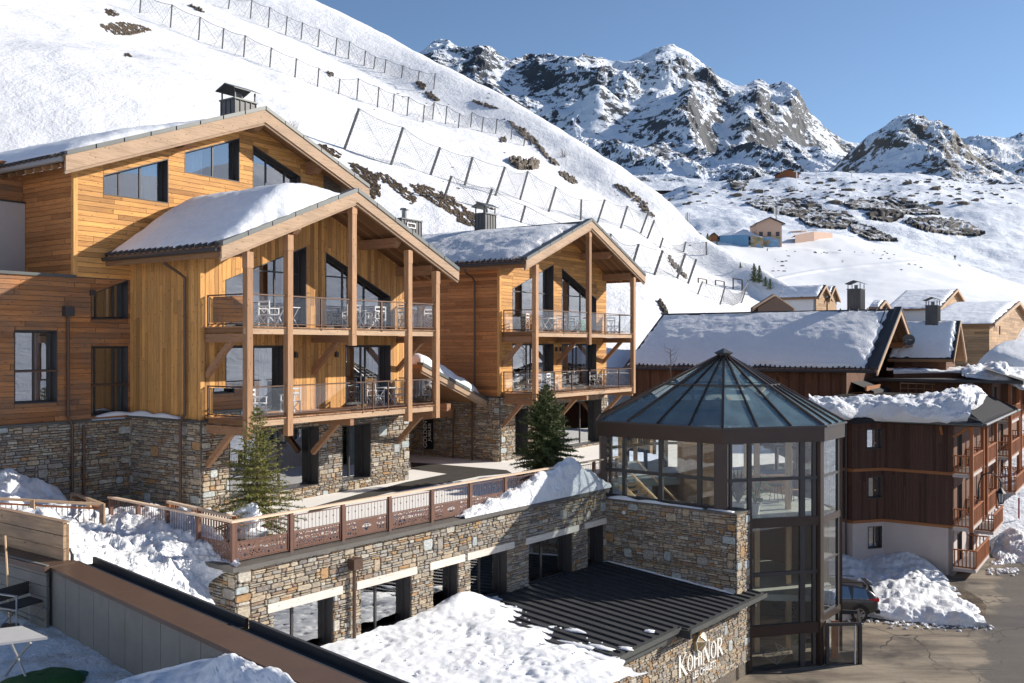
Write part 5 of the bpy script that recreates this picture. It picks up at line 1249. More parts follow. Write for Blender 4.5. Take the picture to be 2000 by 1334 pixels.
# railing on the capping
RL = Thing('terrace_railing', 'rust coloured railing with round-hole panels along the edge of the terrace', 'railing', FP, at=(0.1,.35), z=CZ)
tr = .35; zr0 = CZ; ztop = CZ+1.12
ps = [FP.s_at(u, tr) for u in (455,568,666,757.5,841.4,917,986.4,1048.9)]; dst = (ps[-1]-ps[0])/7
ps = [ps[0]+dst*i for i in range(8)] + [ps[-1]+dst*k for k in (1,2,2.9)]
def holepanel(a, b, z0, z1, t, emblem=False, seed=0, dense=1.0, axis='s'):
    rnd = random.Random(seed); W_, H_ = b-a, z1-z0; circ = []
    tries = 0
    while tries < 1500 and len(circ) < 130*dense:
        tries += 1; r = rnd.choice([.014,.02,.027,.036,.048]); x = rnd.uniform(r+.03, W_-r-.03); z = rnd.uniform(r+.025, H_-r-.025)
        if emblem and abs(x-W_/2) < W_*.26: continue
        if all(math.hypot(x-c[0], z-c[1]) > r+c[2]+.014 for c in circ): circ.append((x, z, r))
    V = [(0,0),(W_,0),(W_,H_),(0,H_)]; E = [(0,1),(1,2),(2,3),(3,0)]; polys = []
    for x, z, r in circ:
        n = 7 if r < .025 else 9; b0 = len(V); pl = [(x+r*math.cos(k*6.2832/n), z+r*math.sin(k*6.2832/n)) for k in range(n)]; V += pl; E += [(b0+k, b0+(k+1)%n) for k in range(n)]; polys.append((x,z,r))
    if emblem:
        cx, cz = W_/2, H_/2; s = H_*.36
        for dx, dz, k in ((0,.55,.33),(0,-.55,.33),(.62,0,.33),(-.62,0,.33),(0,0,.28),(.36,.36,.14),(-.36,.36,.14),(.36,-.36,.14),(-.36,-.36,.14)):
            x, z, r = cx+dx*s*1.25, cz+dz*s, k*s; b0 = len(V); V += [(x+r*1.2,z),(x,z+r),(x-r*1.2,z),(x,z-r)]; E += [(b0+k_, b0+(k_+1)%4) for k_ in range(4)]; polys.append((x,z,r*.95))
    vs, _, fs, *_r = delaunay_2d_cdt([Vector(v) for v in V], E, [], 0, 1e-5)
    m = MB(); m.v = [((a+p.x, t, z0+p.y) if axis == 's' else (t, a+p.x, z0+p.y)) for p in vs]
    for f_ in fs:
        cx = sum(vs[i].x for i in f_)/len(f_); cz = sum(vs[i].y for i in f_)/len(f_)
        if any((abs(cx-x)/(1.2 if len(str(r)) < 0 else 1)+abs(cz-z) < r*1.0) or math.hypot(cx-x, cz-z) < r*.93 for x, z, r in polys): continue
        m.f.append(tuple(f_)); m.mi.append(0); m.t.append(.5); m.uvs.append(None)
    return m
for i, s_ in enumerate(ps):
    m = MB(); m.box(s_-.055,s_+.055,tr-.05,tr+.05,zr0,ztop-.02,tint=.5); RL.part('post', m, 'corten')
its = []
for i in range(len(ps)-1):
    a, b = ps[i]+.10, ps[i+1]-.10
    for x in (a, b): m = MB(); m.box(x-.015,x+.015,tr-.02,tr+.02,zr0+.05,ztop-.10); RL.part('panel_stile', m, 'corten')
    for z in (zr0+.06, zr0+.56, ztop-.11): m = MB(); m.box(a+.015,b-.015,tr-.015,tr+.015,z-.012,z+.012); RL.part('panel_rail', m, 'corten')
    RL.part('cutout_panel', holepanel(a+.02, b-.02, zr0+.08, zr0+.54, tr, emblem=(i in (2,4,6)), seed=i, dense=.55 if i in (2,4,6) else (.6 if i == 0 else 1)), 'corten')
    n = int((b-a)/.125)
    for j in range(1, n):
        x = a+(b-a)*j/n; m = MB(); m.tube([(x,tr,zr0+.57),(x,tr,ztop-.12)], .008, 4, cap=False); 
        if j % 2: m.tube([(x,tr,zr0+.79),(x,tr,zr0+.82),(x,tr,zr0+.85)], [.009,.024,.009], 5, cap=False)
        its.append(m)
m = MB(); m.box(ps[0]-.08,ps[-1]+.1,tr-.075,tr+.075,ztop-.02,ztop+.035,tint=.7); RL.part('handrail', m, 'handrail')
# return of the railing at the corner, towards the snow bank
tl = [tr+.02+k*1.6 for k in range(5)]
for i, t_ in enumerate(tl[1:]): m = MB(); m.box(ps[0]-.055,ps[0]+.055,t_-.055,t_+.055,zr0,ztop-.02); RL.part('post', m, 'corten')
m = MB(); m.box(ps[0]-.07,ps[0]+.07,tr+.08,tl[-1]+.1,ztop-.018,ztop+.037,tint=.7); RL.part('handrail', m, 'handrail')
for i in range(4):
    n = 13
    for j in range(1, n):
        y = lerp(tl[i], tl[i+1], j/n); m = MB(); m.tube([(ps[0],y,zr0+.05),(ps[0],y,ztop-.05)], .009, 4, cap=False); its.append(m)
m = MB(); 
RL.part('cutout_panel', holepanel(tl[0]+.06, tl[1]-.08, zr0+.08, zr0+.54, ps[0], seed=20, dense=.7, axis='t'), 'corten')
RL.pieces('baluster', its, 'corten')
# wooden rail on the far left, by the dark stone base
RW = Thing('wooden_railing', 'short wooden railing with thin bars standing in the snow at the left edge', 'railing', WORLD, at=(-13,27), z=-5.9)
A, B, C_ = pix(-40,972,25.5), pix(200,985,27), pix(142,963,31)
for P, Q, n in ((A, B, 22), (B, C_, 6)):
    m = MB(); m.bar(P, Q, .10, .07, tint=.6); RW.part('handrail', m, 'barge'); m = MB(); m.bar(P-Vector((0,0,.13)), Q-Vector((0,0,.13)), .05, .05); RW.part('rail', m, 'redwood')
    for i in range(n): k = P.lerp(Q, (i+.5)/n); m = MB(); m.tube([k-Vector((0,0,.1)), k-Vector((0,0,1.0))], .011, 4); RW.part('bar', m, 'frame_dark')
    for P_ in (P.lerp(Q,.42), Q): m = MB(); m.box(P_.x-.06,P_.x+.06,P_.y-.06,P_.y+.06,P_.z-1.1,P_.z+.02); RW.part('post', m, 'barge')
RW2 = Thing('wooden_railing', 'short slatted wooden railing behind the snow heap, left of the nearer fir', 'railing', WORLD, at=(-10,28), z=-5.8)
A, B = pix(328,980,29.5), pix(458,1010,26.5)
m = MB(); m.bar(A, B, .12, .07, tint=.6); RW2.part('handrail', m, 'handrail'); m = MB(); m.bar(A-Vector((0,0,.2)), B-Vector((0,0,.2)), .05, .05); RW2.part('rail', m, 'redwood')
for i in range(26): k = A.lerp(B, (i+.5)/26); m = MB(); m.box(k.x-.018,k.x+.018,k.y-.018,k.y+.018,k.z-1.0,k.z-.04); RW2.part('bar', m, 'redwood')
for k in (0,.5,1): P_ = A.lerp(B,k); m = MB(); m.box(P_.x-.06,P_.x+.06,P_.y-.06,P_.y+.06,P_.z-1.1,P_.z+.03); RW2.part('post', m, 'redwood')
# ------------------------------------------------------------------ stone wall under the tower, entrance wall with the sign, metal roof
TE = -5.77                                            # t of the front end of the wall
SWZ = -6.25
SW = Thing('tower_wall', 'high rough stone wall between the podium and the glass tower', 'stone wall', FP, at=(SC_, 0), z=-9.6)
fW = facing('left', SC_); wp = [(TE,-12.9),(-.02,-12.9),(-.02,SWZ-.06),(TE,SWZ-.06)]
backing(SW, fW, wp, []); stones(SW, fW, [(TE,-9.5),(-.02,-9.5),(-.02,SWZ-.06),(TE,SWZ-.06)], [], seed=61, big=.09, sizes=(.25,.5))
EW = 1.12
fE = facing('front', TE); wend = [(SC_,-9.5),(SC_+EW,-9.5),(SC_+EW,SWZ-.06),(SC_,SWZ-.06)]
backing(SW, fE, wend, []); stones(SW, fE, wend, [], seed=62, big=.1, hrange=(.06,.13)); backing(SW, facing('right', SC_+EW), wp, [])
m = MB(); m.box(SC_-.06,SC_+EW+.05,TE-.06,0,SWZ-.06,SWZ,tint=.5); SW.part('capping', m, 'cap_stone')
m = MB(); m.tube([(SC_-.09,-.9,-6.75),(SC_-.02,-.9,-6.75)], [.06,.09], 10); SW.part('wall_light', m, 'white_paint')
EN = Thing('entrance_wall', 'sunlit stone entrance wall below the ribbed black roof', 'stone wall', FP, at=(3, TE), z=-12.9)
we = [(3,-12.9),(SC_+EW,-12.9),(SC_+EW,-9.5),(3,-9.5)]; backing(EN, fE, we, [])
stones(EN, fE, [(6.0,-12.0),(SC_+EW,-12.0),(SC_+EW,-9.5),(6.0,-9.5)], [], seed=63, big=.08, hrange=(.06,.15))
MR = Thing('ribbed_roof', 'black standing seam metal roof sloping to the entrance wall', 'metal roof', FP, at=(9,-3), z=-9.3)
ZB, ZF, TFr = -8.86, -9.33, -6.25
zr_ = lambda t: lerp(ZB, ZF, t/TFr)
m = MB()
for (a, b, tf) in ((2.0,13.0,-6.0),(13.0,SC_+EW+.05,-6.35)):
    m.face([(a,0.0,ZB),(b,0.0,ZB),(b,tf,zr_(tf)),(a,tf,zr_(tf))], 0, .5)
    m.face([(a,tf,zr_(tf)),(b,tf,zr_(tf)),(b,tf,zr_(tf)-.16),(a,tf,zr_(tf)-.16)], 0, .5); m.face([(a,tf,zr_(tf)-.16),(b,tf,zr_(tf)-.16),(b,TE,zr_(tf)-.16),(a,TE,zr_(tf)-.16)],0,.5)
MR.part('roof_sheet', m, 'metal_roof')
# part of the sheet right of the wall face is inside the wall; seams run down the slope
x = 4.0; its = []
while x < SC_-.1 or x < SC_+EW:
    tf = -6.0 if x < 13 else -6.35; tb_ = -.02 if x < SC_-.05 else TE-.03
    m = MB(); A, B = (x,tb_,zr_(tb_)+.028), (x,tf+.02,zr_(tf)+.028); m.bar(A, B, .045, .055, tint=.6); m.bar((x+.10,tb_,zr_(tb_)+.008),(x+.10,tf+.02,zr_(tf)+.008), .12, .016, tint=.9); its.append(m); x += .46
MR.pieces('seam', its, 'metal_roof')
for a, b, tf in ((3.0,12.95,-6.0),(13.0,SC_+EW+.05,-6.35)):
    m = MB(); z = zr_(tf); m.box(a,b,tf-.14,tf-.10,z-.13,z+.01,tint=.8); m.box(a,b,tf-.14,tf,z-.15,z-.13,tint=.8); MR.part('gutter', m, 'flashing')
m = MB(); m.box(12.9,13.0,-6.5,-5.8,-9.62,-9.36); m.box(SC_+EW-.6,SC_+EW-.45,-6.3,TE,-9.75,-9.55); MR.part('bracket', m, 'metal_roof')
m = MB(); m.box(3.0,12.9,-5.95,TE-.02,-9.72,-9.55,tint=.7); MR.part('edge_beam', m, 'flashing')
# --- sign letters built from strokes
SG = Thing('hotel_sign', 'cream KOHINOR LES CHALETS lettering on the entrance stone wall', 'sign', FP, at=(FP.s_at(1325,TE),TE), z=-11.6)
tS = TE-.07
def stroke(m, a, b, w, w2=None):
    ax, az = a; bx, bz = b; dx, dz = bx-ax, bz-az; L = math.hypot(dx, dz); nx, nz = -dz/L, dx/L; w2 = w2 or w
    m.prism([(ax-nx*w/2,az-nz*w/2),(bx-nx*w2/2,bz-nz*w2/2),(bx+nx*w2/2,bz+nz*w2/2),(ax+nx*w/2,az+nz*w/2)], facing('front', tS), -.05, .0, back=True, tint=.5)
def letter(ch, x, z, h, k=1.0):
    m = MB(); T, t_ = h*.15*k, h*.055*k; S = lambda a, b, w, w2=None: stroke(m, (x+a[0]*h, z+a[1]*h), (x+b[0]*h, z+b[1]*h), w, w2)
    def serif(px, pz, l=.11): S((px-l,pz), (px+l,pz), h*.035)
    def oval(cx, cz, rx, rz):
        n = 20; 
        for i in range(n):
            a0, a1 = 2*math.pi*i/n, 2*math.pi*(i+1)/n
            w0 = lerp(t_, T, abs(math.cos(a0))**1.3); w1 = lerp(t_, T, abs(math.cos(a1))**1.3)
            S((cx+rx*math.cos(a0), cz+rz*math.sin(a0)), (cx+rx*math.cos(a1), cz+rz*math.sin(a1)), w0, w1)
    if ch == 'K': S((.1,0),(.1,1),T); S((.62,.98),(.12,.42),t_); S((.22,.55),(.70,.0),T); serif(.1,.02); serif(.1,.98); serif(.62,.98,.09); serif(.72,.02,.09); wd = .74
    elif ch == 'O': oval(.36,.48,.28,.46); wd = .76
    elif ch == 'H': S((.1,0),(.1,1),T); S((.58,0),(.58,1),T); S((.1,.5),(.9,.5),t_); [serif(a,b,.1) for a in (.1,.58) for b in (.02,.98)]; wd = .72
    elif ch == 'I': S((.12,0),(.12,.78),T); serif(.12,.02,.1); serif(.12,.76,.1); wd = .26
    elif ch == 'N': S((.08,0),(.08,1),t_); S((.08,.97),(.62,.03),T); S((.62,0),(.62,1.0),t_); serif(.08,.02,.09); serif(.05,.98,.1); serif(.62,.98,.09); wd = .74
    elif ch == 'R':
        S((.1,0),(.1,1),T); n = 10
        for i in range(n):
            a0, a1 = math.pi/2-math.pi*i/n, math.pi/2-math.pi*(i+1)/n; S((.3+.22*math.cos(a0),.74+.23*math.sin(a0)),(.3+.22*math.cos(a1),.74+.23*math.sin(a1)), lerp(t_,T,abs(math.cos(a0))))
        S((.1,.97),(.3,.97),t_); S((.1,.51),(.3,.51),t_); S((.28,.5),(.66,.0),T); serif(.1,.02,.1); serif(.68,.02,.08); wd = .66
    return m, wd*h
x = FP.s_at(1326, tS); xe = FP.s_at(1418, tS); z0 = FP.z_at(1326, x, tS)
hh = (xe-x)/5.15
for ch, k in zip('KOHINOR', (1.12,.86,.92,.92,1.15,.92,.98)):
    m, wd = letter(ch, x, z0+(.0 if ch not in 'OHI' else .05), hh*k); SG.part('letter', m, 'sign_white'); x += wd + hh*.03
m = MB(); text_rot = Matrix(((1,0,0),(0,0,-1),(0,1,0))).to_euler()
text_part(SG, 'LES CHALETS', hh*.50, 'sign_white', (FP.s_at(1351,tS), tS-.02, FP.z_at(1331, FP.s_at(1351,tS), tS)), text_rot, ext=.02, xs=.86)
# the gilded facetted emblem above the letters
em = Thing('emblem', 'gilded facetted diamond shaped lantern above the sign lettering', 'emblem', FP, at=(FP.s_at(1370,TE),TE), z=-10.9)
cs, cz = FP.s_at(1369, TE-.15), FP.z_at(1254, FP.s_at(1369, TE-.15), TE-.15); k = .36
m = MB(); P = [(-1,.25),(-.45,.75),(.5,.85),(1,.3),(.75,-.55),(0,-1),(-.8,-.6)]; P = [(cs+a*k, cz+b*k) for a, b in P]; f_ = facing('front', TE); ctr = f_(cs+.02, cz+.05, .38)
for i in range(len(P)): a, b = P[i], P[(i+1)%len(P)]; m.face([f_(*a,.16), f_(*b,.16), ctr], 0, .5); m.face([f_(*a,.16), f_(*b,.16), f_(*b,.02), f_(*a,.02)], 0, .5)
em.part('facets', m, 'gold'); m = MB()
for i in range(len(P)): m.bar(f_(*P[i],.17), ctr, .02, .02); m.bar(f_(*P[i],.17), f_(*P[(i+1)%len(P)],.17), .025, .025)
em.part('ribs', m, 'sign_white'); m = MB()
for a in range(8): m.bar(f_(cs-.1, cz+k*1.0, .2), f_(cs-.1+.14*math.cos(a*.785), cz+k*1.0+.14*math.sin(a*.785), .2), .02, .02)
em.part('star', m, 'gold')

# ------------------------------------------------------------------ the glass tower
TW = Thing('glass_tower', 'bronze framed glass stair tower with a pointed glass roof', 'tower', WORLD, at=(8.9,39.8), z=-12.7)
def wpt(u, fr_s=None): pass
T0 = FP.w(SC_+.35, .42, 0); T1 = FP.w(SC_+.35, -5.06, 0)
a76 = R(75); d2 = Vector((math.sin(a76), math.cos(a76), 0))
def ray_hit(P, d, u): k = (u-1000)/FPX; m_ = (k*P.y-P.x)/(d.x-k*d.y); return P + d*m_
T2 = ray_hit(T1, d2, 1602); a39 = R(38); d3 = Vector((math.sin(a39), math.cos(a39), 0)); T3 = ray_hit(T2, d3, 1641)
T4 = Vector((13.6,41.6,0)); T5 = Vector((11.5,44.2,0)); T6 = Vector((7.2,44.6,0)); T7 = Vector((4.2,42.4,0))
VT = [T0,T1,T2,T3,T4,T5,T6,T7]; APX = pix(1413.5, 688, 39.9)
TG = -12.6; EV = -3.16; FB = -3.74
ctr = Vector((APX.x, APX.y, 0))
def off(P, d): v = (P-ctr).normalized(); return P + v*d
VE = [off(p, .18) for p in VT]
# fascia band, cap, base
m = MB()
for i in range(8):
    A, B = VE[i], VE[(i+1)%8]; A2, B2 = off(VT[i], -.12), off(VT[(i+1)%8], -.12)
    m.face([(A.x,A.y,FB),(B.x,B.y,FB),(B.x,B.y,EV),(A.x,A.y,EV)],0,.5); m.face([(A.x,A.y,FB),(B.x,B.y,FB),(B2.x,B2.y,FB),(A2.x,A2.y,FB)],0,.5); m.face([(A2.x,A2.y,FB),(B2.x,B2.y,FB),(B2.x,B2.y,EV),(A2.x,A2.y,EV)],0,.5)
TW.part('fascia', m, 'bronze')
m = MB()
for i in range(8):
    A, B = off(VE[i], .05), off(VE[(i+1)%8], .05); m.bar((A.x,A.y,EV+.02),(B.x,B.y,EV+.02),.09,.07)
TW.part('eave_trim', m, 'frame_dark')
npan = [4,3,3,3,3,3,3,3]; zA = APX.z
for i in range(8):
    A, B = Vector((VE[i].x,VE[i].y,EV+.03)), Vector((VE[(i+1)%8].x,VE[(i+1)%8].y,EV+.03)); n = npan[i]; top = APX + Vector((0,0,-.05))
    ra = lambda P, k: P.lerp(top, k)
    for j in range(n):
        P, Q = A.lerp(B, j/n), A.lerp(B, (j+1)/n)
        for k0, k1 in ((.0,.53),(.53,.94)):
            m = MB(); m.face([ra(P,k0),ra(Q,k0),ra(Q,k1),ra(P,k1)],0,.5); TW.part('roof_pane', m, 'roof_glass')
        m = MB(); w = .10 if j == 0 else .055; m.bar(P+Vector((0,0,.04)), ra(P,.97)+Vector((0,0,.04)), w, .08); TW.part('roof_rib', m, 'bronze')
    m = MB(); m.bar(ra(A,.53)+Vector((0,0,.03)), ra(B,.53)+Vector((0,0,.03)), .09, .07); TW.part('roof_rail', m, 'frame_dark')
m = MB(); n = 8
for i in range(8):
    v0, v1 = (VE[i]-ctr).normalized()*.42, (VE[(i+1)%8]-ctr).normalized()*.42; z_ = APX.z-.02
    m.face([(ctr.x+v0.x,ctr.y+v0.y,z_),(ctr.x+v1.x,ctr.y+v1.y,z_),(ctr.x,ctr.y,z_+.2)],0,.5); m.face([(ctr.x+v0.x*1.0,ctr.y+v0.y,z_),(ctr.x+v1.x,ctr.y+v1.y,z_),(ctr.x+v1.x*.5,ctr.y+v1.y*.5,z_-.12),(ctr.x+v0.x*.5,ctr.y+v0.y*.5,z_-.12)],0,.5)
m.tube([(ctr.x,ctr.y,z_-.35),(ctr.x,ctr.y,z_-.02)], [.34,.22], 8); TW.part('roof_cap', m, 'flashing')
# faces with posts, mullions, transoms and panes
def tower_face(A, B, mull, levels, z0, beams, wpost=.26, skip=False, label=None):
    d = (B-A).normalized(); L = (B-A).length; nrm = Vector((d.y, -d.x, 0))
    if nrm.dot((A+B)/2-ctr) < 0: nrm = -nrm
    def fn(a, z, k): p = A + d*a + nrm*k; return (p.x, p.y, z)
    for (x, w) in mull: m = MB(); m.prism([(x-w/2,z0),(x+w/2,z0),(x+w/2,FB),(x-w/2,FB)], fn, -.10, .03, back=True, tint=.5); TW.part('mullion', m, 'frame_dark')
    for (z, h) in beams: m = MB(); m.prism([(0.05,z-h/2),(L-.05,z-h/2),(L-.05,z+h/2),(0.05,z+h/2)], fn, -.12, .06 if h > .2 else .02, back=True, tint=.5); TW.part('transom', m, 'bronze' if h > .15 else 'frame_dark')
    xs = [.1]+[x for x, w in mull]+[L-.1]; zs = sorted([z0]+[b[0] for b in beams if b[0] > z0+.1]+[FB])
    for i in range(len(xs)-1):
        for j in range(len(zs)-1):
            if zs[j+1]-zs[j] < .1: continue
            m = MB(); m.face([fn(xs[i],zs[j],-.03),fn(xs[i+1],zs[j],-.03),fn(xs[i+1],zs[j+1],-.03),fn(xs[i],zs[j+1],-.03)],0,.5); TW.part('glass_pane', m, 'tower_glass')
    return fn
def along(A, B, u): k = (u-1000)/FPX; d = (B-A).normalized(); return (k*A.y-A.x)/(d.x-k*d.y)
tower_face(T0, T1, [(along(T0,T1,u), w) for u, w in ((1192,.10),(1219,.16),(1290.5,.18),(1366,.18),(1398,.12))], None, -6.22, [(-5.12,.13),(-6.20,.14)])
tower_face(T1, T2, [(along(T1,T2,u), w) for u, w in ((1427,.1),(1464,.16),(1567,.22),(1590,.14))], None, TG, [(-5.15,.12),(-6.83,.36),(-8.82,.15),(-10.98,.42),(-12.55,.16)])
tower_face(T2, T3, [(.28,.12),((T3-T2).length-.25,.12)], None, TG, [(-5.15,.10),(-6.85,.28),(-8.5,.07),(-10.72,.28)])
for A, B in ((T3,T4),(T4,T5),(T5,T6),(T6,T7),(T7,T0)):
    n = 2; L = (B-A).length; tower_face(A, B, [(L*k/3,.12) for k in (1,2)], None, TERR, [(-4.6,.12)])
for i, P in enumerate(VT):
    w = [.30,.36,.26,.18,.2,.2,.2,.2][i]; m = MB(); P_ = off(P, -.06); z0 = -6.24 if i == 0 else (TG if i in (1,2,3,4) else TERR)
    if i == 1: z0 = -6.24
    v = (P-ctr).normalized(); s_ = Vector((-v.y, v.x, 0)); c = [P_+v*.14-s_*w/2, P_+v*.14+s_*w/2, P_-v*.14+s_*w/2, P_-v*.14-s_*w/2]
    if i == 1: c = [P_+v*.16-s_*w*.8, P_+v*.16+s_*w*.5, P_-v*.14+s_*w/2, P_-v*.14-s_*w*.8]
    for a in range(4): p, q = c[a], c[(a+1)%4]; m.face([(p.x,p.y,z0),(q.x,q.y,z0),(q.x,q.y,FB+.02),(p.x,p.y,FB+.02)],0,.5)
    TW.part('corner_post', m, 'bronze')
m = MB(); A = FP.w(SC_+EW+.03, TE+.06, 0); m.box(A.x-.02,A.x+.16,A.y-.05,A.y+.1,TG,-6.5); TW.part('corner_post', m, 'bronze')
# interior floors, core, posts, stairs
def floor(z, pts, th=.25, mats=('tile_floor','room'), name='floor_slab'):
    m = MB(); m.face([(p.x,p.y,z) for p in pts],0,.5); m.face([(p.x,p.y,z-th) for p in pts],1,.5)
    for i in range(len(pts)): a, b = pts[i], pts[(i+1)%len(pts)]; m.face([(a.x,a.y,z),(b.x,b.y,z),(b.x,b.y,z-th),(a.x,a.y,z-th)],0,.5)
    TW.part(name, m, list(mats))
i_ = lambda P, k=.35: off(P, -k)
mid = Vector((9.6,38.6,0))
floor(-6.75, [i_(T1,.5)+Vector((1.0,.5,0)), i_(T2), i_(T3), i_(T4), i_(T5), Vector((9.4,43,0)), Vector((9.6,38.0,0))])
floor(-5.78, [i_(T5), i_(T6), i_(T7), i_(T0), Vector((5.0,40.2,0)), Vector((9.2,41.5,0)), Vector((9.3,43.4,0))])
floor(-9.85, [Vector((10.1,37.3,0)), i_(T2,.4), i_(T3), i_(T4), i_(T5), Vector((8.2,43,0)), Vector((8.6,37.8,0))])
floor(-12.58, [i_(T1,.1), i_(T2,.1), i_(T3), i_(T4), i_(T5), Vector((8,43,0)), Vector((6.5,39,0))], .1)
m = MB(); m.box(7.3,8.9,39.9,41.6,-12.6,-4.15,tint=.5); TW.part('lift_core', m, 'oldtimber')
m = MB(); m.box(5.2,5.3,39.8,44,-12.6,-6.0,tint=.5); m.box(6.5,12.9,43.6,43.8,-12.6,-6.0,tint=.5); TW.part('inner_wall', m, 'room_warm')
m = MB(); m.box(12.9,13.2,39.2,43.5,-12.6,-7.0,tint=.5); TW.part('inner_wall', m, 'dirtywood')
for x, y in ((10.0,38.5),(11.4,38.9),(9.1,39.4),(12.2,41.5),(10.6,42.6)):
    m = MB(); m.box(x-.10,x+.10,y-.10,y+.10,-12.58,-4.0,tint=.6); TW.part('timber_post', m, 'palepost')
# stair going down along the left face
sA, sB = FP.w(SC_+1.15,-.4,-5.8), FP.w(SC_+1.15,-3.6,-8.3)
its = []
for i in range(14):
    k = i/14; P = sA.lerp(sB, k); m = MB(); m.bar(P+FP.r*-.55, P+FP.r*.55, .24, .05, tint=.6); its.append(m)
TW.pieces('stair_tread', its, 'palepost')
for o_ in (-.6,.6): m = MB(); m.bar(sA+FP.r*o_+Vector((0,0,.95)), sB+FP.r*o_+Vector((0,0,.95)), .06, .06, tint=.9); m.bar(sA+FP.r*o_, sB+FP.r*o_, .05, .3, tint=.9); TW.part('stair_rail', m, 'palepost')
# things inside: plant, round stools and table
def place_world(name, label, cat, group=None, at=(0,0,0)): return Thing(name, label, cat, WORLD, group, at=(at[0],at[1]), z=at[2])
pc = pix(1475, 968, 37.9); pl = place_world('potted_plant', 'big green leafy plant in a white pot inside the glass tower', 'plant', at=(pc.x,pc.y,-6.75))
m = MB(); m.tube([(pc.x,pc.y,-6.75),(pc.x,pc.y,-6.35)],[.16,.22],12); pl.part('pot', m, 'pot')
rnd = random.Random(5); m = MB(); st = MB()
for i in range(26):
    a = rnd.random()*6.28; l = rnd.uniform(.35,.75); h = rnd.uniform(.3,1.25); b = Vector((pc.x,pc.y,-6.35)); tip = b+Vector((math.cos(a)*l*.7, math.sin(a)*l*.7, h)); st.tube([b, b.lerp(tip,.5)+Vector((0,0,.1)), tip], .010, 3, cap=False)
    d = (Vector((math.cos(a),math.sin(a),-.35))).normalized(); s_ = Vector((-d.y,d.x,0)).normalized(); w = rnd.uniform(.14,.24); L = w*1.9
    for sg in (1,-1): m.face([tip, tip+d*L*.3+s_*sg*w*.7+Vector((0,0,.03)), tip+d*L*.75+s_*sg*w*.45, tip+d*L], 0, rnd.random())
pl.part('leaves', m, 'leaf_green'); pl.part('stems', st, 'leaf_dark')
pc = pix(1442, 985, 37.6); pl2 = place_world('potted_plant', 'brownish leaning plant in a grey pot beside the corner post inside the tower', 'plant', at=(pc.x,pc.y,-6.75))
m = MB(); m.tube([(pc.x,pc.y,-6.75),(pc.x,pc.y,-6.25)],[.2,.26],12); pl2.part('pot', m, 'pot'); m = MB()
for i in range(22):
    a = rnd.random()*6.28; h = rnd.uniform(.5,1.5); l = rnd.uniform(.2,.55); b = Vector((pc.x,pc.y,-6.3)); tip = b+Vector((math.cos(a)*l,math.sin(a)*l,h)); s_ = Vector((-math.sin(a),math.cos(a),0))*.05
    m.face([b-s_*.3,b+s_*.3,b.lerp(tip,.7)+s_,tip,b.lerp(tip,.7)-s_],0,rnd.random())
pl2.part('leaves', m, 'dry_stem')
for j, (u, v, h, r_, nm) in enumerate(((1516,972,.72,.34,'table'),(1538,975,.5,.2,'stool'),(1552,972,.5,.2,'stool'))):
    Dd = -6.75*FPX/(HZ-(v+6)); P = pix(u, v+6, Dd); tt = place_world('cafe_'+nm, ['small round metal table inside the glass tower', 'left round wire-legged stool beside the tower table', 'right round wire-legged stool beside the tower table'][j], nm, at=(P.x,P.y,-6.75), group='cafe stools in the tower' if j else None)
    m = MB(); m.tube([(P.x,P.y,-6.75+h-.03),(P.x,P.y,-6.75+h)], r_, 16); tt.part('seat' if j else 'table_top', m, 'oldtimber' if j else 'frame_dark')
    for a in range(3 + (j == 0)): m = MB(); q = a*6.283/(3+(j == 0)); m.tube([(P.x+r_*.9*math.cos(q),P.y+r_*.9*math.sin(q),-6.75),(P.x+r_*.5*math.cos(q),P.y+r_*.5*math.sin(q),-6.75+h-.03)], .014, 4); tt.part('leg', m, 'frame_dark')
pc = pix(1560, 1240, 37.6); pl3 = place_world('potted_plant', 'small green plant in a white pot on the ground floor of the tower', 'plant', at=(pc.x,pc.y,-12.58))
m = MB(); m.tube([(pc.x,pc.y,-12.58),(pc.x,pc.y,-11.9)],[.2,.3],12); pl3.part('pot', m, 'pot'); m = MB()
for i in range(30):
    a = rnd.random()*6.28; h = rnd.uniform(.2,.9); l = rnd.uniform(.2,.6); b = Vector((pc.x,pc.y,-11.95)); tip = b+Vector((math.cos(a)*l,math.sin(a)*l,h)); s_ = Vector((-math.sin(a),math.cos(a),0))*.05; m.face([b,b.lerp(tip,.6)+s_,tip,b.lerp(tip,.6)-s_],0,rnd.random())
pl3.part('leaves', m, 'leaf_green')
# faceted wire emblem hung behind the ground floor glass
em2 = Thing('wire_diamond', 'thin wire outline of two joined diamonds behind the ground floor glass', 'window emblem', WORLD, at=(9.9,35.9), z=-12.2)
D_ = 36.45
def wp2(x, y): k = along(T1,T2,1440+x/6.233); P = T1 + (T2-T1).normalized()*k; return Vector((P.x, P.y+.25, (HZ-(1120+y/6.233))/FPX*P.y))
pp = [(330,1020),(400,960),(455,1010),(500,1135),(660,985),(590,925),(530,965),(480,870),(570,1000)]; m = MB()
for a, b in ((0,1),(1,2),(2,3),(0,3),(3,4),(4,5),(5,6),(6,8),(8,4),(6,7),(7,5),(2,6),(0,2),(8,3),(5,8)): m.bar(wp2(*pp[a]), wp2(*pp[b]), .022, .022)
em2.part('wire', m, 'grey_metal')
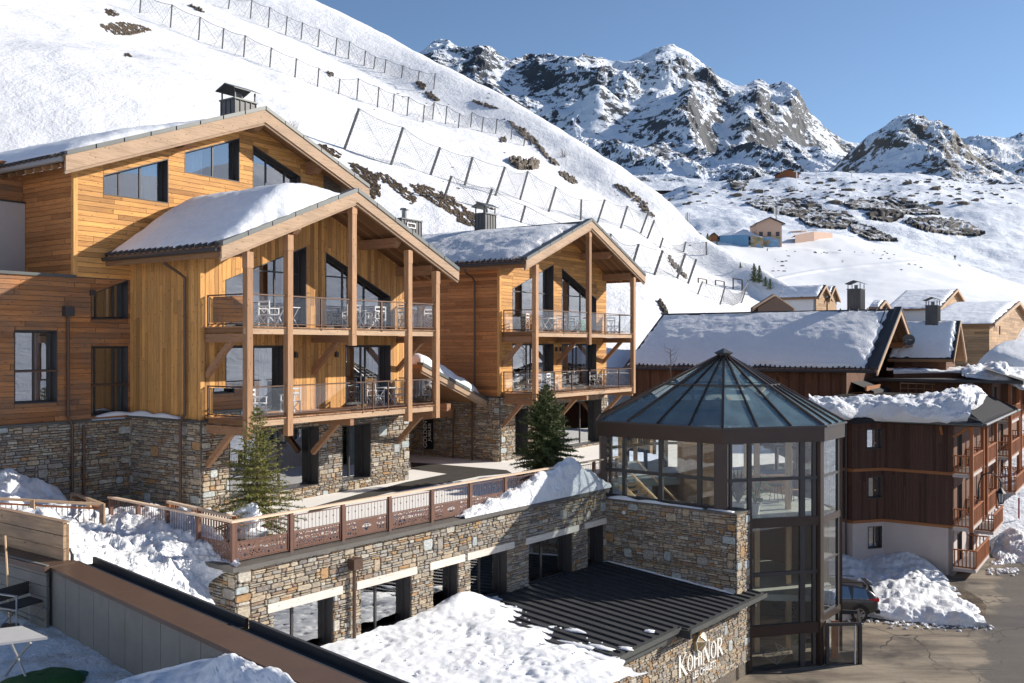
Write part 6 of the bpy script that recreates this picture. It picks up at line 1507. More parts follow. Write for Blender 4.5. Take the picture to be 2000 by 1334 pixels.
# glass door box at the foot of the tower
GD = Thing('glass_entrance', 'black framed glass door box at the foot of the tower', 'glass porch', WORLD, at=(12.6,37), z=-12.6)
g0 = ray_hit(T2, Vector((1,0.05,0)), 1616) ; g1 = ray_hit(g0, Vector((1,.06,0)), 1680); back_d = Vector((.33,1,0)).normalized()*2.1; zt = -10.92
g2, g3 = g1+back_d*.8, g0+back_d
for P in (g0,g1,g2): m = MB(); m.box(P.x-.06,P.x+.06,P.y-.06,P.y+.06,TG,zt); GD.part('post', m, 'frame_dark')
for P, Q in ((g0,g1),(g1,g2),(g2,g3),(g0,g3)): m = MB(); m.bar((P.x,P.y,zt),(Q.x,Q.y,zt),.10,.12); GD.part('top_frame', m, 'frame_dark')
for P, Q in ((g0,g1),(g1,g2)):
    m = MB(); m.face([(P.x,P.y,TG+.05),(Q.x,Q.y,TG+.05),(Q.x,Q.y,zt),(P.x,P.y,zt)],0,.5); GD.part('glass_pane', m, 'rail_glass')
P = g0.lerp(g1,.84); m = MB(); m.box(P.x-.02,P.x+.02,P.y-.05,P.y+.05,TG,zt); GD.part('mullion', m, 'white_paint')
m = MB(); P = g0.lerp(g1,.35)+Vector((0,.8,0)); m.box(P.x-.02,P.x+.25,P.y-.03,P.y+.03,TG,zt-.1); GD.part('door', m, 'redwood')
# ------------------------------------------------------------------ snow banks near the camera
def heap(name, grid, mat, label, disp, seed, nu=110, nv=80, kind='stuff', cat='snow heap', group=None):
    S = Vector((seed*3.7, seed*1.9, 0))
    def d(p, a, b):
        e = min(1, a*14, (1-a)*14)*min(1, b*14, (1-b)*14)
        n_ = fbm(p*.9+S, 5)*.8 + rmf(p*1.7+S, .9, 2.2, 5, 1, 2)*.28-.25 + fbm(p*4.5+S, 4)*.16
        return p + Vector((n_*.15, -n_*.35, n_))*disp*(.25+.75*e)
    g = loft([[pix(*q) for q in r] for r in grid], nu, nv, d)
    if name is None: return g
    mb = MB(); mb.grid(g); return solo(name, mb, mat, label, cat, kind=kind, smooth=True, group=group, at=(g[0][0].x, g[0][0].y), z=g[0][0].z)
snowbank = [ # far edge -> near edge, (u, v, D)
 [(-120,1000,27),(0,990,27.5),(70,990,28),(140,985,29.5),(210,998,30.5),(262,990,30.8),(300,995,30.5),(345,1002,29),(385,1015,27.5),(425,1040,26.3),(462,1085,25.4)],
 [(-120,1010,24),(0,1012,24),(70,1015,24.5),(130,1020,25.5),(200,1025,27.5),(250,1008,28.5),(300,1000,28.8),(350,1005,28),(392,1035,27),(430,1058,26),(468,1100,25.1)],
 [(-120,1040,21),(0,1040,21),(70,1045,21.5),(130,1060,22),(190,1075,23),(240,1072,25),(300,1055,26),(345,1045,26.5),(385,1070,26),(425,1098,25.4),(464,1106,24.9)],
 [(-120,1060,19),(0,1060,19),(70,1065,19),(140,1095,19.2),(190,1130,20),(240,1145,21),(290,1135,22.5),(330,1125,24),(360,1118,25),(392,1128,25.3),(408,1140,25.2)],
 [(-120,1085,18.2),(0,1085,18),(70,1090,17.9),(150,1125,17.8),(200,1160,18),(250,1195,18.4),(300,1205,20),(340,1200,21.5),(370,1190,22.8),(400,1190,23.6),(430,1200,24.2)],
 [(-120,1130,17.9),(0,1130,17.7),(70,1130,17.5),(150,1145,17.2),(200,1180,16.9),(260,1230,16.6),(320,1270,16.6),(370,1290,17.5),(400,1290,19.5),(430,1270,21.5),(450,1250,23.2)]]
heap('snow_bank', snowbank, 'snow_heap', 'lumpy snow bank filling the gap between the grey parapet and the stone podium', .30, 3, 190, 130)
heap('snow_mound', [[(-120,860,33),(0,890,33),(25,893,33),(60,915,33),(100,935,33),(140,985,33)], [(-120,900,31),(0,905,31),(20,910,31),(60,930,31.2),(100,950,31.5),(150,990,32)],
 [(-120,960,29),(0,950,29),(30,950,29),(60,965,29.4),(100,980,30),(160,1005,31)], [(-120,1010,26),(0,1000,27),(30,1000,27.5),(60,1010,28),(110,1020,28.5),(180,1030,29)]], 'snow', 'steep snow mound against the dark stone base, above the left wooden rail', .35, 5, 60, 50)
# heap on the podium capping
def wl2(s, t, z): return FP.w(s, t, z)
rows_ = []
prof = [(895,.03),(930,.22),(965,.38),(1000,.52),(1020,.66),(1045,.92),(1070,1.02),(1100,1.25),(1122,1.42),(1142,1.0),(1165,.6),(1183,.12)]
G = []
for k, tt in enumerate((-.12,-.06,.10,.38,.7,1.1)):
    r = []
    for u, h in prof:
        s_ = FP.s_at(u, .2); hk = [0,.30,.80,1.0,.72,0][k]; r.append(FP.w(s_, tt, CZ+.01+h*hk))
    G.append(r)
def dd(p, a, b): e = min(1, b*8, (1-b)*6); n_ = fbm(p*1.3, 5)*.8+rmf(p*2.2, .9, 2.2, 5, 1, 2)*.3-.3+fbm(p*6,3)*.2; return p + Vector((0,-n_*.06,n_*.16))*e
mb = MB(); mb.grid(loft(G, 110, 50, dd)); P = FP.w(FP.s_at(895,.2),0,0); solo('snow_heap', mb, 'snow_heap', 'bright pointed snow heap piled on the podium edge against the railing', 'snow heap', kind='stuff', smooth=True, at=(P.x,P.y), z=CZ)
# snow on the low roof in front of the podium windows
def edge_s(t):      # ragged right-hand edge of that snow
    k = -t/6.2; return 10.9 - 1.8*k - 1.4*math.sin(k*3.1)*.5 + .9*noise.noise(Vector((t*1.1,3,0))) + .35*noise.noise(Vector((t*4.2,5,0)))
mb = MB(); nu, nv = 200, 150; rows_ = []
for j in range(nv+1):
    t = lerp(-.02, -7.2, j/nv); r = []; se = edge_s(t)
    for i in range(nu+1):
        k = i/nu; s = lerp(-3.5, se, k); zb_ = zr_(max(t,-6.35)) if s > 2 else ZB-.15
        h = .20*min(1, ((se-s)/1.4)**.8 if se > s else 0) + .05*fbm(Vector((s*.8,t*.8,1)), 5) + .03*fbm(Vector((s*3.2,t*3.2,7)), 4)
        h -= .10*max(0, noise.noise(Vector((s*2.0,t*2.0,2)))-.25) + .05*max(0, noise.noise(Vector((s*5,t*5,9)))-.2)
        h *= min(1, (1-k)*14); h += .45*math.exp(-((s-8.6)/1.1)**2-((t+.3)/.5)**2)
        if t < -6.3: zb_ -= (-6.3-t)*.2
        r.append(tuple(FP.w(s, t, zb_+max(-.02, h)+.01)))
    rows_.append(r)
mb.grid(rows_)
# footprints: a line of dents
o = solo('low_roof_snow', mb, 'snow_field', 'trampled snow sheet on the low roof below the podium windows', 'roof snow', kind='stuff', smooth=True, at=rows_[0][0][:2], z=rows_[0][0][2])
prs = []
me = o.data; inv = o.matrix_world
fp = []
for i in range(26): k = i/25; fp.append((7.2+.25*math.sin(i*1.3)-k*.9, -1.4-k*4.6)); 
for i in range(70): fp.append((random.uniform(-1,8.5), random.uniform(-6,-.4)))
fpw = [FP.w(a, b, 0) for a, b in fp]
for vtx in me.vertices:
    wx, wy = vtx.co.x+rows_[0][0][0], vtx.co.y+rows_[0][0][1]
    for q in fpw:
        d_ = (wx-q.x)**2+(wy-q.y)**2
        if d_ < .09: vtx.co.z -= .075*math.exp(-d_/.010); 
for i, (s_, t_, l) in enumerate(((9.0,-4.6,.8),(9.4,-5.3,.5),(8.6,-5.5,.7),(10.0,-3.9,.5),(9.9,-5.9,.25),(11.8,-5.6,.2))):
    mb = MB(); rr = []
    for j in range(7):
        a = math.pi*j/6; rr.append([(s_+l*.5*math.cos(b)*math.sin(a)*(1+.2*noise.noise(Vector((j,b,i)))), 0, 0) for b in [0]])
    mb = MB(); ring_ = []
    for j in range(6):
        q = j/5; r_ = math.sqrt(max(0, 1-q*q)); ring_.append([(s_+.16*r_*math.cos(b*.5236)*(1+.25*math.sin(b*2+i)), t_+l*.95*r_*math.sin(b*.5236)*(1+.25*math.cos(b*3+i)), zr_(t_)+.015+.05*q) for b in range(13)])
    mb.grid(ring_); solo('snow_patch', mb, 'snow', 'small leftover snow strip lying between the seams of the black roof', 'snow patch', fr=FP, kind='stuff', smooth=True, group='leftover snow strips on the black roof', at=(s_,t_), z=-9.2)
# snow strip along the top of the tower wall and at the foot of it
def strip(name, pts, w, h, label, mat='snow', seed=0, n=60, group='thin snow strips on ledges'):
    mb = MB(); P = interp_row([Vector(p) for p in pts], n, False); rows_ = []
    for i, p in enumerate(P):
        d = (P[min(i+1,n-1)]-P[max(i-1,0)]).normalized(); sd_ = Vector((-d.y,d.x,0)); qd = (p-P[0]).length; ww = w*(.6+.6*abs(noise.noise(Vector((qd*1.6,seed,0))))); hh_ = h*(.35+1.1*abs(noise.noise(Vector((qd*.7,seed,4)))))
        if i in (0,n-1): hh_ = 0
        rows_.append([tuple(p+sd_*ww*math.cos(a)+Vector((0,0,hh_*math.sin(a)))) for a in [math.pi*k/6 for k in range(7)]])
    mb.grid(rows_); solo(name, mb, mat, label, 'snow strip', kind='stuff', smooth=True, group=group, at=(P[0].x,P[0].y), z=P[0].z)
strip('ledge_snow', [FP.w(SC_+.08,-.05,SWZ), FP.w(SC_+.08,-4.4,SWZ)], .13, .13, 'thin snow line along the top of the tower stone wall', seed=1)
strip('ledge_snow', [FP.w(SC_+.25,-4.5,SWZ), FP.w(SC_+.15,-5.6,SWZ)], .16, .06, 'short patch of snow at the outer end of the tower stone wall', seed=2)
strip('ledge_snow', [FP.w(SC_-.04,-.05,ZB+.03), FP.w(SC_-.04,-5.7,zr_(-5.7)+.03)], .06, .10, 'thin snow line where the black roof meets the stone wall', seed=3)
strip('ledge_snow', [F1.w(-3.4,TF-.2,-2.47), F1.w(-2.0,TF-.2,-2.45)], .16, .16, 'snow on the sill under the tall dark balcony door', seed=4, n=24)
strip('ledge_snow', [F1.w(-2.1,TF-.1,-2.48), F1.w(-2.06,4.9,-2.48), F1.w(-2.08,3.0,-2.49)], .12, .26, 'snow drift in the corner at the foot of the golden boards', seed=6, n=30)
# ------------------------------------------------------------------ parapet terrace in the foreground
FG = Frame(0, 0, -45, 0)   # only used for directions
cz_ = -3.9; fz = -4.95
dB = Vector((math.sin(R(135)), math.cos(R(135)), 0))      # along the coping, to the right and nearer
pn = Vector((dB.y, -dB.x, 0));  pn = pn if pn.y > 0 else -pn      # away from the terrace
def at_z(u, v, z): return pix(u, v, z*FPX/(HZ-v))
c0 = at_z(87, 1103, cz_)
PF = Thing('parapet_wall', 'grey panelled parapet with a wide brown metal coping in the foreground', 'parapet', WORLD, at=(c0.x,c0.y), z=fz)
L = 14.0; cw = .52
m = MB(); segs_ = 7
for i in range(5):
    a, b = c0+dB*(L*i/5+.004), c0+dB*(L*(i+1)/5-.004); m = MB(); q = [a, b, b+pn*cw, a+pn*cw]
    m.face([(p.x,p.y,cz_) for p in q],0,.5)
    for j in range(4): p, r_ = q[j], q[(j+1)%4]; m.face([(p.x,p.y,cz_),(r_.x,r_.y,cz_),(r_.x,r_.y,cz_-.07),(p.x,p.y,cz_-.07)],0,.5)
    PF.part('coping', m, 'coping_brown')
w_ = .615; i = 0; x = .02
while x < L:
    ww = w_ if i else .22; a, b = c0+dB*(x+.006)+pn*.05, c0+dB*(min(L,x+ww)-.006)+pn*.05; m = MB(); z1 = cz_-.07
    m.face([(a.x,a.y,fz-.1),(b.x,b.y,fz-.1),(b.x,b.y,z1),(a.x,a.y,z1)],0,.5); a2, b2 = a+pn*.04, b+pn*.04
    m.face([(a.x,a.y,fz-.1),(a2.x,a2.y,fz-.1),(a2.x,a2.y,z1),(a.x,a.y,z1)],0,.5); m.face([(b.x,b.y,fz-.1),(b2.x,b2.y,fz-.1),(b2.x,b2.y,z1),(b.x,b.y,z1)],0,.5)
    PF.part('panel', m, 'concrete_panel'); x += ww; i += 1
a, b = c0+pn*.1, c0+dB*L+pn*.1; a2, b2 = a+pn*(cw-.14), b+pn*(cw-.14); m = MB()
for p, q in ((a,b),(b2,a2),(a2,a)): m.face([(p.x,p.y,fz-1.8),(q.x,q.y,fz-1.8),(q.x,q.y,cz_-.07),(p.x,p.y,cz_-.07)],0,.5)
PF.part('core', m, 'mortar')
# dark channel running behind the coping
gA = at_z(146, 1092, cz_+.02); off_ = (gA-c0).dot(pn); CHN = Thing('roof_channel', 'dark metal channel behind the brown coping', 'channel', WORLD, at=(gA.x,gA.y), z=cz_-.3)
s0_ = (gA-c0).dot(dB); 
for i, (x0, x1) in enumerate(((s0_, s0_+5.55), (s0_+5.65, L+1))):
    m = MB(); a, b = c0+dB*x0+pn*(cw+.05), c0+dB*x1+pn*(cw+.05); wd = .26
    for k0, z0_, k1, z1_ in ((0,.0,0,-.14),(0,-.10,wd,-.10),(wd,-.14,wd,.02),(wd,.02,wd+.05,.02),(-.03,.0,0,.0),(wd+.05,.02,wd+.05,-.3)):
        p, q = a+pn*k0, b+pn*k0; p1, q1 = a+pn*k1, b+pn*k1; zc_ = cz_-.01; m.face([(p.x,p.y,zc_+z0_),(q.x,q.y,zc_+z0_),(q1.x,q1.y,zc_+z1_),(p1.x,p1.y,zc_+z1_)],0,.5)
    CHN.part('trough', m, 'metal_roof')
for x in (s0_+1.0, s0_+4.7, s0_+7.6): m = MB(); p = c0+dB*x+pn*(cw-.12)+Vector((0,0,cz_+.03)); m.bar(p, p+pn*.50, .03, .02, tint=.5); CHN.part('strap', m, 'pipe_brown')
m = MB(); p = c0+dB*(s0_+2.95)+pn*(cw+.02)+Vector((0,0,cz_+.03)); m.tube([p+dB*.07*math.cos(a*.52)+Vector((0,0,.07*math.sin(a*.52)+.05)) for a in range(13)], .015, 5); CHN.part('ring', m, 'grey_metal')
p = at_z(138, 1090, cz_); m = MB(); m.tube([p+Vector((-.14,0,.16)), p+Vector((0,0,.15)), p+Vector((.03,0,.08)), p+Vector((.03,0,-.2))], .035, 8); CHN.part('outlet_pipe', m, 'flashing')
# plank faced retaining box at the left
PB = Thing('plank_retaining_wall', 'weathered wide plank retaining wall at the left edge of the picture', 'plank wall', WORLD, at=(-9,17.5), z=-4.6)
b1 = pix(125, 1022, 17.0); dL = Vector((-.81,.586,0)); fnb = lambda a, z, d: ((b1+dL*a).x - .586*d, (b1+dL*a).y - .81*d, z)
zt_ = b1.z; hpl = .235
for i in range(4):
    z1 = zt_-i*hpl; a = -.0
    while a < 4.5:
        e = min(4.6, a+random.uniform(2.2,4)); 
        if i == 0: poly = [(a,z1-hpl),(e,z1-hpl),(e,z1-.0),(a,z1-.0)]
        else: poly = [(a,z1-hpl),(e,z1-hpl),(e,z1),(a,z1)]
        m = MB(); m.prism(shrink(poly,.006), fnb, -.06, random.uniform(.0,.012), back=True, tint=random.uniform(.3,.8)); PB.part('plank', m, 'planks_box'); a = e
m = MB(); m.prism([(0,zt_-4*hpl),(4.6,zt_-4*hpl),(4.6,zt_-.03),(0,zt_-.03)], fnb, -.10, -.06, back=True, tint=.2); PB.part('backing', m, 'planks_box')
m = MB(); m.prism([(-.02,zt_+.0),(4.6,zt_+.0),(4.6,zt_+.03),(-.02,zt_+.03)], fnb, -.10, .03, back=True, tint=.2); PB.part('top_board', m, 'barge')
# grey boarded wall behind the chair
GWl = Thing('grey_boarded_wall', 'grey boarded wall behind the folding chair', 'wall', WORLD, at=(-9.5,17), z=fz)
q0 = at_z(88, 1108, cz_+.0); fng = lambda a, z, d: ((q0+dL*a).x - .586*d, (q0+dL*a).y - .81*d, z)
for i in range(6):
    m = MB(); m.prism(shrink([(-.05,fz+i*.19-.05),(5,fz+i*.19-.05),(5,fz+i*.19+.14),(-.05,fz+i*.19+.14)],.004), fng, -.05, 0, back=True); GWl.part('board', m, 'concrete_panel')
m = MB(); m.prism([(-.1,cz_-.08),(5,cz_-.08),(5,cz_+.02),(-.1,cz_+.02)], fng, -.5, .06, back=True); GWl.part('coping', m, 'coping_brown')
# terrace floor with trodden snow
fl = [c0+pn*.1-dB*1.5, c0+dB*14+pn*.1, c0+dB*14-pn*14, c0-dB*1.5-pn*9, c0+dL*6]
def tf_(p, a, b): return p + Vector((0,0,.03*fbm(p*1.3,5)+.012*fbm(p*8,3)))
gl = loft([[Vector((-16,17.5,fz)), Vector((-9,17.5,fz)), Vector((-7,16.2,fz))], [Vector((-14,12,fz)), Vector((-8,12,fz)), Vector((-3.2,12.2,fz))], [Vector((-13,4,fz)), Vector((-6,4,fz)), Vector((4.5,4.3,fz))]], 100, 100, tf_, False)
mb = MB(); mb.grid(gl); solo('terrace_floor', mb, 'snow_dirty', kind='structure', smooth=True)
heap('snow_drift', [[(180,1345,12.6),(260,1318,12.9),(330,1300,12.7),(400,1286,12.4),(460,1290,11.7),(520,1310,11),(580,1336,10.4)], [(180,1365,12.1),(260,1335,12.3),(330,1320,12.1),(400,1310,11.8),(460,1312,11.2),(520,1330,10.6),(600,1365,10)],
 [(180,1420,11.2),(260,1410,11.2),(330,1400,11),(400,1400,10.7),(460,1400,10.3),(520,1420,9.8),(620,1440,9.2)]], 'snow', 'sunlit snow drift at the bottom edge, inside the parapet', .16, 9, 80, 30)
# folding table
tz_ = fz+.74; T_ = [at_z(42.6,1222,tz_), at_z(93,1244,tz_)]
u_ = (T_[0]-T_[1]); e1 = Vector((u_.x,u_.y,0)).normalized(); e2 = Vector((-e1.y*-1, e1.x*-1, 0)); e2 = Vector((-e1.y, e1.x, 0)); 
if e2.y > 0: e2 = -e2
FT = Thing('folding_table', 'grey folding table with crossed tube legs at the left edge', 'table', WORLD, at=(T_[1].x,T_[1].y), z=fz)
A = T_[1]; B = T_[0]; C_ = B+Vector((-.95,-.50,0)); E_ = A+Vector((-.95,-.50,0)); m = MB()
q = [A,B,C_,E_]; m.face([(p.x,p.y,tz_) for p in q],0,.5); m.face([(p.x,p.y,tz_-.035) for p in q],0,.5)
for j in range(4): p, r_ = q[j], q[(j+1)%4]; m.face([(p.x,p.y,tz_),(r_.x,r_.y,tz_),(r_.x,r_.y,tz_-.035),(p.x,p.y,tz_-.035)],0,.5)
FT.part('table_top', m, 'table_top')
for k in (.2,.8):
    P = A.lerp(E_, k); Q = B.lerp(C_, k); P2 = A.lerp(E_, 1-k)
    for s1, s2 in ((P, Q), (Q, P)):
        m = MB(); m.tube([Vector((s1.x,s1.y,tz_-.05)), Vector((lerp(s1.x,s2.x,.5),lerp(s1.y,s2.y,.5),fz+.38)), Vector((s2.x,s2.y,fz+.02))], .018, 6); FT.part('leg', m, 'grey_metal')
# director's chair
DC = Thing('folding_chair', 'folding chair with dark cloth seat and back behind the grey table', 'chair', WORLD, at=(-8,16), z=fz)
def fc(u, v, D): return pix(u, v, D)
bl, br_ = fc(-6,1152,16.3), fc(58,1134,16.9); h_ = .20
m = MB(); m.face([bl, br_, br_+Vector((0,0,-h_-.02)), bl+Vector((0,0,-h_-.02))],0,.5); m.face([bl+Vector((.01,.015,0)), br_+Vector((.01,.015,0)), br_+Vector((.01,.015,-h_-.02)), bl+Vector((.01,.015,-h_-.02))],0,.5); DC.part('back_cloth', m, 'fabric_dark')
bl2, br2 = Vector((bl.x,bl.y,fz)), Vector((br_.x,br_.y,fz)); sd1 = Vector(((br_-bl).y, -(br_-bl).x, 0)).normalized()*.48
sd1 = sd1 if sd1.y < 0 else -sd1
m = MB(); m.face([bl2+Vector((0,0,.46)), br2+Vector((0,0,.46)), br2+sd1+Vector((0,0,.46)), bl2+sd1+Vector((0,0,.46))],0,.5); m.face([bl2+Vector((0,0,.44)), br2+Vector((0,0,.44)), br2+sd1+Vector((0,0,.44)), bl2+sd1+Vector((0,0,.44))],0,.5); DC.part('seat', m, 'fabric_dark')
for P, top in ((bl2,bl.z-fz+.01),(br2,br_.z-fz+.01),(bl2+sd1,.66),(br2+sd1,.66)): m = MB(); m.tube([P, P+Vector((0,0,top))], .014, 6); DC.part('leg', m, 'grey_metal')
for P in (bl2, br2): m = MB(); m.bar(P+Vector((0,0,.66)), P+sd1+Vector((0,0,.66)), .05, .02); m.bar(P+Vector((0,0,.42)), P+sd1+Vector((0,0,.42)), .03, .02); DC.part('armrest', m, 'grey_metal')
for o_ in (Vector((0,0,0)), sd1): 
    m = MB(); m.tube([bl2+o_+Vector((0,0,.03)), br2+o_+Vector((0,0,.44))], .012, 5); m.tube([br2+o_+Vector((0,0,.03)), bl2+o_+Vector((0,0,.44))], .012, 5); DC.part('cross_leg', m, 'grey_metal')
m = MB(); a = pix(10,1046,16.75); b = pix(20,1200,16.5); b.z = fz; m.tube([a, b], .017, 6); bm_ = Thing('broom', 'wooden broom handle leaning on the plank wall', 'broom', WORLD, at=(b.x,b.y), z=fz); bm_.part('handle', m, 'palepost')
m = MB(); m.box(b.x-.14,b.x+.14,b.y-.03,b.y+.03,fz,fz+.08); bm_.part('head', m, 'fabric_dark')
# folded artificial grass mat
GM = Thing('grass_mat', 'folded green artificial grass mat on the snowy terrace floor', 'mat', WORLD, at=(-6.5,14.5), z=fz)
P = [at_z(-10,1340,fz+.05), at_z(60,1312,fz+.12), at_z(120,1294,fz+.16), at_z(166,1309,fz+.12), at_z(150,1330,fz+.06), at_z(90,1350,fz+.03), at_z(0,1375,fz+.03)]
def blanket(pts, n, z0, h, seed):
    c = sum(pts, Vector())/len(pts); mb = MB(); rows_ = []
    for j in range(9):
        k = j/8; rows_.append([tuple(c.lerp(interp_row(pts+[pts[0]], n, True)[i], 1-(1-k)**1.0 if False else k) + Vector((0,0,(h*(1-k**6)) + .02*noise.noise(Vector((i*.3,j*.5,seed)))))) for i in range(n)])
    rows_.append([tuple(Vector((p[0],p[1],z0))) for p in rows_[-1]]); mb.grid(rows_); return mb
GM.part('upper_fold', blanket([Vector((p.x,p.y,fz+.03)) for p in P], 40, fz, .14, 3), 'green_mat', smooth=True)
P2 = [at_z(60,1340,fz), at_z(110,1322,fz), at_z(168,1312,fz), at_z(167,1322,fz), at_z(130,1345,fz), at_z(80,1362,fz)]
GM.part('lower_fold', blanket([Vector((p.x,p.y,fz+.01)) for p in P2], 40, fz, .07, 4), 'teal', smooth=True)
# ------------------------------------------------------------------ firs on the terrace
tD = 27.7; b_ = pix(502, 1050, tD)
FIR1 = conifer('fir_tree', b_.x, b_.y, TERR-.05, (HZ-798)/FPX*tD-TERR+.1 if False else 4.0, 1.5, 'nearer fir with an airy yellow-green crown at the corner of the railing', 'needles', 4, 21, .9, nl=.085)
tD2 = 39.5; b2_ = pix(1067, 940, tD2)
FIR2 = conifer('fir_tree', b2_.x, b2_.y, TERR-.05, 4.2, 1.75, 'second denser fir on the terrace beside the right chalet', 'needles_blue', 9, 28, 1.8, nl=.11)
mb = crag(b_.x-.15, b_.y-.55, TERR+.75, .42, .3, .42, 5, 10); solo('snow_clump', mb, 'snow', 'snow clump caught in the lower branches of the nearer fir', 'snow clump', kind='stuff', smooth=True, at=(b_.x,b_.y), z=TERR)
mb = crag(b_.x-.25, b_.y-.45, TERR+.35, .6, .4, .3, 8, 10); solo('snow_clump', mb, 'snow', 'wider snow clump at the foot of the nearer fir', 'snow clump', kind='stuff', smooth=True, at=(b_.x,b_.y), z=TERR)
# ------------------------------------------------------------------ road
def rz(x, y): return -12.5 + max(0, y-46)*.03 
rows_ = []
for y in [16,22,28,32,36,40,44,48,52,56,62,72]:
    xl = 8.0 if y < 44 else 8+(y-44)*.9; xl = xl if y >= 30 else 2.0
    rows_.append([Vector((lerp(xl, 62, i/9), y, rz(0,y)+.0)) for i in range(10)])
g = loft(rows_, 90, 120, lambda p, a, b: p + Vector((0,0,.02*fbm(p*.5,4))), False)
mb = MB(); mb.grid(g); solo('road', mb, 'asphalt', kind='structure', smooth=True)
# darker resurfaced lane and its patched edge
def rp(u, v, dz=.03):
    D = 12.5*FPX/(v-HZ)
    if D > 46:
        for _ in range(6): D = -rz(0, D)*FPX/(v-HZ)
    p = pix(u, v, D); p.z += dz; return p
def patch(pts, mat, name, label=None, dz=.05, kind='structure', cat=None):
    P = [rp(u, v, dz) for u, v in pts]; c = sum(P, Vector())/len(P); mb = MB(); n = 50; rr = interp_row(P+[P[0]], n, True); rows_ = []
    for j in range(5):
        k = j/4; rows_.append([tuple(c.lerp(p, k)*1 + Vector((.10*noise.noise(p*2)*k, .15*noise.noise(p*2.3)*k, .02*fbm(p*.5,3)))) for p in rr])
    mb.grid(rows_); return solo(name, mb, mat, label, cat, kind=kind)
patch([(1870,1150),(1905,1165),(1925,1185),(1918,1205),(1895,1195),(1870,1170)], 'earth', 'verge', dz=.07)
# snow banks beside the road
def bq(u, v, h): return (u, v, (12.5-h-.02)*FPX/(v-HZ))
def bank(name, rows__, label, disp=.3, seed=1, mat='snow_heap', nu=110, nv=70): return heap(name, rows__, mat, label, disp, seed, nu, nv)
bank('snow_bank', [[(1600,1085,53.5),(1645,1072,53.5),(1690,1085,53),(1730,1078,52.8),(1765,1072,52.2),(1800,1088,51.2),(1830,1110,50.3),(1856,1135,49.6),(1875,1150,49)],
 [(1600,1110,51),(1645,1098,51),(1690,1112,50.6),(1730,1108,50.4),(1765,1112,50),(1800,1120,49.6),(1830,1132,49),(1862,1150,48.4),(1890,1165,47.6)],
 [(1600,1155,47.5),(1645,1150,47.6),(1690,1148,47.6),(1730,1140,47.8),(1765,1132,48),(1800,1138,47.6),(1840,1150,47),(1880,1172,46.2),(1912,1190,45.4)],
 [bq(1600,1188,.45),bq(1645,1186,.45),bq(1690,1184,.5),bq(1730,1184,.5),bq(1765,1180,.55),bq(1800,1184,.5),bq(1840,1190,.45),bq(1885,1200,.4),bq(1925,1212,.25)],
 [bq(1600,1212,.0),bq(1645,1212,.0),bq(1690,1206,.0),bq(1730,1210,.0),bq(1765,1214,.0),bq(1800,1216,.0),bq(1840,1220,.0),bq(1885,1224,.0),bq(1935,1222,.0)]],
 'wide snow bank against the brown timber house, behind the parked car', .28, 11)
bank('snow_bank', [[(1935,1062,58),(1955,1040,58.5),(1975,1032,58),(2000,1040,57),(2040,1060,56)], [(1932,1080,56),(1950,1062,56),(1972,1055,55.5),(1998,1062,55),(2040,1080,54)], [(1930,1105,53.6),(1948,1098,53.6),(1968,1092,53.6),(1985,1092,53.6),(2040,1110,52)], [(1925,1115,52.8),(1945,1112,52.8),(1965,1108,52.9),(1985,1104,53),(2040,1116,52)]],
 'grey-streaked snow bank at the right edge beyond the lower balconies', .35, 12, 'snow_dirty', 60, 50)
bank('snow_patch', [[(1905,1135,50.5),(1925,1128,50.8),(1945,1132,50.5),(1958,1140,50)], [(1902,1148,49.4),(1925,1142,49.6),(1948,1144,49.4),(1962,1148,49)], [(1908,1165,47.9),(1925,1160,48.2),(1942,1156,48.5),(1958,1152,48.7)]], 'little leftover snow patch on the roadside earth below the balconies', .15, 13, 'snow_dirty', 40, 30)

# ------------------------------------------------------------------ brown timber house with corner balconies
FT_ = Frame(23.66, 50.5, 34.5, -12.5)
KT = FT_.t_at(1725, 0)
TB = Thing('timber_house', 'dark brown timber house with stacked corner balconies and a pale rendered base', 'house', FT_, at=(0,0), z=-12.5)
zP, zM, zE = -9.73, -6.88, -4.0
f0 = facing('left', 0)
# main facet
tw0, tw1 = F1 and 0, KT
wz = lambda v, t, s=0: FT_.z_at(v, s, t)
win = []
for (u0, u1, v0, v1) in ((1687,1722,837,877),(1692,1724,930,973),(1694,1727,1027,1071)):
    pass
# second facet, nearly square to the view, from the kink to the left corner
K = FT_.w(0, KT, 0); C2 = K + Vector((-.94,-.30,0))*2.05
d_f2 = (C2-K).normalized(); n_f2 = Vector((d_f2.y, -d_f2.x, 0)); n_f2 = n_f2 if n_f2.y < 0 else -n_f2
def loc(P): return FT_.loc(P)
def f2(a, z, d): P = K + d_f2*a + n_f2*d; l = loc(P); return (l[0], l[1], z)
L2 = (C2-K).length
C3 = C2 + Vector((-.5,.86,0))*2.6
d_f3 = (C3-C2).normalized(); n_f3 = Vector((-.86,-.5,0))
def f3_(a, z, d): P = C2 + d_f3*a + n_f3*d; l = loc(P); return (l[0], l[1], z)
def a_on(P, d, u): k = (u-1000)/FPX; return (k*P.y-P.x)/(d.x-k*d.y)
wins2 = []
for (u0, u1, v0, v1, vert) in ((1692,1722,837,877,0),(1695,1722,931,973,0),(1695,1722,1028,1071,0)):
    a0, a1 = a_on(K, d_f2, u1), a_on(K, d_f2, u0); Pm = K+d_f2*(a0+a1)/2; wins2.append([(a0,(HZ-v1)/FPX*Pm.y),(a1,(HZ-v1)/FPX*Pm.y),(a1,(HZ-v0)/FPX*Pm.y),(a0,(HZ-v0)/FPX*Pm.y)])
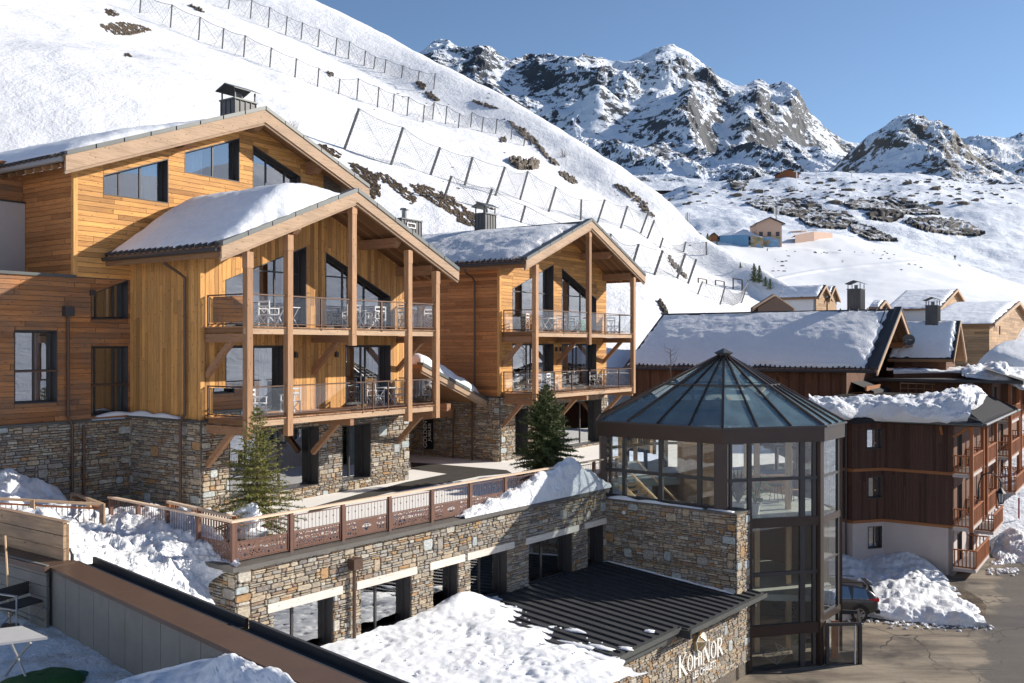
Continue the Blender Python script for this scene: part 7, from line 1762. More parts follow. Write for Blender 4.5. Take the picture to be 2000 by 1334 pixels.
for fn, L, hs in ((f0, KT, []), (f2, L2, wins2), (f3_, 2.6, [])):
    for z0, z1, mat in ((zM+.08, zE+.1, 'darktimber'), (zP+.08, zM-.08, 'darktimber')):
        w = [(0,z0),(L,z0),(L,z1),(0,z1)]; backing(TB, fn, [(0,z0-.16),(L,z0-.16),(L,z1),(0,z1)], hs); boards(TB, fn, w, hs, mat, .15, True, (2.0,3.0), gap=.006, limit=290)
    backing(TB, fn, [(0,-13),(L,-13),(L,zP-.08),(0,zP-.08)], hs, 'plaster', 'rendered_base')
    for z in (zP, zM): m = MB(); m.prism([(0,z-.08),(L,z-.08),(L,z+.08),(0,z+.08)], fn, 0, .05, back=True, tint=.6); TB.part('band', m, 'darktimber_band')
for i, h in enumerate(wins2): window(TB, f2, h, .18, .06, [lerp(h[0][0],h[1][0],.4)], room=.8, label=['upper window with its blind half up', None, 'lower window in the pale base'][i])
# front (balcony) side, facing +? : runs along +s from the corner
fr0 = lambda a, z, d: (a, 0-d, z)
SL = 14
wf = [(0,-13),(SL,-13),(SL,zE+.1),(0,zE+.1)]
doors = []
for zf in (zP, zM, -12.4):
    for a in (1.2, 5.2): doors.append([(a,zf+.15),(a+1.3,zf+.15),(a+1.3,zf+2.1),(a,zf+2.1)])
backing(TB, fr0, [(0,zP),(SL,zP),(SL,zE+.1),(0,zE+.1)], doors, 'midtimber'); backing(TB, fr0, [(0,-13),(SL,-13),(SL,zP),(0,zP)], doors, 'plaster', 'rendered_base')
for h in doors: window(TB, fr0, h, .15, .07, [], room=.8)
backing(TB, lambda a, z, d: (SL+d, a, z), [(0,-13),(8,-13),(8,zE),(0,zE)], [], 'midtimber')
backing(TB, lambda a, z, d: (a, 8+d, z), [(-2,-13),(SL,-13),(SL,zE),(-2,zE)], [], 'midtimber')
m = MB(); m.box(.0,SL,.0,8,-4.25,-4.1,tint=.4); TB.part('ceiling_slab', m, 'midtimber')
def balcony(th, s0, s1, zf, out=.9, slab=True, t_in=.02, mat='redwood', sides=('l','f'), h=1.0):
    """a balcony on the t=0 side, outward = -t"""
    m = MB(); m.box(s0,s1,-out,t_in,zf-.16,zf,tint=.5); th.part('balcony_slab', m, 'plaster')
    runs = [((s0,-out),(s1,-out)), ((s0,t_in),(s0,-out)), ((s1,t_in),(s1,-out))]
    for (a, b) in runs:
        A, B = Vector((*a,0)), Vector((*b,0)); L = (B-A).length
        m = MB(); m.bar((A.x,A.y,zf+h),(B.x,B.y,zf+h),.10,.06,tint=.7); th.part('handrail', m, mat); m = MB(); m.bar((A.x,A.y,zf+.10),(B.x,B.y,zf+.10),.05,.07,tint=.5); th.part('bottom_rail', m, mat)
        n = max(2, int(L/.17)); its = []
        for i in range(n): P = A.lerp(B, (i+.5)/n); m = MB(); m.box(P.x-.028,P.x+.028,P.y-.028,P.y+.028,zf+.10,zf+h-.02); its.append(m)
        th.pieces('baluster', its, mat, limit=290)
for i, zf in enumerate((zM+.0, zP+.0)):
    balcony(TB, -.1, 3.8, zf, .9); balcony(TB, 5.0, 9.0, zf, .9)
for zf in (-12.45+.55,): balcony(TB, -.05, 4.6, zf, 1.1); balcony(TB, 5.6, 9.5, zf+1.1, 1.2)
for s_ in (-.05, 3.7, 5.1, 8.9):
    m = MB(); m.box(s_-.09,s_+.09,-.98,-.80,-9.9 if s_ != -.05 else -9.9,-4.3,tint=.7); TB.part('post', m, 'redwood')
m = MB(); m.bar((.0,.0,-4.9),(.0,-.8,-4.35),.12,.14,tint=.7); TB.part('brace', m, 'darktimber_band')
tb = FT_.t_at(1840,0); m = MB(); m.bar((-.03,tb,-4.75),(-.5,tb,-4.35),.12,.14,tint=.8); TB.part('brace', m, 'darktimber_band')
pt = MB(); l3 = loc(C2+n_f3*.12+d_f3*.35); pt.tube([(l3[0],l3[1],-12.6),(l3[0],l3[1],-4.2)], .05, 8); TB.part('downpipe', pt, 'frame_dark')
# roof : dark metal edge, thick snow
def rf_poly(o, k=0):  # outline of the eave
    return [Vector((SL,-1.5-o,0)), Vector((-.5-o,-1.5-o,0)), Vector((-.55-o,KT,0)), Vector((*loc(C2+n_f2*(.55+o)+Vector((-.3,0,0)))[:2],0)), Vector((*loc(C3+n_f3*(.5+o))[:2],0)), Vector((1.5,9,0)), Vector((SL,9,0))]
O = rf_poly(0); zr1 = -4.05
m = MB(); I = [p.lerp(Vector((SL*.5,4.5,0)), .25) for p in O]
n = len(O)
for i in range(n):
    a, b, c, d = O[i], O[(i+1)%n], I[(i+1)%n], I[i]
    m.face([(a.x,a.y,zr1),(b.x,b.y,zr1),(c.x,c.y,zr1+.9),(d.x,d.y,zr1+.9)],0,.5); m.face([(a.x,a.y,zr1-.02),(b.x,b.y,zr1-.02),(b.x,b.y,zr1-.22),(a.x,a.y,zr1-.22)],0,.5); m.face([(a.x,a.y,zr1-.22),(b.x,b.y,zr1-.22),(c.x,c.y,zr1-.1),(d.x,d.y,zr1-.1)],1,.5)
m.face([(p.x,p.y,zr1+.9) for p in I],0,.5)
TB.part('roof', m, ['dark_sheet','darktimber_band'])
its = []
for i in range(14):
    s_ = -.3+i*.55; m = MB(); m.bar((s_,-1.45,zr1+.03),(s_+.1,-.1,zr1+.55),.05,.05,tint=.7); its.append(m)
TB.pieces('roof_seam', its, 'flashing')
m = MB(); m.tube([(SL,-1.62,zr1-.1),(-.5,-1.62,zr1-.1)], .08, 8); m.tube([(-.6,-1.5,zr1-.1),(-.64,KT,zr1-.1)], .08, 8); TB.part('gutter', m, 'flashing')
# thick rounded snow, its outline traced round the roof
def rsn(rows__, label, disp=.2, seed=1, nu=120, nv=60, mat='snow_crust'):
    S = Vector((seed*3.1,0,seed)); 
    def d(p, a, b): e = min(1, b*6, (1-b)*6); return p + Vector((0,0,1))*(fbm(p*.9+S,5)*.25+fbm(p*3+S,4)*.08)*disp/.2*e
    g = loft(rows__, nu, nv, d); mb = MB(); mb.grid(g); return solo('roof_snow', mb, mat, label, 'roof snow', kind='stuff', smooth=True, group='snow lying on the roofs', at=(g[0][0].x,g[0][0].y), z=g[0][0].z)
P = lambda u, v, D: pix(u, v, D)
rsn([[P(1585,800,52),P(1640,818,51.5),P(1700,822,52),P(1780,825,50.9),P(1850,827,50.2),P(1888,826,49.8)],
     [P(1583,792,51.8),P(1640,806,51.3),P(1700,808,51.8),P(1780,808,50.7),P(1855,808,50.0),P(1895,812,49.7)],
     [P(1580,782,52.3),P(1640,790,52),P(1700,786,52.3),P(1780,785,51.3),P(1862,780,50.8),P(1905,790,50.6)],
     [P(1580,776,54),P(1640,781,53.6),P(1690,777,54),P(1780,775,53.3),P(1865,768,53),P(1915,768,52.6)],
     [P(1580,775,56),P(1640,784,56),P(1680,778,56.5),P(1780,776,56),P(1870,762,56),P(1927,774,54.6)],
     [P(1580,780,58),P(1640,790,58),P(1680,788,58),P(1780,784,58),P(1875,766,58.5),P(1915,772,57)]], 'thick overhanging snow on the roof of the dark brown timber house', .25, 4)
rsn([[P(1868,775,52),P(1880,790,51.5),P(1900,800,51.6),P(1920,788,52.2)], [P(1872,760,52.4),P(1885,770,51.8),P(1905,780,52),P(1925,775,53)], [P(1878,752,54),P(1892,754,54),P(1910,758,54.2),P(1929,770,54.6)], [P(1880,762,57),P(1895,760,57),P(1912,765,57),P(1925,778,56)]], 'rounded snow lump at the right end of that same roof', .15, 7, 50, 40)
# roof terrace railings behind
RT = Thing('roof_terrace', 'roof terrace railing and low shed behind the snow of the brown house', 'roof terrace', WORLD, at=(27,60), z=-4.6)
for (a, b) in ((P(1655,772,59),P(1868,768,60)),(P(1758,748,64),P(1868,752,64)),(P(1868,752,64),P(1868,775,58))):
    for dz in (0,.35): m = MB(); m.bar(a-Vector((0,0,dz)), b-Vector((0,0,dz)), .05, .04); RT.part('rail', m, 'barge')
    for i in range(8): k = a.lerp(b, i/7); m = MB(); m.box(k.x-.03,k.x+.03,k.y-.03,k.y+.03,k.z-1.0,k.z); RT.part('post', m, 'darktimber_band')
m = MB(); m.bar(P(1850,771,57), P(1895,749,62), .35, .06, tint=.9); RT.part('board', m, 'barge')
# wall lantern on an arched bracket
LN_ = Thing('wall_lantern', 'old style glass lantern hanging from an arched iron bracket beside the balconies', 'street lantern', WORLD, at=(P(1955,965,47).x,47), z=P(0,985,47).z)
D_ = 47.5; arc = [P(1911,962,D_),P(1912,945,D_),P(1918,930,D_),P(1930,924,D_),P(1943,927,D_),P(1953,938,D_),P(1955,952,D_)]
m = MB(); m.tube(interp_row(arc, 24), .035, 6); LN_.part('bracket', m, 'black'); m = MB(); c = P(1955,970,D_)
m.tube([(c.x,c.y,c.z+.46),(c.x,c.y,c.z+.36),(c.x,c.y,c.z+.18)], [.03,.10,.24], 6); LN_.part('hood', m, 'black')
m = MB(); m.tube([(c.x,c.y,c.z+.17),(c.x,c.y,c.z-.32)], [.22,.13], 6); LN_.part('glass', m, 'rail_glass')
m = MB()
for i in range(6): a = i*1.0472; m.bar((c.x+.22*math.cos(a),c.y+.22*math.sin(a),c.z+.17),(c.x+.13*math.cos(a),c.y+.13*math.sin(a),c.z-.32),.025,.025)
m.tube([(c.x,c.y,c.z-.32),(c.x,c.y,c.z-.38)],[.15,.05],6); LN_.part('frame', m, 'black')
m = MB(); q = arc[0]; m.tube([q+Vector((0,0,.15)), q+Vector((0,0,-.35))], .05, 8); LN_.part('wall_bracket', m, 'black')
# ------------------------------------------------------------------ the next house at the right edge
FN = Frame(31.6, 62.0, 34.5, -11.5)
NH = Thing('timber_house', 'timber house with three levels of red-brown balconies, cut by the right edge', 'house', FN, at=(0,0), z=-12)
nA = FN; 
nz = lambda v: (HZ-v)/FPX*62
backing(NH, facing('left', 0), [(0,nz(865)),(9,nz(865)),(9,nz(745)),(0,nz(745))], [], 'midtimber'); backing(NH, facing('left', 0), [(0,-12.5),(9,-12.5),(9,nz(865)),(0,nz(865))], [], 'plaster', 'rendered_base')
boards(NH, facing('left', 0), [(0,nz(865)),(3,nz(865)),(3,nz(745)),(0,nz(745))], [], 'midtimber', .16, True)
dn = [[(a,z),(a+1.1,z),(a+1.1,z+1.9),(a,z+1.9)] for a in (.8,4.0) for z in (nz(815)+.1, nz(885)+.1, nz(955)+.1)]
backing(NH, fr0, [(0,-12.5),(14,-12.5),(14,nz(745)),(0,nz(745))], dn, 'midtimber')
for h in dn: window(NH, fr0, h, .15, .07, [], room=.6)
for zf in (nz(822), nz(892)): balcony(NH, 0, 4.5, zf, 1.1); balcony(NH, 5.5, 10, zf, 1.1)
for zf in (nz(958),): balcony(NH, -.2, 4.5, zf, 1.4); balcony(NH, 5.5, 10, zf, 1.2)
for s_ in (.0,4.4,5.6): m = MB(); m.box(s_-.1,s_+.1,-1.15,-.95,nz(960),nz(748),tint=.8); NH.part('post', m, 'redwood')
m = MB(); m.box(-.8,14,-1.9,9,nz(748),nz(742),tint=.5); m.face([(-.8,-1.9,nz(742)),(14,-1.9,nz(742)),(14,.5,nz(742)+.8),(-.8,.5,nz(742)+.8)],0,.5); NH.part('roof', m, 'tile_dark')
rsn([[P(1885,736,62.5),P(1950,745,61.5),P(1975,752,61),P(2010,765,60.5),P(2060,775,60)], [P(1880,730,63.5),P(1950,728,62),P(1975,735,62),P(2010,748,61.5),P(2060,760,61)], [P(1875,724,66),P(1950,712,66),P(1975,716,66),P(2010,728,66),P(2060,740,66)], [P(1875,728,70),P(1950,722,70),P(1975,725,70),P(2010,735,70),P(2060,745,70)]], 'rounded snow on the roof of the house at the right edge', .3, 9, 60, 40)
m = MB(); a = rp(1990,1010,0); p0 = pix(1990,1012,60); m.tube([p0, p0+Vector((0,0,1.3))], .05, 6); solo('marker_pole', m, 'red_paint', 'thin red marker pole in the snow at the right edge', 'pole', at=(p0.x,p0.y), z=p0.z)
# ------------------------------------------------------------------ the big snow roofed chalet behind the tower
FBc = Frame(22.3, 60.0, 34.5, -5.0)
BC = Thing('snow_roofed_chalet', 'long dark timber chalet under a huge snow covered roof, behind the glass tower', 'chalet', FBc, at=(1,1), z=-6)
HW, RZB, EZB = 6.6, 2.55, -1.5
zrb = lambda s: RZB-abs(s-HW)*(RZB-EZB)/HW
for e, s_lab in ((0, -1), (2*HW, 1)):
    slope_roof(BC, HW, RZB, e, EZB, -.9, 17.0, .18); soffit_boards(BC, HW-s_lab*-.02, RZB, e, EZB, -.85, 1.4, .18, .2)
    fnb_ = facing('front', -.9); m = MB(); m.prism([(e,EZB-.42),(HW,RZB-.42),(HW,RZB-.03),(e,EZB-.03)], fnb_, -.05, .05, back=True, tint=.6); BC.part('barge_board', m, 'barge')
    m = MB(); m.prism([(e,EZB-.04),(HW,RZB-.04),(HW,RZB+.14),(e,EZB+.14)], fnb_, -.4, .08, back=True); BC.part('capping', m, 'metal_roof')
wg = [(1.1,-6),(2*HW-1.1,-6),(2*HW-1.1,zrb(2*HW-1.1)-.3),(HW,RZB-.3),(1.1,zrb(1.1)-.3)]
wh = [[(4.2,-4.2),(5.4,-4.2),(5.4,-2.6),(4.2,-2.6)], [(6.2,-.6),(7.2,-.6),(7.2,.6),(6.2,.6)]]
backing(BC, facing('front', 1.3), wg, wh); boards(BC, facing('front', 1.3), wg, wh, 'midtimber', .22, True)
for h in wh: window(BC, facing('front', 1.3), h, .12, .08, [], room=.8)
sg_ = [(1.3,-6),(17,-6),(17,zrb(1.1)-.35),(1.3,zrb(1.1)-.35)]
backing(BC, facing('left', 1.1), sg_, []); boards(BC, facing('left', 1.1), sg_, [], 'midtimber', .2, True)
backing(BC, facing('back', 16.8), wg, [], 'midtimber'); backing(BC, facing('right', 2*HW-1.1), sg_, [], 'midtimber')
m = MB(); m.box(.9,1.06,-.6,17,zrb(1.1)-.75,zrb(1.1)-.36,tint=.8); BC.part('eave_beam', m, 'darktimber_band')
for s_, h_ in ((3.2,.4),(HW,.5),(10,.4)): m = MB(); zt = zrb(s_)-.22; m.box(s_-.2,s_+.2,-.7,1.4,zt-h_,zt,tint=.6); BC.part('purlin', m, 'darktimber_band')
m = MB(); m.bar((2*HW-.2,-.2,EZB-.6),(2*HW+1.6,-.1,EZB-2.6),.12,.16); m.bar((1.3,.1,-2.8),(5.5,.2,-2.8),.12,.3); BC.part('brace', m, 'darktimber_band')
m = MB(); gut = [(-.1,-.8,EZB-.15),(-.1,17,EZB-.15)]; m.tube(gut, .1, 8); BC.part('gutter', m, 'frame_dark')
its = []
for i in range(50): t_ = -.6+i*.35; m = MB(); m.tube([(-.05,t_,EZB+.02),(.4,t_,EZB+.26)], .07, 6); its.append(m)
BC.pieces('eave_tile', its, 'tile_dark')
# dark lean-to porch on the gable
m = MB(); m.face([(2.2,-.2,-3.0),(6.8,-.2,-3.0),(6.8,1.3,-2.4),(2.2,1.3,-2.4)],0,.5); m.face([(2.2,-.2,-3.0),(6.8,-.2,-3.0),(6.8,-.2,-3.2),(2.2,-.2,-3.2)],0,.5); BC.part('porch_roof', m, 'metal_roof')
m = MB(); m.box(2.4,4.2,-.1,1.3,-5,-3.1,tint=.7); BC.part('porch', m, 'darktimber_band')
its = []
for i in range(7): t_ = -.6+i*.62; m = MB(); m.bar((HW-.1,t_,RZB+.06),(.1,t_,EZB+.06),.07,.08,tint=.9); its.append(m)
BC.pieces('roof_seam', its, 'flashing')
def thb(a, b): return .14+.42*math.exp(-((a-.35)/.45)**2) + .10*math.sin(b*5)
roof_snow(FBc, 'huge rippled snow sheet on the long roof behind the glass tower', HW-.25, zrb(HW-.25), .10, zrb(.1), -.15, 16.8, thb, 120, 150, amp=.045, seed=21, edge=.35, rag=.35, mat='snow_crust')
tq_ = FBc.t_at(1672, HW+1.2); chimney_box(FBc, HW+1.2, tq_, 1.15, .9, 1.6, FBc.z_at(566, HW+1.2, tq_), 'tall capped metal chimney behind the ridge of the huge snowy roof')
def small_house(fr, label, s1, ridge_z, eave_z, t0, t1, base_z, wallmat, gable_mat, snow=True, thick=.25, wins_=(), over=.5, vertical=False, white_side=False, snow_label=None, bw=.24, mats=('metal_roof','soffit'), name='house', cat='house', group=None):
    th = Thing(name, label, cat, fr, group, at=(0,t0), z=base_z); HWc = s1/2; zf_ = lambda s: ridge_z-abs(s-HWc)*(ridge_z-eave_z)/HWc
    for e in (0, s1):
        slope_roof(th, HWc, ridge_z, e, eave_z, t0-over, t1+over*.5, .2, mats=mats)
        f_ = facing('front', t0-over); m = MB(); m.prism([(e,eave_z-.30),(HWc,ridge_z-.30),(HWc,ridge_z-.0),(e,eave_z-.0)], f_, -.05, .06, back=True, tint=.6); th.part('barge_board', m, 'barge')
    w = [(over,base_z),(s1-over,base_z),(s1-over,zf_(s1-over)-.2),(HWc,ridge_z-.2),(over,zf_(over)-.2)]
    hs = [[(a,z),(b,z),(b,y),(a,y)] for a, b, z, y in wins_]
    backing(th, facing('front', t0), w, hs); boards(th, facing('front', t0), w, hs, gable_mat, bw, vertical, limit=150)
    for h in hs: window(th, facing('front', t0), h, .12, .08, [], room=.6)
    sw = [(t0,base_z),(t1,base_z),(t1,zf_(over)-.2),(t0,zf_(over)-.2)]
    backing(th, facing('left', over), sw, [], 'plaster_white' if white_side else 'mortar')
    if not white_side: boards(th, facing('left', over), sw, [], wallmat, bw, vertical, limit=150)
    backing(th, facing('right', s1-over), sw, [], wallmat); backing(th, facing('back', t1), w, [], wallmat)
    if snow:
        roof_snow(fr, snow_label or label, HWc-.1, zf_(HWc-.1), .1, zf_(.1), t0-over+.2, t1+over*.3, lambda a, b: thick*(.5+.5*math.sin(a*3)), 50, 50, amp=.06, seed=len(label), edge=.3, rag=.25, mat='snow_roof')
    return th
def house_from(u_l, v_l, u_r, v_r, u_a, v_a, D, base_v, u_far, label, a=34.5, **k):
    """gable front: left eave end (u_l,v_l) at depth D, apex u_a, right end u_r ; side runs back to u_far"""
    o = pix(u_l, v_l, D); fr = Frame(o.x, o.y, a, 0); s1 = fr.s_at(u_r, 0); ez = o.z; rz_ = fr.z_at(v_a, s1/2, 0); t1 = fr.t_at(u_far, 0)
    return small_house(fr, label, s1, rz_, ez, .6, t1, (HZ-base_v)/FPX*D, **k), fr, s1, rz_, ez, t1
H4 = house_from(1862,702,1887,700,1868,626,66,770,1742, 'small dark timber chalet with a rippled snowy roof carrying a satellite dish', wallmat='midtimber', gable_mat='midtimber', thick=.5, snow_label='rippled snow on the roof beside the satellite dish', over=.6)
H3 = house_from(1945,632,2030,620,1993,588,80,730,1800, 'large grey-brown boarded house with a low snowy roof at the right edge', wallmat='oldtimber', gable_mat='oldtimber', thick=.35, snow_label='even snow on the low roof of the grey-brown boarded house', wins_=((6.5,7.3,1.0,1.8),))
H2 = house_from(1838,602,1902,600,1868,564,105,640,1732, 'pale house with a snowy roof and a brown gable, behind the large boarded house', wallmat='plaster_white', gable_mat='oldtimber', white_side=True, snow_label='snow on the roof of the pale house behind')
H1 = house_from(1603,580,1630,577,1612,556,95,615,1522, 'white walled house with the left of two small orange gables', wallmat='oldtimber', gable_mat='oldtimber', white_side=True, snow_label='snow on the roof of the white walled house', wins_=((1.2,2.2,2.0,3.4),), over=.4)
H1b = house_from(1624,583,1645,579,1636,558,98,615,1610, 'narrow wooden gabled house joined to the right of the white walled one', wallmat='oldtimber', gable_mat='oldtimber', snow=True, snow_label='snow on the narrow gabled house', wins_=((1.0,2.0,1.9,3.2),), over=.4)
H5 = house_from(1722,600,1745,598,1733,586,100,625,1700, 'low brown gable peeping over the ridge right of the tall chimney', wallmat='midtimber', gable_mat='midtimber', snow=True, snow_label='snow on the low brown gable by the tall chimney', over=.4)
# small gabled dormer house on the big roof
H6 = house_from(1474,600,1556,603,1496,574,74,622,1470, 'little gabled roof cabin with a black roof standing on the snowy ridge', a=62, wallmat='darktimber', gable_mat='darktimber_band', snow=False, over=.35, name='roof_cabin', cat='cabin')
pc_ = pix(1822, 655, 69); s_, t_, _ = FBc.loc(pc_); chimney_box(FBc, s_, t_, 1.0, .8, pix(0,650,69).z, pix(0,598,69).z, 'shorter capped metal chimney above the roof with the satellite dish')
# satellite dish
d0 = pix(1775, 664, 58); SD = Thing('satellite_dish', 'dark round satellite dish on a bent arm over the snow', 'satellite dish', WORLD, at=(d0.x,d0.y), z=d0.z-.6)
m = MB(); rws = []
nrm = Vector((-.25,-.93,.25)).normalized(); sx_ = nrm.cross(Vector((0,0,1))).normalized(); sy_ = sx_.cross(nrm)
for j in range(6): r_ = .36*j/5; rws.append([tuple(d0 + sx_*r_*math.cos(a*.5236) + sy_*r_*math.sin(a*.5236) + nrm*(r_*r_*.45)) for a in range(13)])
m.grid(rws); SD.part('dish', m, 'frame_dark')
m = MB()
for k_ in range(5):
    aa = random.uniform(0,6.28); rr = random.uniform(.05,.22); c_ = d0+sx_*rr*math.cos(aa)+sy_*rr*math.sin(aa)+nrm*.06; m.bar(c_, c_+sx_*.12+sy_*random.uniform(-.05,.05), .03, .01)
SD.part('marking', m, 'white_paint')
m = MB(); m.tube([d0-sy_*.3+nrm*-.02, d0-sy_*.45+Vector((-.3,.1,.0)), d0+Vector((-.55,.3,-.75))], .03, 6); SD.part('arm', m, 'steel')
rsn([[P(1905,728,72),P(1940,730,71),P(1980,728,70),P(2040,726,70)], [P(1912,705,73),P(1940,690,72),P(1980,690,71),P(2040,690,71)], [P(1930,690,77),P(1955,670,77),P(1985,665,76),P(2040,664,76)], [P(1935,700,82),P(1960,680,82),P(1985,675,82),P(2040,670,82)]], 'smooth domed snow on a roof at the right edge below the boarded house', .06, 17, 50, 40)
mb = MB(); a, b = P(1745,741,66), P(2040,741,66); mb.box(a.x, b.x, 66, 80, P(0,790,66).z, P(0,728,66).z); TRC = solo('flat_roofed_block', mb, 'midtimber', 'low dark timber block with a snowy flat roof between the houses', 'building', at=(a.x,66), z=P(0,790,66).z)
rsn([[P(1745,730,66),P(1850,728,66),P(1900,730,66),P(2040,730,66)], [P(1745,722,66.3),P(1850,722,66.3),P(1900,722,66.3),P(2040,722,66.3)], [P(1745,720,70),P(1850,718,70),P(1900,716,70),P(2040,716,70)], [P(1745,722,78),P(1850,720,78),P(1900,716,78),P(2040,716,78)]], 'thin snow on the flat roof of the low dark block', .1, 19, 60, 20)
# bare branches with frost behind the tower
bs_ = pix(1310, 748, 52); m = MB(); rnd = random.Random(3)
m.tube([bs_, bs_+Vector((0,0,1.9))], [.03,.01], 5)
for i in range(14): p = bs_+Vector((0,0,.5+i*.1)); a = rnd.random()*6.28; m.tube([p, p+Vector((math.cos(a)*.3,math.sin(a)*.3,.18)), p+Vector((math.cos(a)*.38,math.sin(a)*.38,.42))], [.014,.009,.004], 4, cap=False)
solo('young_tree', m, 'dry_stem', 'bare leafless treetop standing just left of the tower roof, before the snowy roof', 'tree', at=(bs_.x,bs_.y), z=bs_.z)
# ------------------------------------------------------------------ the car
CAR = Thing('parked_car', 'dark grey dusty estate car parked behind the foot of the glass tower', 'car', WORLD, at=(0,0), z=0)
def car_body():
    Lc = 4.6; st = [ # x from rear (0) to front, half widths, heights : sill, belt, roof
     (0.00,.72,.62,.55,.80,.98,1.02),(.05,.80,.70,.42,.95,1.10,1.20),(.25,.87,.70,.33,.98,1.30,1.50),(.6,.91,.68,.28,.98,1.52,1.60),(1.2,.92,.67,.26,.97,1.62,1.66),(2.0,.92,.66,.25,.95,1.66,1.69),(2.6,.92,.64,.25,.94,1.60,1.64),
     (3.1,.92,.66,.25,.94,1.30,1.34),(3.45,.91,.72,.25,.95,1.06,1.10),(4.0,.88,.70,.26,.90,.98,1.00),(4.4,.82,.62,.30,.72,.84,.88),(4.6,.70,.5,.42,.58,.66,.68)]
    rws = []
    for x, w, wr, zs, zb, zr, zc in st:
        pts = [(0,zs),(w*.9,zs),(w,zs+.12),(w*1.0,(zs+zb)/2),(w*.97,zb),(w*.97-.02,zb+.015),(wr+.02,zr-.03),(wr*.9,zr),(wr*.5,zc-.01),(0,zc)]
        rws.append([(x-Lc/2, y, z) for y, z in pts] + [(x-Lc/2, -y, z) for y, z in pts[::-1][1:]])
    return rws, st, Lc
rws, st, Lc = car_body(); m = MB(); m.grid(rws); m.face(rws[0],0,.5); m.face(rws[-1],0,.5)
# flat lower part of the wheel arches is hidden by dark liners
body = CAR.part('body', m, 'carpaint'); bv = body.modifiers.new('sub', 'SUBSURF'); bv.levels = 2; bv.render_levels = 2
for p_ in body.data.polygons: p_.use_smooth = True
def side_win(x0, x1, lab=None):
    for sg in (1,-1):
        def at(x, k):
            for i in range(len(st)-1):
                if st[i][0] <= x <= st[i+1][0]: q = (x-st[i][0])/(st[i+1][0]-st[i][0]); A = [lerp(a, b, q) for a, b in zip(st[i], st[i+1])]; break
            w, wr, zs, zb, zr, zc = A[1:]; return (x-Lc/2, sg*(lerp(w*.97, wr+.02, k)+.004), lerp(zb+.03, zr-.06, k))
        m = MB(); n = 6; bot = [at(lerp(x0,x1,i/n), .05) for i in range(n+1)]; top = [at(lerp(x0+.10,x1-.06,i/n), .93) for i in range(n+1)]; m.grid([bot, top]); CAR.part('side_window', m, 'car_glass')
        m = MB(); m.tube([(a[0],a[1]+sg*.006,a[2]-.012) for a in bot], .012, 5); CAR.part('window_trim', m, 'grey_metal')
side_win(.45,1.15); side_win(1.22,2.05); side_win(2.12,2.95)
m = MB(); m.grid([[(-2.26,y,1.02) for y in (-.66,0,.66)], [(-2.02,y,1.50) for y in (-.6,0,.6)]]); CAR.part('rear_window', m, 'car_glass')
for sg in (1,-1):
    m = MB(); m.prism([(-2.28,.90),(-2.0,.95),(-1.86,1.01),(-2.02,1.04),(-2.26,1.03)], lambda a, z, d, sg=sg: (a, sg*(.80+(a+2.3)*.16+d), z), 0, .035); CAR.part('tail_light', m, 'red_light')
    m = MB(); m.box(-2.32,-2.27,sg*.45,sg*.78,.88,1.04); CAR.part('tail_light', m, 'red_light')
    for x in (-1.42, 1.42):
        m = MB(); n = 20; rr = [(.36,.80),(.36,.95),(.34,.965),(.25,.965),(.24,.93)]
        m.grid([[(x+r_*math.cos(6.2832*i/n), sg*y, .36+r_*math.sin(6.2832*i/n)) for i in range(n+1)] for r_, y in rr]); wh_ = CAR.part('wheel', m, 'tyre')
        m = MB()
        for i in range(5): a = i*1.2566; m.bar((x,sg*.95,.36),(x+.235*math.cos(a),sg*.95,.36+.235*math.sin(a)),.05,.02,up=(0,1,0))
        m.grid([[(x+r_*math.cos(6.2832*i/n), sg*.95, .36+r_*math.sin(6.2832*i/n)) for i in range(n+1)] for r_ in (.225,.25)]); CAR.part('rim', m, 'rim', wh_)
        m = MB(); m.grid([[(x+r_*math.cos(3.1416*i/10), sg*y, .36+r_*math.sin(3.1416*i/10)) for i in range(11)] for r_, y in ((.0,.90),(.44,.905),(.44,.93))]); CAR.part('wheel_arch', m, 'black')
m = MB(); m.box(-2.36,-2.2,-.78,.78,.36,.52); CAR.part('bumper', m, 'black'); m = MB(); m.box(-2.345,-2.33,-.26,.26,.66,.78); CAR.part('number_plate', m, 'white_paint')
m = MB(); m.box(-2.06,-1.86,-.58,.58,1.60,1.63); CAR.part('roof_spoiler', m, 'carpaint')
for sg in (1,-1): m = MB(); m.tube([(-1.6,sg*.62,1.69),(.3,sg*.60,1.72)], .018, 6); CAR.part('roof_rail', m, 'black')
for sg in (1,-1): m = MB(); m.box(-.2,-.02,sg*.925,sg*.945,.90,.93); m.box(.75,.93,sg*.925,sg*.945,.90,.93); CAR.part('door_handle', m, 'black'); 
cp = rp(1672, 1216, 0); CAR.e.location = (cp.x-1.15, cp.y+1.1, rz(0,cp.y)+.02); CAR.e.rotation_euler = (0,0,R(180)-R(6)+R(0))
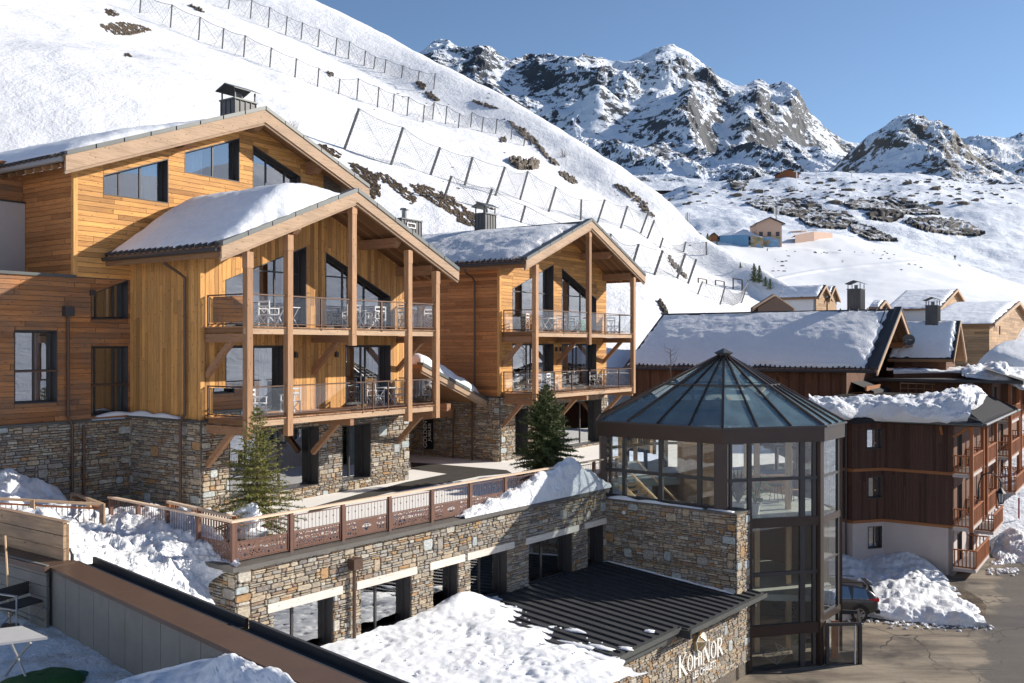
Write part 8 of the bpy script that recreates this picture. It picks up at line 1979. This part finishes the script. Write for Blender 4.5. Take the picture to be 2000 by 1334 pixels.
# ------------------------------------------------------------------ huts and people far up the valley
def far_box(name, u0, v0, u1, v1, D, depth, mat, label, cat, roof='metal_roof', rz_=None, yaw=0, gable=True, win=0):
    a, b = pix(u0, v1, D), pix(u1, v0, D); th = Thing(name, label, cat, WORLD, at=(a.x,a.y), z=a.z-1.5)
    m = MB(); m.box(a.x,b.x,D,D+depth,a.z-1.5,b.z,tint=.5); th.part('wall', m, mat)
    if gable:
        h = rz_ or (b.x-a.x)*.22; xm = (a.x+b.x)/2; e = (b.x-a.x)*.1; m = MB()
        for x0, x1 in ((a.x-e,xm),(b.x+e,xm)): m.face([(x0,D-e*1.5,b.z-e*.2),(x1,D-e*1.5,b.z+h),(x1,D+depth+e,b.z+h),(x0,D+depth+e,b.z-e*.2)],0,.5); m.face([(x0,D-e*1.5,b.z-e*.2-.25),(x1,D-e*1.5,b.z+h-.25),(x1,D+depth+e,b.z+h-.25),(x0,D+depth+e,b.z-e*.2-.25)],0,.5); m.face([(x0,D-e*1.5,b.z-e*.2),(x1,D-e*1.5,b.z+h),(x1,D-e*1.5,b.z+h-.25),(x0,D-e*1.5,b.z-e*.2-.25)],0,.5)
        th.part('roof', m, roof); m = MB(); m.face([(a.x,D+.01,b.z),(b.x,D+.01,b.z),(xm,D+.01,b.z+h*.9)],0,.5); th.part('gable', m, mat)
    for i in range(win):
        x = lerp(a.x,b.x,(i+.5)/win); w = (b.x-a.x)/win*.22; zc = lerp(a.z,b.z,.5); m = MB(); m.box(x-w,x+w,D-.06,D-.01,zc-w*1.2,zc+w*1.2); th.part('window', m, 'frame_dark')
    return th
def kd(u, v, dflt=262):
    h = hit(u, v, KB); return (h.y - .5) if h else dflt
far_box('ski_hut', 1478, 436, 1527, 478, kd(1500,482,268)+2, 7, 'pink_wall', 'two storey pink wooden hut with a dark roof high on the plateau', 'hut', win=3, rz_=1.6)
far_box('painted_hut_base', 1482, 463, 1524, 484, kd(1500,482,268)+.9, .9, 'mural', 'painted green lower storey under the pink hut', 'building', gable=False)
MU = Thing('painted_hall', 'low hall with a blue painted wall and a snowy domed roof on the plateau', 'hall', WORLD, at=(pix(1408,0,262).x,262), z=pix(0,480,262).z)
dh = [kd(1406,472), kd(1430,477), kd(1462,481), kd(1466,481), kd(1491,484)]; pts = [(u, v, d) for (u, v), d in zip(((1406,460),(1430,459),(1462,459),(1466,460),(1491,464)), dh)]; bot = [(u, v, d) for (u, v), d in zip(((1406,472),(1430,477),(1462,481),(1466,481),(1491,484)), dh)]
for (a0, b0, mt) in ((0,2,'blue_wall'),(3,4,'mural')):
    m = MB(); T = [pix(*q) for q in pts[a0:b0+1]]; B = [pix(*q)-Vector((0,0,1.2)) for q in bot[a0:b0+1]]; m.grid([B, T]); m.grid([T, [p+Vector((0,9,0)) for p in T]]); MU.part('painted_wall', m, mt)
m = MB(); T = [pix(*pts[0]), pix(*pts[1]), pix(*pts[4])]; m.grid([[p for p in T], [p.lerp(pix(1448,447,dh[2]+6), .6)+Vector((0,1,.3)) for p in T], [pix(1440,448,dh[2]+8), pix(1448,447,dh[2]+8), pix(1460,449,dh[2]+8)]]); MU.part('snow_roof', m, 'snow')
SB_ = Thing('pink_shed', 'long low pink boarded shed half buried in the snow, right of the pink hut', 'shed', WORLD, at=(pix(1556,0,268).x,268), z=pix(0,470,268).z)
for q, bq in (([(1553,459,kd(1553,474)),(1590,452,kd(1590,470)),(1626,455,kd(1626,464))], [(1553,474,kd(1553,474)),(1590,470,kd(1590,470)),(1626,462,kd(1626,464))]), ([(1543,452,276),(1565,450,277),(1576,452,278)], [(1543,468,276),(1565,466,277),(1576,462,278)])):
    T = [pix(*a) for a in q]; B = [pix(*a)-Vector((0,0,1)) for a in bq]; m = MB(); m.grid([B, T]); m.grid([T, [p+Vector((0,4,-.3)) for p in T]]); SB_.part('wall', m, 'pink_wall')
T = [pix(1519,476,266), pix(1545,452,274)]; m = MB(); m.grid([[T[0]-Vector((0,0,1.2)), T[1]-Vector((0,0,1.8))],[T[0]+Vector((0,0,.5)), T[1]]]); SB_.part('blue_ramp', m, 'blue_wall')
far_box('small_hut', 1342, 456, 1367, 468, kd(1355,468), 4, 'pink_wall', 'small pinkish hut with a red-edged roof beside the antenna mast', 'hut', win=0, rz_=.9)
far_box('small_hut', 1388, 460, 1401, 471, kd(1394,471), 3, 'darktimber_band', 'tiny brown hut behind the dark pine', 'hut', rz_=.8)
far_box('lift_hut', 1522, 338, 1560, 350, 700, 12, 'redwood', 'brown ski lift hut on the upper slope ridge', 'hut', rz_=3.0)
for u, lab in ((1595,'left small white lift pylon on the upper slope'), (1664,'right small white lift pylon on the upper slope'), (1556,'white lift pylon in front of the brown lift hut')):
    b = pix(u, 352, 690); m = MB(); m.tube([b-Vector((0,0,2)), b+Vector((0,0,7))], .45, 6); m.bar(b+Vector((-2.2,0,6.5)), b+Vector((2.2,0,6.5)), .6, .6); solo('lift_pylon', m, 'white_paint', lab, 'pylon', group='ski lift pylons', at=(b.x,b.y), z=b.z)
for u, v0, v1, D, lab in ((1342.5,465,415,262,'slim antenna mast with white panels beside the small pinkish hut'),(1516,440,404,270,'lattice mast on the roof of the pink hut')):
    b, t_ = pix(u, v0, D), pix(u, v1, D); th = Thing('antenna_mast', lab, 'mast', WORLD, at=(b.x,b.y), z=b.z); m = MB(); m.tube([b, t_], .16, 6); th.part('pole', m, 'steel')
    m = MB(); 
    for dx in (-.5,.5): m.box(b.x+dx-.2,b.x+dx+.2,b.y-.5,b.y-.3,t_.z-2.6,t_.z-.2)
    th.part('antenna', m, 'white_paint')
for u, v, lab in ((1347,500,'thin pole standing on the hill edge below the dark pine'),): 
    h = hit(1380, 498) or pix(1380,498,170); m = MB(); m.tube([h-Vector((0,0,.3)), h+Vector((0,0,1.7))], .07, 5); solo('slope_pole', m, 'steel', lab, 'pole', at=(h.x,h.y), z=h.z)
for lab_, cl in (('upper', [(1500,487),(1545,484),(1600,489),(1680,496),(1760,503),(1800,506),(1835,509)]), ('lower', [(1470,556),(1500,548),(1570,533),(1650,522),(1740,514),(1800,510)])):
    cc = interp_row([Vector((a,b,0)) for a, b in cl], 60, True); rows_ = []
    for off_v, dz_ in ((4.0,-.15),(3.0,.12),(0,.16),(-2.2,.12),(-3.0,-.15)):
        r = []
        for c in cc:
            h = hit(c.x, c.y+off_v, KB); r.append((h or pix(c.x,c.y+off_v,280)) + Vector((0,0,dz_+.08*fbm(Vector((c.x*.05,off_v,1)),3))))
        rows_.append(r)
    mb = MB(); mb.grid(rows_); solo('snow_track', mb, 'snow', kind='structure', smooth=True)
# walking person on the knoll
b = hit(1865, 508, KB) or pix(1865,508,297); PE = Thing('person', 'person in dark clothing walking along the snowy knoll', 'person', WORLD, at=(b.x,b.y), z=b.z)
def skin_body(joints, edges, radii, name, mat, th):
    me = bpy.data.meshes.new(name); me.from_pydata([(x-th.at[0], y-th.at[1], z-th.zb) for x, y, z in joints], edges, []); o = bpy.data.objects.new(name, me); COL.objects.link(o); o.parent = th.e
    o.modifiers.new('skin', 'SKIN'); 
    for i, r_ in enumerate(radii): me.skin_vertices[0].data[i].radius = (r_, r_)
    me.skin_vertices[0].data[0].use_root = True
    o.modifiers.new('sub', 'SUBSURF').levels = 1; me.materials.append(MATS[mat]); return o
x, y, z = b; z -= .05
J = [(x,y,z+.95),(x,y,z+1.2),(x,y,z+1.45),(x,y,z+1.55),(x-.1,y,z+.9),(x-.14,y+.1,z+.5),(x-.2,y+.15,z+.05),(x+.1,y,z+.9),(x+.16,y-.05,z+.5),(x+.24,y-.1,z+.05),(x-.22,y,z+1.42),(x-.3,y,z+1.12),(x-.27,y-.1,z+.85),(x+.22,y,z+1.42),(x+.3,y,z+1.12),(x+.32,y-.1,z+.86)]
me_ok = True
try: skin_body(J, [(0,1),(1,2),(2,3),(0,4),(4,5),(5,6),(0,7),(7,8),(8,9),(2,10),(10,11),(11,12),(2,13),(13,14),(14,15)], [.17,.18,.17,.07,.11,.08,.06,.11,.08,.06,.08,.06,.05,.08,.06,.05], 'body', 'person_dark', PE)
except Exception as ex:
    m = MB(); m.tube([(x,y,z),(x,y,z+1.5)], [.14,.2], 8); PE.part('body', m, 'person_dark'); print('skin failed', ex)
m = MB(); n = 10; m.grid([[ (x+.12*math.sin(math.pi*j/8)*math.cos(6.2832*i/n), y+.12*math.sin(math.pi*j/8)*math.sin(6.2832*i/n), z+1.68-.14*math.cos(math.pi*j/8)) for i in range(n+1)] for j in range(9)]); PE.part('head', m, 'skin', smooth=True)
# shading ridge of ground rocks below the knoll, small scattered stones on the slopes
rnd = random.Random(77); m = MB()
for i in range(260):
    u, v = rnd.uniform(1250,2000), rnd.uniform(348,400)
    h = hit(u, v, SB)
    if h is None: continue
    s = rnd.uniform(.5,1.8)*(1 if rnd.random() < .85 else 2.2); c = crag(h.x, h.y, h.z, s*1.3, s, s*.6, i, 3); b0 = len(m.v); m.v += c.v; m.f += [tuple(a+b0 for a in f) for f in c.f]; m.mi += c.mi; m.t += c.t; m.uvs += c.uvs
for i in range(120):
    u, v = rnd.uniform(1480,1800), rnd.uniform(488,530); h = hit(u, v, KB)
    if h is None or noise.noise(Vector((u*.02,v*.05,1))) < .1: continue
    s = rnd.uniform(.12,.45); c = crag(h.x, h.y, h.z, s*1.3, s, s*.6, i, 3); b0 = len(m.v); m.v += c.v; m.f += [tuple(a+b0 for a in f) for f in c.f]; m.mi += c.mi; m.t += c.t; m.uvs += c.uvs
for i in range(150):
    u, v = rnd.uniform(700,1400), rnd.uniform(180,600); h = hit(u, v)
    if h is None or noise.noise(Vector((u*.012,v*.012,4))) < .12: continue
    s = rnd.uniform(.08,.3); c = crag(h.x, h.y, h.z, s*1.5, s, s*.6, i, 3); b0 = len(m.v); m.v += c.v; m.f += [tuple(a+b0 for a in f) for f in c.f]; m.mi += c.mi; m.t += c.t; m.uvs += c.uvs
h = hit(1600, 380, SB); solo('scattered_stones', m, 'rock', 'small stones scattered over the snowy slopes', 'stones', kind='stuff', at=(h.x,h.y), z=h.z)
# ------------------------------------------------------------------ loose snow chunks along the banks
rnd = random.Random(91); m = MB()
def chunk(p, s): c = crag(p.x, p.y, p.z+s*.25, s, s*rnd.uniform(.7,1.2), s*.6, rnd.random()*50, 4); b0 = len(m.v); m.v.extend(c.v); m.f.extend([tuple(a+b0 for a in f) for f in c.f]); m.mi.extend(c.mi); m.t.extend(c.t); m.uvs.extend(c.uvs)
for i in range(110):
    u = rnd.uniform(1650,1940); v = 1209+ (u-1650)*.045 + abs(rnd.gauss(0,6)); p = rp(u, v, 0); chunk(p, rnd.uniform(.03,.11))
for i in range(60):
    u = rnd.uniform(1930,1990); v = 1112+abs(rnd.gauss(0,5)); p = rp(u, v, 0); chunk(p, rnd.uniform(.04,.14))
p = rp(1790, 1215, 0); solo('snow_chunks', m, 'snow_dirty', 'small loose snow lumps along the foot of the roadside banks', 'snow chunks', kind='stuff', at=(p.x,p.y), z=p.z)
m = MB()
for i in range(120):
    s_, t_ = rnd.uniform(-1,10.5), rnd.uniform(-6,-.3); se = edge_s(t_)
    if s_ > se+.5: continue
    q = FP.w(s_, t_, zr_(max(t_,-6.3))+(.18 if s_ < se-1 else .02)); chunk(q, rnd.uniform(.02,.06))
q = FP.w(6,-3,-9); solo('snow_chunks', m, 'snow', 'loose snow crumbs on the trampled low roof', 'snow chunks', kind='stuff', at=(q.x,q.y), z=q.z)
